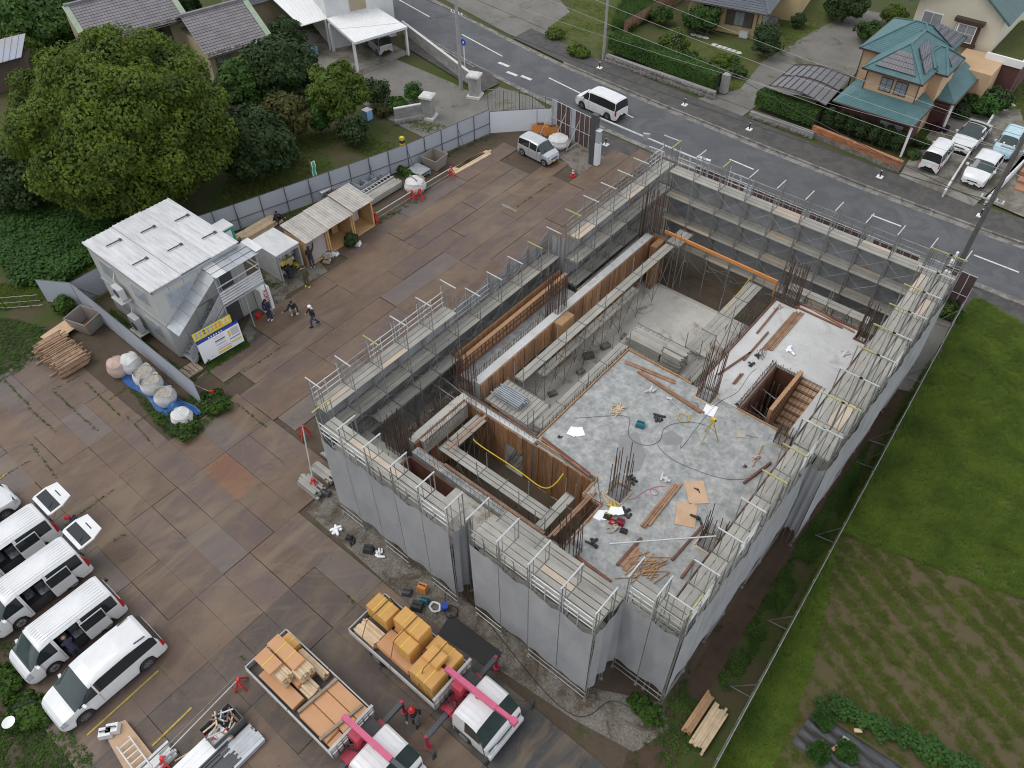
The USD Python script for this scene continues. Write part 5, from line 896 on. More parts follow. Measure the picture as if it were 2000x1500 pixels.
# stair, landing, canopy
k = MB(); k.bb(X1, 15.9, 2.62, X1 + 1.25, 18.9, 2.72); part(of, 'landing', k, M['galv'])
st0, st1 = np.array([X1 + 0.65, 16.0, 2.66]), np.array([X1 + 0.65, 12.95, 0.1])
for i in range(13):
    c = lerp(st0, st1, i / 13); k = MB(); k.box(c - [0, 0.1, 0.02], (1.0, 0.26, 0.04)); part(of, 'stair_tread', k, M['galv'])
for s in (-0.55, 0.55):
    k = MB(); k.bar(st0 + [s, 0, 0], st1 + [s, 0, 0], 0.05, 0.2); part(of, 'stair_stringer', k, M['galv'])
for j in range(5):
    k = MB(); z = 0.3 + j * 0.17; k.bar(st0 + [0.58, 0, z], st1 + [0.58, 0, z], 0.02, 0.11); part(of, 'stair_side_slat', k, M['galv'])
    for i in range(2):
        k = MB(); a = 15.95 + i * 1.48; k.bb(X1 + 1.24, a, 2.85 + j * 0.19, X1 + 1.27, a + 1.45, 2.98 + j * 0.19); part(of, 'balcony_slat', k, M['metal_roof'])
for y in (15.95, 17.4, 18.88):
    k = MB(); k.bb(X1 + 1.2, y - 0.03, 0, X1 + 1.26, y + 0.03, 4.95); part(of, 'balcony_post', k, M['galv'])
k = MB(); k.bar((X1 + 1.25, 15.9, 4.15), (X1 + 1.25, 18.9, 4.15), 0.05); k.bar((X1, 18.88, 3.7), (X1 + 1.25, 18.88, 3.7), 0.06); k.bar((X1, 18.88, 4.1), (X1 + 1.25, 18.88, 4.1), 0.06); part(of, 'hand_rail', k, M['metal_roof'])
for j in range(3):
    for i in range(4):
        k = MB(); a = 16.0 + i * 0.78; k.bb(X1 - 0.15 + j * 0.52, a, 4.98 - j * 0.04, X1 + 0.35 + j * 0.52, a + 0.76, 5.0 - j * 0.04); part(of, 'canopy_panel', k, M['galv'] if i else M['metal_roof'])
k = MB(); k.bb(X1 - 0.2, 18.95, 5.0, X1 + 1.3, 19.5, 5.03); part(of, 'canopy_panel', k, M['metal_roof'])
for i in range(6):
    A, C = lerp([0, 16.0, 4.86], [0, 12.75, 2.6], i / 6), lerp([0, 16.0, 4.86], [0, 12.75, 2.6], (i + 0.97) / 6); k = MB()
    for o in (0.0,): k.put([[X1 + 0.02, *A[1:]], [X1 + 1.28, *A[1:]], [X1 + 1.28, *C[1:]], [X1 + 0.02, *C[1:]], [X1 + 0.02, A[1], A[2] + 0.03], [X1 + 1.28, A[1], A[2] + 0.03], [X1 + 1.28, C[1], C[2] + 0.03], [X1 + 0.02, C[1], C[2] + 0.03]], QB[:, ::-1])
    part(of, 'stair_canopy_panel', k, M['galv'])
for z, x in ((2.95, -41.3), (0.55, -40.9)):
    k = MB(); k.bb(x - 0.6, Y0 - 0.75, z - 0.08, x + 0.6, Y0 - 0.05, z - 0.03); part(of, 'bracket_shelf', k, M['prefab'])
    k = MB(); k.bb(x - 0.45, Y0 - 0.55, z, x + 0.4, Y0 - 0.2, z + 1.1 if z < 1 else z + 0.8); ac = part(of, 'air_conditioner', k, M['car_grey']); k = MB(); k.tube((x - 0.02, Y0 - 0.57, z + 0.42), (x - 0.02, Y0 - 0.55, z + 0.42), 0.3, 16); part(ac, 'fan_grille', k, M['dark_metal'])
    k = MB(); k.path([(x - 0.5, Y0 - 0.1, z + 0.1), (x - 0.6, Y0 - 0.2, z + 0.9), (x - 0.5, Y0 - 0.03, z + 1.4)], 0.03, 5); part(ac, 'pipe', k, M['white'])
k = MB(); k.bb(X1 + 0.0, 18.65, 0.02, X1 + 0.8, 19.35, 1.85); vm = thing('vending_machine', 'white drinks vending machine with red KIRIN lettering beside the office stair', 'vending machine', loc=(X1 + 0.4, 19, 0)); part(vm, 'cabinet', k, M['white'])
tm = meshkit.text_mesh('KIRIN', 0.3, 0.006, bold=True); k = MB(); v = np.asarray(tm.vertices); v = v - [v[:, 0].min(), v[:, 1].mean(), 0]
k.put(np.stack([np.full(len(v), X1 + 0.803) + v[:, 2], 19.0 + v[:, 1], 1.75 - v[:, 0]], 1), None, np.asarray(tm.faces)); part(vm, 'lettering', k, M['red'])
k = MB(); k.tube((X1 + 0.75, 18.1, 0.02), (X1 + 0.75, 18.1, 0.32), 0.15, 12, 0.2); solo('bucket', k, M['red'], 'red bucket at the foot of the office wall by the vending machine', 'bucket')
# safety sign board and banner
sg = thing('sign_board', 'white site notice board with blue header and yellow panels beside the office stair', 'sign board', loc=(-35.5, 14.7, 0)); A, C = np.array([-35.62, 13.35, 0]), np.array([-35.4, 16.1, 0]); ax_ = (C - A) / np.linalg.norm(C - A); nn_ = np.array([ax_[1], -ax_[0], 0])
def onboard(u0, u1, z0, z1, m, nm, th=0.01, par=None):
    k = MB(); k.put([A + ax_ * u + nn_ * h + [0, 0, z] for h in (0, th) for u, z in ((u0, z0), (u0, z1), (u1, z1), (u1, z0))], QB); part(par or sg, nm, k, M[m])
onboard(0, 2.75, 0.25, 1.95, 'paper', 'board', 0.03); onboard(0, 2.75, 1.76, 1.95, 'blue', 'header', 0.036)
for u0, u1, z0, z1, m in ((1.05, 1.7, 1.28, 1.36, 'blue'), (1.05, 1.7, 1.18, 1.24, 'banner_y'), (1.05, 1.7, 1.0, 1.03, 'blue'), (1.05, 1.9, 0.62, 0.68, 'pinkprint'), (1.05, 1.9, 0.34, 0.52, 'banner_y'), (1.95, 2.65, 0.92, 0.97, 'blue'), (1.95, 2.65, 0.62, 0.74, 'banner_y'), (1.95, 2.1, 1.1, 1.6, 'banner_y'), (2.15, 2.65, 1.1, 1.65, 'car_grey'), (1.05, 1.7, 1.5, 1.53, 'car_grey'), (1.05, 1.7, 1.6, 1.63, 'car_grey'), (1.1, 1.75, 0.8, 0.83, 'car_grey')): onboard(u0, u1, z0, z1, m, 'notice', 0.038)
for i in range(6): onboard(0.75 + i * 0.17, 0.83 + i * 0.17, 1.81, 1.9, 'paper', 'header_mark', 0.042)
for u in (0.1, 1.4, 2.65): onboard(u - 0.03, u + 0.03, 0, 2.0, 'dark_metal', 'post', -0.05)
bn = thing('banner', 'yellow printed banner stretched above the notice board', 'banner', loc=(-35.5, 14.7, 2.0)); onboard(-0.05, 2.45, 2.05, 2.62, 'banner_y', 'cloth', 0.02, bn)
br = random.Random(4)
for i in range(9):
    m = ('ltblue', 'ltblue', 'blue', 'ltblue', 'ltblue', 'pinkprint', 'pinkprint', 'white', 'white')[i]; u = 0.08 + i * 0.255
    onboard(u, u + 0.18, 2.46, 2.52, m, 'print', 0.026, bn); onboard(u + 0.07, u + 0.11, 2.2, 2.56, m, 'print', 0.027, bn); onboard(u, u + 0.18, 2.24, 2.29, m, 'print', 0.028, bn)
k = MB()
for j in range(4): k.bb(-36.2 + 0.02, 12.3 + j * 0.24, 0.22, -35.45, 12.5 + j * 0.24, 0.26)
pl_ = thing('pallet', 'wooden pallet ramp at the foot of the office stair', 'pallet', loc=(-35.9, 12.7, 0)); 
for j in range(4):
    k = MB(); k.bb(-36.4, 12.1 + j * 0.26, 0.16, -35.4, 12.32 + j * 0.26, 0.2); part(pl_, 'slat', k, M['batten'])
k = MB(); k.bb(-36.35, 12.1, 0.02, -36.25, 13.1, 0.158); k.bb(-35.55, 12.1, 0.02, -35.45, 13.1, 0.158); part(pl_, 'bearer', k, M['batten'])
# grey storage container
ct = thing('storage_container', 'white steel storage box with open front crammed with gear, beside the sheds', 'container', loc=(-39.4, 22.2, 0)); k = MB(); k.bb(-40.7, 21.3, 0.05, -38.15, 21.34, 2.2); k.bb(-40.7, 23.1, 0.05, -38.15, 23.14, 2.2); k.bb(-40.7, 21.3, 0.05, -40.66, 23.14, 2.2)
for i in range(12): k.bb(-40.6 + i * 0.2, 21.275, 0.1, -40.52 + i * 0.2, 21.3, 2.15)
part(ct, 'wall', k, M['car_grey']); k = MB(); k.bb(-40.75, 21.26, 2.2, -38.1, 23.18, 2.26); part(ct, 'roof', k, M['metal_roof']); k = MB(); k.bb(-38.2, 21.3, 1.98, -38.1, 23.14, 2.19); k.bb(-38.2, 21.3, 0.05, -38.1, 21.4, 1.98); k.bb(-38.2, 23.02, 0.05, -38.1, 23.14, 1.98); part(ct, 'front_frame', k, M['galv'])
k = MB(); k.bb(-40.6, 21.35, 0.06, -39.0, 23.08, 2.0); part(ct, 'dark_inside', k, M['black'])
cr_ = random.Random(3)
for i in range(14):
    k = MB(); y = 21.5 + cr_.random() * 1.5; z = 0.1 + cr_.random() * 1.5; k.box((-38.75, y, z + 0.12), (0.5, 0.2 + 0.25 * cr_.random(), 0.24), cr_.uniform(-.3, .3)); part(ct, 'stored_box', k, M[cr_.choice(['white', 'blue', 'car_grey', 'bag', 'debris', 'banner_y', 'dark_metal'])])
k = MB(); k.tube((-38.5, 22.3, 1.0), (-38.42, 22.3, 1.0), 0.3, 14); part(ct, 'hose_coil', k, M['olive'])
# three timber sheds
for i, (y0, y1, dz, shut, lab) in enumerate(((23.45, 25.4, -0.05, True, 'timber shed with shuttered front beside the storage box'), (25.45, 27.65, 0.0, False, 'middle timber shed of three with open front and chairs inside'), (27.7, 29.6, 0.12, False, 'timber shed with open front, white board and plywood floor, nearest the barricades'))):
    t = thing('timber_shed', lab, 'shed', loc=(-39, (y0 + y1) / 2, 0)); zf, zb_ = 2.15 + dz, 2.45 + dz
    k = MB(); k.bb(-40.1, y0 + 0.05, 0.05, -40.05, y1 - 0.05, zb_); part(t, 'back_wall', k, M['shed_wall'])
    for y in (y0 + 0.06, y1 - 0.06):
        k = MB(); k.bb(-40.05, y - 0.03, 0.05, -38.3, y + 0.03, zf); part(t, 'side_wall', k, M['wood_new'])
        for x in (-38.25, -38.1):
            k = MB(); k.bb(x - 0.06, y - 0.06, 0.0, x + 0.06, y + 0.06, zf + 0.02); part(t, 'corner_post', k, M['wood_new'])
    k = MB(); k.bb(-40.0, y0 + 0.1, 0.06, -38.0, y1 - 0.1, 0.18); part(t, 'floor', k, M['wood_new'])
    k = MB(); k.bb(-38.2, y0 + 0.12, zf - 0.28, -38.14, y1 - 0.12, zf); part(t, 'fascia', k, M['shed_wall'])
    if shut: k = MB(); k.bb(-38.2, y0 + 0.14, 0.2, -38.15, y1 - 0.14, zf - 0.29); part(t, 'front_panel', k, M['shed_wall'])
    else:
        k = MB(); k.bb(-39.9, y0 + 0.25, 0.2, -39.3, y0 + 1.0, 0.95 if i == 1 else 0.3); k.bb(-39.9, y1 - 0.85, 0.2, -39.4, y1 - 0.3, 1.3); part(t, 'bench', k, M['wood_new'] if i == 1 else M['white'])
    for j in range(10):
        a, c = y0 - 0.03 + j * (y1 - y0 + 0.06) / 10, y0 - 0.03 + (j + 1) * (y1 - y0 + 0.06) / 10; k = MB()
        k.put([[-40.3, a, zb_ + 0.05], [-40.3, c, zb_ + 0.05], [-37.75, c, zf + 0.03], [-37.75, a, zf + 0.03], [-40.3, a, zb_ + 0.09], [-40.3, c, zb_ + 0.09], [-37.75, c, zf + 0.07], [-37.75, a, zf + 0.07]], QB[:, ::-1] if False else QB[:, ::-1])
        k.bar((-40.3, a + 0.03, zb_ + 0.1), (-37.75, a + 0.03, zf + 0.08), 0.05, 0.05); part(t, 'roof_strip', k, M['shed_roof'])
# fences of upright panels
def fence(name, label, pts, h, pw, m='fence', post='pipe', z0=0.08, stays=None, th=0.04, rail=True, cat='fence', mats=None, ribs=0):
    t = thing(name, label, cat, loc=(*np.mean(np.array(pts), 0)[:2], 0)); i_ = 0
    for a, c in zip(pts[:-1], pts[1:]):
        a, c = np.array([*a, 0.0]), np.array([*c, 0.0]); L = np.linalg.norm(c - a); n = max(1, int(round(L / pw))); d = (c - a) / L; nn = np.array([-d[1], d[0], 0])
        for i in range(n):
            p, q = a + d * (L * i / n + 0.02), a + d * (L * (i + 1) / n - 0.02); k = MB(); k.bar(p + [0, 0, (z0 + h) / 2], q + [0, 0, (z0 + h) / 2], th, h - z0)
            for r in range(ribs): k.bar(lerp(p, q, (r + 0.5) / ribs) + [0, 0, z0] + nn * (th / 2), lerp(p, q, (r + 0.5) / ribs) + [0, 0, h] + nn * (th / 2), 0.02, 0.05)
            part(t, 'panel', k, M[mats[i_ % len(mats)]] if mats else M[m]); i_ += 1
            o = a + d * L * i / n + (nn * stays[0] * 0.06 if stays else 0); k = MB(); k.tube(o, o + [0, 0, h + 0.03], 0.03, 6)
            if stays and i % stays[1] == 0:
                e = o + nn * stays[0] * stays[2]; k.tube(o + [0, 0, h * 0.8], e + [0, 0, 0.05], 0.022, 5); k.tube(o + [0, 0, 0.25], e + [0, 0, 0.1], 0.022, 5)
            part(t, 'post', k, M[post])
        if rail:
            k = MB(); k.tube(a + [0, 0, h + 0.02], c + [0, 0, h + 0.02], 0.025, 5)
            if stays: k.tube(a + nn * stays[0] * 0.06 + [0, 0, h * 0.45], c + nn * stays[0] * 0.06 + [0, 0, h * 0.45], 0.024, 5)
            part(t, 'rail', k, M[post])
    return t
fence('site_fence', 'grey panel fence between the driveway and the neighbouring garden', [(-46.2, 20.2), (-45.25, 23.2), (-43.7, 28.6), (-41.5, 36.5), (-40.05, 44.5)], 2.1, 1.8, post='dark_metal', stays=(-1, 3, 0.9))
fence('site_fence', 'white panel fence closing the driveway corner behind the orange barriers', [(-40.0, 44.5), (-37.3, 47.3), (-36.4, 48.1)], 1.95, 2.6, 'fence_white', post='dark_metal')
fence('site_fence', 'grey panel fence running behind the rubble sacks in front of the office', [(-46.5, 11.55), (-33.1, 11.4)], 1.95, 2.7, post='dark_metal', stays=(1, 2, 1.1))
fence('site_fence', 'short grey panel fence at the left end of the office', [(-48.6, 10.3), (-46.55, 11.55), (-46.6, 13.8)], 1.9, 2.0, post='dark_metal')
fence('site_fence', 'long pale fence along the green field, its posts propped inwards', [(EF(y), y) for y in (5.0, 20.0, 33.0, 46.6)], 1.95, 1.82, 'fence', post='pipe', stays=(1, 3, 0.9), mats=('fence', 'fence', 'fence_white'), th=0.03)
fence('boarded_fence', 'brown and grey panel fence with bracing beside the entrance gate', [(-36.3, 48.1), (-31.75, 47.6)], 2.75, 0.5, 'fence_brown', post='bright', stays=(-1, 3, 1.5), mats=('fence', 'fence_brown', 'fence_brown', 'fence_brown', 'fence', 'fence_brown', 'fence_brown', 'fence_brown', 'fence_brown'))
fence('boarded_fence', 'brown panel fence along the road behind the scaffold', [(-22.3, 46.9), (-6.0, 46.6)], 2.7, 0.5, 'fence_brown', post='bright', mats=('fence_brown',) * 8 + ('fence',)); fence('boarded_fence', 'brown panel fence at the road corner by the black utility pole', [(-5.4, 46.75), (-2.5, 46.65)], 2.75, 0.5, 'fence_brown', post='bright', stays=(-1, 3, 1.6), mats=('fence', 'fence', 'fence_brown', 'fence_brown', 'fence_brown', 'fence_brown'))
fence('site_fence', 'pale grey fence in the bottom left corner over the weeds', [(-31.2, -6.6), (-26.6, -8.9), (-23.5, -10.6)], 1.5, 2.4, 'fence', post='dark_metal', stays=(1, 1, 1.2))
ws = fence('wire_gate', 'open wire mesh gate with thin bars beside the entrance', [(-41.8, 46.2), (-39.6, 48.2)], 1.9, 2.6, m='pipe', post='dark_metal', th=0.001, cat='gate') if False else None
def bargate(label, pts, h, step=0.3):
    t = thing('wire_gate', label, 'gate', loc=(*np.mean(pts, 0), 0))
    for a, c in zip(pts[:-1], pts[1:]):
        a, c = np.array([*a, 0.0]), np.array([*c, 0.0]); n = int(np.linalg.norm(c - a) / step)
        for i in range(n + 1): k = MB(); p = lerp(a, c, i / n); k.tube(p, p + [0, 0, h], 0.012 if i % 4 else 0.03, 5); part(t, 'bar', k, M['dark_metal'])
        for z in (0.15, h * 0.55, h): k = MB(); k.tube(a + [0, 0, z], c + [0, 0, z], 0.02, 5); part(t, 'rail', k, M['pipe'])
    return t
bargate('concertina bar gate folded back at the site entrance beside the white fence', [(-42.3, 46.9), (-40.0, 48.3), (-36.5, 49.2)], 2.2)
bargate('low galvanised bar fence at the left edge beyond the lumber pile', [(-52.5, 6.6), (-50.0, 8.2), (-48.4, 9.9)], 1.0, 0.35)
# entrance sign pillar
sp = thing('sign_pillar', 'tall dark grey pillar with white plates at the entrance by the brown fence', 'pillar', loc=(-30.6, 46.1, 0)); k = MB(); k.bb(-31.0, 45.9, 0, -30.5, 46.35, 4.2); part(sp, 'post', k, M['dark_metal']); k = MB(); k.bb(-30.495, 45.88, 0.1, -30.15, 46.3, 2.0); part(sp, 'white_plate', k, M['fence_white']); k = MB(); k.bb(-30.49, 45.9, 2.02, -30.17, 46.28, 3.0); part(sp, 'grey_plate', k, M['fence']); k = MB(); k.bb(-30.5, 45.86, 3.0, -30.1, 46.3, 3.06); part(sp, 'ledge', k, M['fence_white'])
k = MB(); k.tube((-31.0, 46.3, 3.9), (-21.2, 46.6, 3.4), 0.07, 8); gb = thing('gate_beam', 'long white sliding gate beam reaching from the pillar towards the scaffold', 'beam', loc=(-26, 46.4, 3.3)); part(gb, 'beam', k, M['bright']); k = MB(); k.box((-26.4, 46.43, 3.75), (0.5, 0.2, 0.5), 0.5); part(gb, 'bracket', k, M['galv'])
k = MB(); k.tube((-21.2, 46.6, 0), (-21.2, 46.6, 3.5), 0.06, 8); part(gb, 'post', k, M['galv'])
# ---------------------------------------------------------------- poles, wires, bollards
M['pole'] = mat('concrete_pole', (0.3, 0.29, 0.28), (0.25, 0.245, 0.235), scale=2, rough=0.8); M['pole_dark'] = mat('dark_wrapped_pole', (0.075, 0.072, 0.07), (0.11, 0.1, 0.095), scale=2, rough=0.8); M['wire'] = mat('black_cable', (0.02, 0.02, 0.021), scale=2, rough=0.6); M['wire_pale'] = mat('pale_cable', (0.36, 0.36, 0.36), scale=2, rough=0.6)
def pole(label, x, y, h, m, r=0.17, lean=(0, 0), extra=()):
    t = thing('utility_pole', label, 'utility pole', loc=(x, y, 0)); top = np.array([x + lean[0], y + lean[1], h]); k = MB(); k.tube((x, y, 0), top, r, 12, r * 0.65); part(t, 'shaft', k, M[m])
    for z, w in extra:
        p = lerp([x, y, 0], top, z / h); k = MB(); k.bar(p - [w / 2, 0, 0], p + [w / 2, 0, 0], 0.08, 0.08); ca = part(t, 'cross_arm', k, M['galv'])
        for s in (-1, -0.3, 0.4, 1): k = MB(); k.tube(p + [s * w * 0.45, 0, 0.04], p + [s * w * 0.45, 0, 0.22], 0.05, 6); part(ca, 'insulator', k, M['white'])
    return t
pole('grey concrete utility pole beside the block wall at the gravel driveway', -47.1, 48.7, 11.5, 'pole', 0.18, extra=((6.6, 1.3), (9.4, 1.6))); pole('slim grey utility pole in the grass verge by the clipped hedge', -40.5, 61.3, 9.5, 'pole', 0.14)
P3 = pole('dark utility pole at the right road corner with cables and a cream box', -3.8, 46.9, 12.5, 'pole_dark', 0.17, extra=((7.6, 1.3), (10.8, 1.7)))
k = MB(); k.bb(-4.35, 46.45, 1.7, -4.0, 46.85, 2.5); part(P3, 'meter_box', k, M['plate_w']); k = MB(); k.bb(-4.3, 46.5, 2.9, -4.1, 46.8, 3.3); k.bb(-4.22, 46.55, 3.5, -4.08, 46.75, 3.9); part(P3, 'meter_box', k, M['white'])
def wire(label, p, q, sag=0.5, r=0.016, m='wire', n=14):
    p, q = np.array(p, float), np.array(q, float); k = MB(); k.path([lerp(p, q, t) - [0, 0, 4 * sag * t * (1 - t)] for t in np.linspace(0, 1, n)], r, 4); solo('overhead_cable', k, M[m], label, 'cable')
p3 = lambda z: np.array([-3.8, 46.9, z])
wire('thick black overhead cable above the far kerb ending at the dark pole', at(700, -60, 6.5), p3(7.55), 0.9, 0.03); wire('second black overhead cable close above the thick one', at(760, -80, 7.0), p3(8.0), 0.8, 0.02)
wire('pale overhead cable crossing in front of the clipped hedge', at(1020, -60, 6.6), at(2080, 330, 6.0), 0.5, 0.014, 'wire_pale'); wire('upper pale overhead cable crossing the teal roofed house', at(1060, -90, 7.2), at(2090, 300, 6.6), 0.4, 0.013, 'wire_pale'); wire('lower pale overhead cable along the far pavement', at(980, -40, 6.2), at(2070, 370, 5.6), 0.5, 0.013, 'wire_pale')
wire('thin black overhead line over the teal roof front', at(1360, 50, 7.6), at(2080, 275, 7.6), 0.2, 0.01); wire('thin black overhead line just below it over the teal roof', at(1360, 60, 7.4), at(2080, 290, 7.4), 0.25, 0.01)
wire('black cable sloping from the stone gate towards the dark pole', at(1370, 110, 5.0), p3(7.3), 0.35, 0.026); wire('thin line from the grey pole across the road', (-47.1, 48.7, 9.3), at(1240, -40, 8.0), 0.4, 0.009); wire('thin dark line from the grey pole to the white roof', (-47.1, 48.7, 6.6), at(560, 60, 4.5), 0.3, 0.009)
wire('pale line from the grey pole along the kerb to the dark pole', (-47.1, 48.7, 9.0), p3(10.7), 0.6, 0.009, 'wire_pale')
for i, (px, py, lab) in enumerate(((1171, 133, 'black and white bollard by the slim pole on the far pavement'), (1337, 205, 'black and white bollard in front of the stone gate post'), (1463, 253, 'black and white bollard at the corner of the right hedge'), (1718, 346, 'black and white bollard in front of the orange brick wall'), (1914, 422, 'black and white bollard by the parked crossover on the far pavement'), (1183, 283, 'black and white bollard on the near pavement at the entrance'))):
    p = at(px, py, 0.1 if i < 5 else 0.03); t = thing('bollard', lab, 'bollard', loc=p, world=False); k = MB(); k.box((0, 0, 0.03), (0.45, 0.45, 0.06)); part(t, 'base', k, M['white']); k = MB(); k.tube((0, 0, 0.06), (0, 0, 0.75), 0.055, 10); part(t, 'post', k, M['black']); k = MB(); k.tube((0, 0, 0.56), (0, 0, 0.66), 0.058, 10); part(t, 'band', k, M['white'])
p = at(908, 130, 0.1); t = thing('road_sign', 'white post with small round blue sign behind the grey utility pole', 'road sign', loc=p, world=False); k = MB(); k.tube((0, 0, 0), (0, 0, 2.4), 0.04, 8); part(t, 'post', k, M['white']); k = MB(); k.tube((0.03, -0.05, 2.3), (0.03, -0.08, 2.3), 0.3, 18); part(t, 'disc', k, M['blue']); k = MB(); k.tube((0.03, -0.081, 2.3), (0.03, -0.085, 2.3), 0.1, 12); part(t, 'emblem', k, M['white'])
# ---------------------------------------------------------------- houses
M['tile_grey'] = mat('grey_clay_tiles', (0.2, 0.185, 0.19), (0.14, 0.13, 0.135), scale=1.2, rough=0.55, pos='world', detail=6); M['tile_old'] = mat('lichened_tiles', (0.085, 0.08, 0.075), (0.3, 0.3, 0.28), scale=2.2, rough=0.8, pos='world', lo=0.5, hi=0.66); M['tile_dark'] = mat('dark_blue_tiles', (0.075, 0.082, 0.095), (0.1, 0.108, 0.122), scale=1.2, rough=0.4, pos='world'); M['slate_dark'] = mat('dark_slate_roof', (0.055, 0.058, 0.068), (0.07, 0.073, 0.082), scale=1, rough=0.6, pos='world')
M['teal'] = mat('teal_slate_roof', (0.062, 0.14, 0.148), (0.085, 0.172, 0.175), scale=1.6, rough=0.55, pos='world', c3=(0.072, 0.155, 0.162)); M['teal_dark'] = mat('dark_green_tiles', (0.05, 0.1, 0.1), (0.07, 0.125, 0.12), scale=1.5, rough=0.5, pos='world'); M['copper'] = mat('verdigris_edge', (0.3, 0.38, 0.27), (0.26, 0.3, 0.22), scale=3, rough=0.7, pos='world')
M['stucco'] = mat('tan_stucco', (0.52, 0.35, 0.21), (0.48, 0.32, 0.19), scale=0.8, rough=0.85, pos='world'); M['stucco_y'] = mat('yellow_beige_stucco', (0.5, 0.38, 0.2), (0.45, 0.34, 0.18), scale=0.8, rough=0.85, pos='world'); M['cream'] = mat('cream_stucco', (0.6, 0.56, 0.44), (0.56, 0.52, 0.41), scale=0.6, rough=0.85, pos='world'); M['beige_wall'] = mat('old_beige_wall', (0.36, 0.3, 0.2), (0.32, 0.26, 0.17), scale=1, rough=0.85, pos='world'); M['white_wall'] = mat('white_house_wall', (0.62, 0.62, 0.61), (0.55, 0.55, 0.54), scale=0.8, rough=0.8, pos='world')
M['brick_red'] = mat('dark_red_brick', (0.1, 0.04, 0.034), (0.075, 0.03, 0.027), scale=5, rough=0.85, pos='world', stretch=(1, 1, 4)); M['brick_or'] = mat('orange_garden_brick', (0.4, 0.17, 0.075), (0.33, 0.13, 0.06), scale=6, rough=0.85, rnd=0.2, pos='world'); M['brown_frame'] = mat('brown_window_frame', (0.06, 0.035, 0.028), scale=2, rough=0.5); M['curtain'] = mat('curtained_glass', (0.26, 0.28, 0.3), (0.18, 0.2, 0.22), scale=2, rough=0.15); M['shutter'] = mat('brown_storm_shutter', (0.085, 0.065, 0.055), scale=2, rough=0.5)
M['solar'] = mat('solar_cell', (0.03, 0.03, 0.042), (0.05, 0.045, 0.06), scale=6, rough=0.2); M['cellgrid'] = mat('solar_cell_lines', (0.3, 0.29, 0.3), scale=2, rough=0.4); M['stone'] = mat('rubble_stone', (0.22, 0.2, 0.175), (0.13, 0.12, 0.105), scale=3, rough=0.9, rnd=0.25, pos='world', bump=0.4); M['block'] = mat('concrete_block', (0.3, 0.295, 0.28), (0.22, 0.215, 0.2), scale=1.5, rough=0.85, rnd=0.12, pos='world', bump=0.2); M['white_stone'] = mat('white_coping', (0.6, 0.59, 0.56), (0.48, 0.47, 0.44), scale=3, rough=0.8, pos='world')
M['smoke_roof'] = mat('smoked_carport_sheet', (0.1, 0.098, 0.105), (0.12, 0.115, 0.12), scale=1, rough=0.25); M['terracotta'] = mat('terracotta_deck', (0.36, 0.17, 0.09), (0.3, 0.14, 0.075), scale=3, rough=0.8, pos='world')
def face(A, B, C, D, nu, nv, amp, step, sub=4, lift=0.0):
    """A roof slope A-B along the eave, D-C along the ridge, with waves across and courses up the slope."""
    A, B, C, D = (np.array(p, float) for p in (A, B, C, D)); n = np.cross(B - A, D - A); n /= np.linalg.norm(n); k = MB()
    if n[2] < 0: n = -n
    us = np.linspace(0, 1, nu * sub + 1) if amp else np.linspace(0, 1, 2); vs = np.sort(np.concatenate([np.arange(nv) / nv + 1e-4, np.arange(1, nv + 1) / nv - 1e-4])); P = []
    for u in us: P.append([lerp(lerp(A, B, u), lerp(D, C, u), v) + n * (lift + (amp * abs(math.sin(math.pi * nu * u)) if amp else 0) + step * (1 - (v * nv) % 1)) for v in vs])
    return k.grid(P, flip=(np.cross(B - A, D - A)[2] < 0))
def win(t, x0, z0, x1, z1, y, out, frame='brown_frame', pane='curtain', bars=2, th=0.05, axis='x', rows=1):
    """A window on a wall at y (or x when axis is y), out = the side it faces."""
    def bb(k, a0, zz0, a1, zz1, d0, d1): return k.bb(a0, y + out * d0, zz0, a1, y + out * d1, zz1) if axis == 'x' else k.bb(y + out * d0, a0, zz0, y + out * d1, a1, zz1)
    k = MB(); bb(k, x0 - th, z0 - th, x1 + th, z1 + th, -0.02, 0.04); w = part(t, 'window', k, M[frame])
    for i in range(bars):
        for j in range(rows):
            k = MB(); bb(k, x0 + (x1 - x0) * i / bars + 0.02, z0 + (z1 - z0) * j / rows + 0.02, x0 + (x1 - x0) * (i + 1) / bars - 0.02, z0 + (z1 - z0) * (j + 1) / rows - 0.02, 0.038, 0.05); part(w, 'pane', k, M[pane])
    return w
def gutter(t, A, B, m='brown_frame', r=0.06):
    k = MB(); k.tube(A, B, r, 6); part(t, 'gutter', k, M[m])
# old tiled house, two wings
t = thing('tiled_house', 'old beige house with grey clay tile roofs stepping in two wings behind the big tree', 'house', loc=(-63.4, 34.4, 0), rz=math.radians(77), world=False)
k = MB(); k.bb(0.5, 1.5, 0, 6.0, 8.4, 3.0); part(t, 'wall', k, M['beige_wall']); k = MB(); k.bb(-7.4, 7.9, 0, 0.6, 14.5, 4.3); part(t, 'wall', k, M['beige_wall'])
part(t, 'roof', face((0.1, 0.95, 3.25), (6.2, 0.95, 3.25), (6.2, 5.2, 5.1), (0.1, 5.2, 5.1), 22, 14, 0.035, 0.04), M['tile_grey']); part(t, 'roof', face((6.2, 9.3, 3.3), (0.1, 9.3, 3.3), (0.1, 5.2, 5.1), (6.2, 5.2, 5.1), 6, 4, 0.03, 0.04), M['tile_grey'])
part(t, 'roof_edge', face((0.3, 0.55, 3.06), (6.3, 0.55, 3.06), (6.3, 0.97, 3.27), (0.3, 0.97, 3.27), 22, 2, 0.03, 0.04), M['tile_old'])
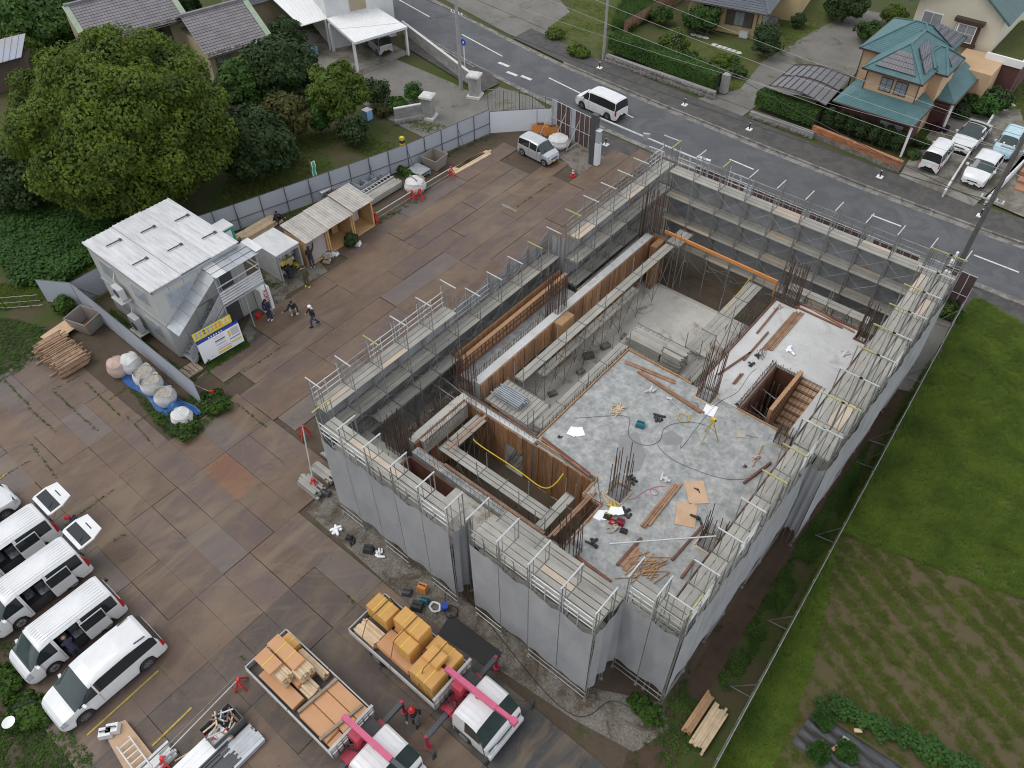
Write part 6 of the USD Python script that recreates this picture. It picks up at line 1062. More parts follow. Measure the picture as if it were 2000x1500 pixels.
part(t, 'roof', face((-7.6, 7.1, 4.42), (1.0, 7.1, 4.42), (1.0, 11.0, 6.15), (-7.6, 11.0, 6.15), 30, 13, 0.035, 0.04), M['tile_grey']); part(t, 'roof', face((1.0, 15.0, 4.4), (-7.6, 15.0, 4.4), (-7.6, 11.0, 6.15), (1.0, 11.0, 6.15), 8, 4, 0.03, 0.04), M['tile_grey']); part(t, 'roof_edge', face((-7.6, 6.7, 4.22), (1.0, 6.7, 4.22), (1.0, 7.12, 4.44), (-7.6, 7.12, 4.44), 30, 2, 0.03, 0.04), M['tile_old'])
for (a, c, m) in (((6.2, 0.6, 3.15), (6.2, 5.2, 5.16), 'copper'), ((6.2, 9.3, 3.35), (6.2, 5.2, 5.16), 'copper'), ((1.05, 6.8, 4.36), (1.05, 11.0, 6.2), 'copper'), ((-7.7, 6.8, 4.36), (-7.7, 11.0, 6.2), 'copper')):
    k = MB(); k.bar(a, c, 0.5, 0.08); part(t, 'verge', k, M[m])
for a, c in (((0.0, 5.2, 5.2), (6.4, 5.2, 5.2)), ((-7.8, 11.0, 6.25), (1.2, 11.0, 6.25))): k = MB(); k.bar(a, c, 0.3, 0.22); part(t, 'ridge_cap', k, M['tile_grey'])
gutter(t, (0.1, 0.5, 3.0), (6.4, 0.5, 3.0)); gutter(t, (-7.6, 6.65, 4.15), (1.1, 6.65, 4.15))
win(t, 1.1, 0.4, 2.3, 2.6, 1.5, -1, pane='curtain'); win(t, 3.6, 0.4, 5.0, 2.6, 1.5, -1); win(t, -2.6, 2.2, -0.4, 3.9, 7.9, -1, pane='glass'); k = MB(); k.bb(5.5, 1.4, 1.6, 5.75, 1.5, 2.1); part(t, 'meter_box', k, M['white'])
t = thing('slate_house', 'house with plain dark slate roof behind the tiled house', 'house', loc=(-71.0, 43.5, 0), rz=math.radians(77), world=False); k = MB(); k.bb(0.6, 0.6, 0, 7.4, 7.4, 2.6); part(t, 'wall', k, M['beige_wall'])
for q in (((0, 0, 2.8), (8, 0, 2.8), (6.5, 4, 4.4), (1.5, 4, 4.4)), ((8, 0, 2.8), (8, 8, 2.8), (6.5, 4, 4.4), (6.5, 4, 4.4)), ((8, 8, 2.8), (0, 8, 2.8), (1.5, 4, 4.4), (6.5, 4, 4.4)), ((0, 8, 2.8), (0, 0, 2.8), (1.5, 4, 4.4), (1.5, 4, 4.4))): part(t, 'roof', face(*q, 1, 16, 0, 0.02), M['slate_dark'])
# white house with carport and awning
wh = thing('white_house', 'white two-storey house with ribbed white awning and carport roof by the road', 'house', loc=(-64, 50, 0)); k = MB(); k.poly([(-62.3, 46.9), (-59.6, 52.9), (-67, 57), (-70, 50.2)], 0, 5.8); part(wh, 'wall', k, M['white_wall']); k = MB(); k.poly([(-62.0, 46.6), (-59.3, 52.9), (-67, 57.3), (-70.4, 50)], 5.8, 6.0); part(wh, 'roof', k, M['slate_dark'])
wd = np.array([-59.6 + 62.3, 52.9 - 46.9, 0]); wd /= np.linalg.norm(wd); wn = np.array([wd[1], -wd[0], 0]); k = MB(); o = np.array([-62.3, 46.9, 0])
for u0, u1, z0, z1 in ((2.3, 3.9, 3.2, 4.8),): k.put([o + wd * u + wn * h + [0, 0, z] for h in (0.01, 0.05) for u, z in ((u0, z0), (u1, z0), (u1, z1), (u0, z1))], QB)
part(wh, 'window', k, M['beige_wall'])
def ribbed(t, A, B, C, D, n, m='white_wall', th=0.05, name='roof_strip'):
    A, B, C, D = (np.array(p, float) for p in (A, B, C, D))
    for i in range(n):
        a, b, c, d = lerp(A, B, (i + 0.02) / n), lerp(A, B, (i + 0.98) / n), lerp(D, C, (i + 0.98) / n), lerp(D, C, (i + 0.02) / n); k = MB(); P = [d, c, b, a]; k.put(P + [p + [0, 0, th] for p in P], QB)
        if np.cross(b - a, d - a)[2] > 0: k = MB(); P = [a, b, c, d]; k.put(P + [p + [0, 0, th] for p in P], QB)
        k.bar(a + [0, 0, th + 0.02], d + [0, 0, th + 0.02], 0.06, 0.07); part(t, name, k, M[m])
cp = thing('carport', 'white ribbed carport roof on white posts over the silver van', 'carport', loc=(-59, 48.5, 0)); zc = 2.75
A, B, C, D = at(692, 84, zc), at(795, 53, zc), at(722, 6, zc + 0.25), at(639, 37, zc + 0.25); ribbed(cp, A, B, C, D, 16, 'white')
for a, b in ((A, B), (B, C), (C, D), (D, A)): k = MB(); k.bar(a - [0, 0, 0.05], b - [0, 0, 0.05], 0.08, 0.2); part(cp, 'edge_beam', k, M['white_wall'])
for p in (lerp(A, D, 0.04), lerp(B, C, 0.05), lerp(A, D, 0.95)): k = MB(); k.bb(p[0] - 0.1, p[1] - 0.1, 0, p[0] + 0.1, p[1] + 0.1, zc - 0.1); part(cp, 'post', k, M['white_wall'])
aw = thing('awning', 'white ribbed awning roof attached left of the carport', 'awning', loc=(-65, 45.5, 0)); A, B, C, D = at(588, 52, 2.9), at(640, 37, 2.9), at(620, -30, 3.2), at(510, -22, 3.2); ribbed(aw, A, B, C, D, 9, 'white'); ribbed(aw, A + [0, 0, -.02], A + [0.05, 0, -.02], D + [.05, 0, -.02], D + [0, 0, -.02], 1, 'galv')
for p in (lerp(A, D, 0.1), lerp(A, B, 0.9)): k = MB(); k.bb(p[0] - 0.07, p[1] - 0.07, 0, p[0] + 0.07, p[1] + 0.07, 2.9); part(aw, 'post', k, M['white_wall'])
# block wall, gate pillars
def blockwall(name, label, p, q, h, rows, bl, m='block', th=0.15, cap=None, cat='wall', z0=0.0, nm='block'):
    p, q = np.array([*p, 0.0]), np.array([*q, 0.0]); L = np.linalg.norm(q - p); d = (q - p) / L; t = thing(name, label, cat, loc=(p + q) / 2); n = max(1, int(round(L / bl))); hh = h / rows
    for j in range(rows):
        for i in range(n + (j % 2)):
            u0, u1 = max(0, (i - 0.5 * (j % 2)) / n), min(1, (i + 1 - 0.5 * (j % 2)) / n); a, c = lerp(p, q, u0), lerp(p, q, u1); k = MB(); k.bar(a + d * 0.008 + [0, 0, z0 + hh * (j + 0.5)], c - d * 0.008 + [0, 0, z0 + hh * (j + 0.5)], th, hh - 0.014); part(t, nm, k, M[m])
    if cap: k = MB(); k.bar(p + [0, 0, z0 + h + 0.04], q + [0, 0, z0 + h + 0.04], th + 0.1, 0.08); part(t, 'coping', k, M[cap])
    return t
blockwall('block_wall', 'grey concrete block wall between the road and the gravel driveway', at(788, 66)[:2], at(925, 172)[:2], 1.2, 4, 1.0, cap='white_stone'); blockwall('block_wall', 'low block wall on rubble stones joining the left gate pillar', at(772, 240)[:2], at(838, 228)[:2], 0.8, 3, 0.9, cap='white_stone', z0=0.45)
rubble_rng = random.Random(8)
def rubble(name, label, p, q, h, d=0.35, s=0.3, cat='wall', rows=None):
    p, q = np.array([*p[:2], 0.0]), np.array([*q[:2], 0.0]); L = np.linalg.norm(q - p); t = thing(name, label, cat, loc=(p + q) / 2); k = MB(); k.bar(p + [0, 0, h / 2 - 0.02], q + [0, 0, h / 2 - 0.02], d, h - 0.04); part(t, 'mortar', k, M['block']); ico = trimesh.creation.icosphere(1); dd = (q - p) / L; nn = np.array([-dd[1], dd[0], 0])
    for j in range(rows or max(1, int(h / s))):
        for i in range(int(L / s)):
            c = p + dd * s * (i + 0.5 + rubble_rng.uniform(-.2, .2)) - nn * (d / 2 - 0.04) * (1 if nn[1] > 0 else -1) + [0, 0, s * (j + 0.5)]; k = MB(); v = ico.vertices * np.array([s * 0.55, s * 0.35, s * 0.5]) * rubble_rng.uniform(0.8, 1.1) + rubble_rng.uniform(-.02, .02); k.put(np.round(v @ rotz(math.atan2(dd[1], dd[0])).T + c, 4), None, ico.faces); part(t, 'stone', k, M['stone'])
    return t
rubble('stone_wall', 'rubble stone footing under the low block wall by the gate pillar', at(772, 243), at(838, 231), 0.44, 0.3, 0.33)
for i, (px, lab) in enumerate((((928, 188), 'grey gate pillar with white cap beside the utility pole'), ((838, 229), 'grey gate pillar with white cap at the low block wall'))):
    p = at(*px); t = thing('gate_pillar', lab, 'pillar', loc=p, rz=0.35, world=False); k = MB(); k.bb(-0.6, -0.6, 0, 0.6, 0.6, 0.2); part(t, 'plinth', k, M['white_stone']); k = MB(); k.bb(-0.42, -0.42, 0.2, 0.42, 0.42, 1.85); part(t, 'shaft', k, M['block']); k = MB(); k.bb(-0.56, -0.56, 1.85, 0.56, 0.56, 2.02); k.put([[-0.5, -0.5, 2.02], [0.5, -0.5, 2.02], [0.5, 0.5, 2.02], [-0.5, 0.5, 2.02], [-0.38, -0.38, 2.12], [0.38, -0.38, 2.12], [0.38, 0.38, 2.12], [-0.38, 0.38, 2.12]], QB); part(t, 'cap', k, M['white_stone'])
rubble('stone_wall', 'rubble stone wall below the clipped hedge along the far pavement', at(1184, 118, 0.1), at(1395, 192, 0.1), 0.75, 0.4, 0.36); rubble('stone_wall', 'rubble stone wall below the hedge in front of the smoked carport', at(1465, 225, 0.1), at(1588, 268, 0.1), 0.55, 0.4, 0.34)
p = at(1413, 180, 0.1); k = MB(); k.bb(p[0] - 0.3, p[1] - 0.3, 0.1, p[0] + 0.3, p[1] + 0.3, 1.75); solo('gate_post', k, M['block'], 'grey stone gate post at the end of the clipped hedge', 'pillar')
for i in range(3):
    pass
wf = [at(1217, 68), at(1330, 0), at(1400, -45)]
fence('wooden_fence', 'weathered brown board fence running from the verge towards the beige house', [p[:2] for p in wf], 1.35, 1.6, 'timber', post='brown_frame'); 
bw = blockwall('garden_wall', 'low orange brick wall with concrete foot along the far pavement', at(1584, 262, 0.1)[:2], at(1757, 333, 0.1)[:2], 0.55, 5, 0.32, 'brick_or', th=0.3, z0=0.35, nm='brick'); k = MB(); a, c = at(1584, 262, 0.1), at(1757, 333, 0.1); k.bar([*a[:2], 0.16], [*c[:2], 0.16], 0.34, 0.36); part(bw, 'footing', k, M['kerbstone'])
# beige bungalow
t = thing('beige_bungalow', 'yellow-beige bungalow with dark blue tiled hip roof and brown shutters', 'house', loc=(-38.57, 72.96, 0), rz=math.radians(11.6), world=False); k = MB(); k.bb(0, 0, 0, 7.1, 14, 2.75); k.bb(7.05, 5.5, 0, 9.6, 13.8, 2.74); part(t, 'wall', k, M['stucco_y'])
for q, nu in ((((-1.0, -1.0, 2.75), (8.1, -1.0, 2.75), (5.2, 4.6, 4.6), (2.0, 4.6, 4.6)), 30), (((8.1, -1.0, 2.75), (8.1, 15, 2.75), (5.2, 9.5, 4.6), (5.2, 4.6, 4.6)), 50), (((8.1, 15, 2.75), (-1, 15, 2.75), (2.0, 9.5, 4.6), (5.2, 9.5, 4.6)), 20), (((-1, 15, 2.75), (-1, -1, 2.75), (2.0, 4.6, 4.6), (2.0, 9.5, 4.6)), 40)): part(t, 'roof', face(*q, nu, 18, 0.03, 0.035, 2), M['tile_dark'])
for a, c in (((-1, -1, 2.8), (2, 4.6, 4.68)), ((8.1, -1, 2.8), (5.2, 4.6, 4.68)), ((2, 4.6, 4.68), (5.2, 4.6, 4.68))): k = MB(); k.bar(a, c, 0.25, 0.14); part(t, 'ridge_cap', k, M['tile_dark'])
gutter(t, (-1, -1.02, 2.7), (8.1, -1.02, 2.7)); gutter(t, (8.12, -1, 2.7), (8.12, 15, 2.7))
w = win(t, 3.9, 0.9, 6.5, 2.2, 0.0, -1); 
for a, c in ((3.9, 4.75), (5.65, 6.5)): k = MB(); k.bb(a, -0.1, 0.85, c, -0.05, 2.25); part(w, 'shutter', k, M['shutter'])
win(t, 1.5, 1.5, 2.1, 2.2, 0.0, -1, pane='glass', bars=1); win(t, 1.2, 0.35, 5.2, 2.2, 7.1, 1, axis='y', bars=5); k = MB(); k.bb(5.6, -0.6, 0.05, 6.4, -0.25, 0.65); part(t, 'air_conditioner', k, M['car_grey'])
k = MB(); k.bb(7.1, 0.5, 0, 8.0, 5.2, 0.3); part(t, 'veranda_step', k, M['kerbstone']); k = MB(); k.tube((6.95, -0.08, 0), (6.95, -0.08, 2.7), 0.04, 6); part(t, 'downpipe', k, M['brown_frame'])
# teal roofed house
t = thing('teal_house', 'tan house with teal hip roofs and solar panels, dark brick ground floor', 'house', loc=(-15.5, 67, 0)); k = MB(); k.bb(-18.2, 62.95, 0, -12.7, 66.2, 2.75); part(t, 'brick_wall', k, M['brick_red']); k = MB(); k.bb(-17.4, 63.95, 2.76, -13.35, 70, 5.25); part(t, 'upper_wall', k, M['stucco']); k = MB(); k.bb(-18.9, 66.6, 0, -13.6, 73.0, 5.35); part(t, 'upper_wall', k, M['stucco']); k = MB(); k.bb(-13.36, 66.6, 2.8, -12.5, 70.0, 5.2); k.bb(-13.6, 66.2, 0, -12.72, 72.6, 2.75); part(t, 'side_wall', k, M['stucco']); k = MB(); k.bb(-12.75, 68.2, 0, -11.5, 73.2, 2.6); part(t, 'porch_wall', k, M['brick_red']); k = MB(); k.bb(-13.5, 73.0, 0, -10.2, 77.0, 3.2); part(t, 'rear_wall', k, M['stucco'])
def hip(x0, x1, y0, y1, ze, zr, axis, inset, n=22, off=0.0, m='teal'):
    if axis == 'y': r0, r1 = ((x0 + x1) / 2, y0 + inset, zr), ((x0 + x1) / 2, y1 - inset, zr)
    else: r0, r1 = (x0 + inset, (y0 + y1) / 2, zr), (x1 - inset, (y0 + y1) / 2, zr)
    c = [(x0, y0, ze), (x1, y0, ze), (x1, y1, ze), (x0, y1, ze)]
    qs = ((c[0], c[1], r0, r0), (c[1], c[2], r1, r0), (c[2], c[3], r1, r1), (c[3], c[0], r0, r1)) if axis == 'y' else ((c[0], c[1], r1, r0), (c[1], c[2], r1, r1), (c[2], c[3], r0, r1), (c[3], c[0], r0, r0))
    for q in qs: part(t, 'roof', face(*q, 1, n, 0, 0.018), M[m])
    for a, b in ((c[0], r0), (c[1], r0 if axis == 'y' else r1), (c[2], r1), (c[3], r1 if axis == 'y' else r0), (r0, r1)): k = MB(); k.bar(np.array(a) + [0, 0, 0.04], np.array(b) + [0, 0, 0.04], 0.16, 0.06); part(t, 'hip_cap', k, M[m])
    for a, b in zip(c, c[1:] + c[:1]): k = MB(); k.bar(np.array(a) - [0, 0, 0.04], np.array(b) - [0, 0, 0.04], 0.1, 0.14); part(t, 'gutter', k, M['brown_frame'])
hip(-19.25, -13.2, 66.25, 73.45, 5.4, 7.0, 'x', 2.6); hip(-17.75, -13.05, 63.4, 71.0, 5.22, 6.95, 'y', 2.3); hip(-15.0, -12.15, 66.3, 70.2, 5.1, 6.3, 'x', 1.2, 14)
part(t, 'lower_roof', face((-18.8, 61.95, 2.72), (-12.25, 61.95, 2.72), (-13.3, 63.97, 3.45), (-17.3, 63.97, 3.45), 1, 14, 0, 0.018), M['teal']); part(t, 'lower_roof', face((-12.25, 61.95, 2.72), (-12.25, 66.3, 2.72), (-13.3, 66.3, 3.45), (-13.3, 63.97, 3.45), 1, 14, 0, 0.018), M['teal']); part(t, 'lower_roof', face((-18.8, 66.4, 2.72), (-18.8, 61.95, 2.72), (-17.3, 63.97, 3.45), (-17.3, 66.4, 3.45), 1, 14, 0, 0.018), M['teal'])
part(t, 'lower_roof', face((-12.7, 67.55, 2.62), (-11.05, 67.55, 2.62), (-12.6, 69.2, 3.5), (-12.7, 69.2, 3.5), 1, 12, 0, 0.018), M['teal']); part(t, 'lower_roof', face((-11.05, 67.55, 2.62), (-11.05, 73.6, 2.62), (-12.65, 73.6, 3.5), (-12.65, 69.2, 3.5), 1, 14, 0, 0.018), M['teal'])
for a, b in (((-18.8, 61.95, 2.7), (-12.25, 61.95, 2.7)), ((-12.25, 61.95, 2.7), (-12.25, 66.3, 2.7)), ((-11.05, 67.55, 2.6), (-11.05, 73.6, 2.6)), ((-12.7, 67.55, 2.6), (-11.05, 67.55, 2.6))): gutter(t, a, b, r=0.07)
for x in (-16.15, -15.0): win(t, x, 3.75, x + 0.85, 4.75, 63.95, -1, pane='curtain', rows=2)
win(t, -14.9, 0.5, -13.2, 1.9, 62.95, -1, 'galv', 'curtain'); k = MB(); k.bb(-16.2, 62.9, 0.2, -15.3, 62.94, 2.2); part(t, 'door', k, M['brown_frame'])
for p in ((-12.4, 62.2), (-11.2, 67.75)): k = MB(); k.bb(p[0] - 0.08, p[1] - 0.08, 0, p[0] + 0.08, p[1] + 0.08, 2.65); part(t, 'porch_post', k, M['white'])
for a, z in (((-17.4, 63.9), 5.2), ((-13.3, 63.9), 5.2), ((-18.95, 66.55), 5.3)): k = MB(); k.tube((*a, 0 if a[0] < -18 else 3.0), (*a, z), 0.04, 6); part(t, 'downpipe', k, M['brown_frame'])
def solar(A, B, C, D, rows, cols):
    """Solar panels lying on a roof slope given by its corners (eave left, eave right, ridge right, ridge left)."""
    A, B, C, D = (np.array(p, float) for p in (A, B, C, D)); n = np.cross(B - A, D - A); n /= np.linalg.norm(n); n = n if n[2] > 0 else -n
    for j in range(rows):
        v0, v1 = (j + 0.04) / rows, (j + 0.96) / rows; a, b, c, d = lerp(A, D, v0), lerp(B, C, v0), lerp(B, C, v1), lerp(A, D, v1); k = MB(); P = [a + n * 0.06, b + n * 0.06, c + n * 0.06, d + n * 0.06]; k.put(P + [p + n * 0.05 for p in P], QB if np.cross(b - a, d - a)[2] > 0 else QB[:, ::-1]); s = part(t, 'solar_panel', k, M['solar']); k = MB()
        for i in range(1, cols): k.bar(lerp(a, b, i / cols) + n * 0.112, lerp(d, c, i / cols) + n * 0.112, 0.02, 0.01)
        k.bar(lerp(a, d, 0.5) + n * 0.112, lerp(b, c, 0.5) + n * 0.112, 0.02, 0.01); part(s, 'cell_lines', k, M['cellgrid'])
sl = lambda x, y, x0, x1, y0, ze, zr, ins: ze + (zr - ze) * (y - y0) / ins
f1 = lambda y: 5.24 + (6.95 - 5.22) * (y - 63.4) / 2.3
solar((-17.0, 63.75, f1(63.75)), (-13.8, 63.75, f1(63.75)), (-14.9, 65.05, f1(65.05)), (-15.9, 65.05, f1(65.05)), 4, 12)
f2 = lambda x: 5.24 + (6.95 - 5.22) * (-13.05 - x) / 2.35
solar((f2(-13.4) * 0 - 13.4, 64.4, f2(-13.4)), (-13.4, 66.0, f2(-13.4)), (-14.9, 68.3, f2(-14.9)), (-14.9, 66.1, f2(-14.9)), 2, 6)
f3 = lambda x: 5.42 + (7.0 - 5.4) * (-13.2 - x) / 2.6
solar((-13.45, 70.3, f3(-13.45)), (-13.45, 73.0, f3(-13.45)), (-15.3, 71.2, f3(-15.3)), (-15.3, 70.2, f3(-15.3)), 4, 6)
solar((-12.35, 67.4, 5.3), (-12.35, 69.2, 5.3), (-13.1, 68.7, 5.9), (-13.1, 67.9, 5.9), 2, 5)
cpt = thing('curved_carport', 'smoked curved carport roof between hedge and teal house', 'carport', loc=(-21.5, 64, 0)); A, B, C, D = at(1502, 168, 2.2), at(1612, 207, 2.2), at(1662, 150, 2.2), at(1552, 127, 2.2)
for i in range(9):
    k = MB(); P = [];
    for u in np.linspace((i + 0.03) / 9, (i + 0.97) / 9, 4): P.append([lerp(lerp(A, B, u), lerp(D, C, u), v) + [0, 0, 0.35 * math.sin(math.pi * u)] for v in (0, 1)])
    k.grid(P, flip=np.cross(B - A, D - A)[2] < 0); part(cpt, 'roof_sheet', k, M['smoke_roof'])
for u in np.linspace(0, 1, 10): k = MB(); k.bar(lerp(A, B, u) + [0, 0, 0.03 + 0.35 * math.sin(math.pi * u)], lerp(D, C, u) + [0, 0, 0.03 + 0.35 * math.sin(math.pi * u)], 0.05, 0.05); part(cpt, 'rib', k, M['brown_frame'])
for v in (0, 0.5, 1): k = MB(); k.path([lerp(lerp(A, B, u), lerp(D, C, u), v) + [0, 0, 0.05 + 0.35 * math.sin(math.pi * u)] for u in np.linspace(0, 1, 10)], 0.04, 5); part(cpt, 'edge_rail', k, M['brown_frame'])
for p in (D, C): k = MB(); k.tube([*p[:2], 0], p, 0.06, 6); part(cpt, 'post', k, M['brown_frame'])
# cream house behind
t = thing('cream_house', 'cream two-storey house with green tiled gable roof and brown bay window', 'house', loc=(-15, 82, 0)); k = MB(); k.bb(-18.7, 77.4, 0, -11.7, 88, 6.0); k.put([[-18.7, 77.4, 6], [-11.7, 77.4, 6], [-15.2, 77.4, 8.4], [-18.7, 88, 6], [-11.7, 88, 6], [-15.2, 88, 8.4]], None, [[0, 1, 2], [3, 5, 4]]); part(t, 'wall', k, M['cream'])
part(t, 'roof', face((-11.0, 76.8, 5.75), (-11.0, 88.5, 5.75), (-15.2, 88.5, 8.6), (-15.2, 76.8, 8.6), 1, 16, 0, 0.05), M['teal_dark']); part(t, 'roof', face((-19.4, 88.5, 5.75), (-19.4, 76.8, 5.75), (-15.2, 76.8, 8.6), (-15.2, 88.5, 8.6), 1, 16, 0, 0.05), M['teal_dark'])
for a, c in (((-11.0, 76.8, 5.75), (-15.2, 76.8, 8.6)), ((-19.4, 76.8, 5.75), (-15.2, 76.8, 8.6))): k = MB(); k.bar(a, c, 0.12, 0.18); part(t, 'barge_board', k, M['teal_dark'])
win(t, -18.0, 3.9, -16.4, 5.1, 77.4, -1, 'white', 'curtain'); k = MB(); k.bb(-15.2, 76.9, 3.2, -13.0, 77.4, 3.4); k.bb(-15.3, 76.8, 5.1, -12.9, 77.4, 5.4); k.bb(-15.1, 77.0, 3.4, -13.1, 77.4, 5.1); part(t, 'bay_window', k, M['brown_frame']); win(t, -14.8, 3.6, -13.4, 4.95, 77.0, -1, 'white', 'curtain', rows=2); win(t, -15.0, 3.6, -14.9, 4.95, 77.0, -1, 'white', 'curtain', bars=1, rows=2)
k = MB(); k.bb(-11.6, 76.0, 0, -8.8, 86, 3.1); part(t, 'brick_annexe', k, M['brick_red']); k = MB(); k.bb(-11.7, 75.9, 3.1, -8.7, 76.1, 3.7); k.bb(-8.9, 76.1, 3.1, -8.7, 86, 3.7); part(t, 'terrace_parapet', k, M['white']); k = MB(); k.bb(-11.6, 76.1, 3.1, -8.9, 86, 3.13); part(t, 'terrace_turf', k, M['lawn'])
wl = fence('white_boundary_wall', 'thin white boundary wall between the parked white sedan and blue car', [at(1905, 225)[:2] if False else at(1962, 193)[:2], at(1840, 385, 0.1)[:2]], 0.7, 4, 'white_wall', post='white', th=0.12, rail=False, cat='wall'); fence('white_boundary_wall', 'low white wall beside the crossover next to the dark pole', [at(2020, 300)[:2], at(1922, 400, 0.1)[:2]], 0.75, 4, 'white_wall', post='white', th=0.12, rail=False, cat='wall')
st_ = thing('terracotta_steps', 'terracotta steps at the right edge behind the dark pole', 'steps', loc=at(1990, 370)); 
for i in range(4): a = at(1978 + i * 5, 372 - i * 14); k = MB(); k.bb(a[0], a[1], 0.0, a[0] + 3, a[1] + 0.7, 0.2 + 0.12 * i); part(st_, 'step', k, M['terracotta'])
# shed roof at the far left
t = thing('tin_shed', 'rusty blue tin roofed shed at the left edge behind the big tree', 'shed', loc=at(20, 110)); A, B, C, D = at(-60, 140, 2.6), at(42, 112, 2.6), at(50, 66, 3.4), at(-60, 92, 3.4); M['tin'] = mat('rusty_tin_roof', (0.36, 0.31, 0.3), (0.3, 0.36, 0.44), scale=0.8, rough=0.6, pos='world', detail=6); ribbed(t, A, B, C, D, 8, 'tin'); k = MB(); k.poly([lerp(A, D, 0.15)[:2], lerp(B, C, 0.15)[:2], C[:2], D[:2]], 0, 2.4); part(t, 'wall', k, M['shutter'])
# ---------------------------------------------------------------- people
import manifold3d as m3
M['skin'] = mat('skin', (0.42, 0.25, 0.17), (0.4, 0.235, 0.16), scale=4, rough=0.6); M['hair'] = mat('black_hair', (0.018, 0.015, 0.014), scale=9, rough=0.7); M['navy'] = mat('navy_workwear', (0.022, 0.026, 0.055), (0.03, 0.034, 0.065), scale=5, rough=0.9); M['blackwear'] = mat('black_workwear', (0.018, 0.018, 0.02), (0.026, 0.026, 0.028), scale=5, rough=0.9); M['olivewear'] = mat('olive_workwear', (0.11, 0.1, 0.055), (0.08, 0.075, 0.04), scale=5, rough=0.9); M['denim'] = mat('blue_work_trousers', (0.035, 0.05, 0.1), (0.05, 0.065, 0.12), scale=6, rough=0.9); M['beigewear'] = mat('pale_work_trousers', (0.42, 0.39, 0.33), scale=5, rough=0.9); M['greywear'] = mat('grey_work_trousers', (0.2, 0.2, 0.2), scale=5, rough=0.9); M['helmet'] = mat('red_helmet', (0.5, 0.015, 0.02), scale=2, rough=0.3)
def ball(p, r, n=10): return m3.Manifold.sphere(r, n).translate([float(v) for v in p])
def bone(p, q, r0, r1): return m3.Manifold.batch_hull([ball(p, r0), ball(q, r1)])
def mesh_of(parts_):
    u = m3.Manifold.batch_boolean(parts_, m3.OpType.Add); g_ = u.to_mesh(); k = MB(); return k.put(np.asarray(g_.vert_properties)[:, :3], None, np.asarray(g_.tri_verts))
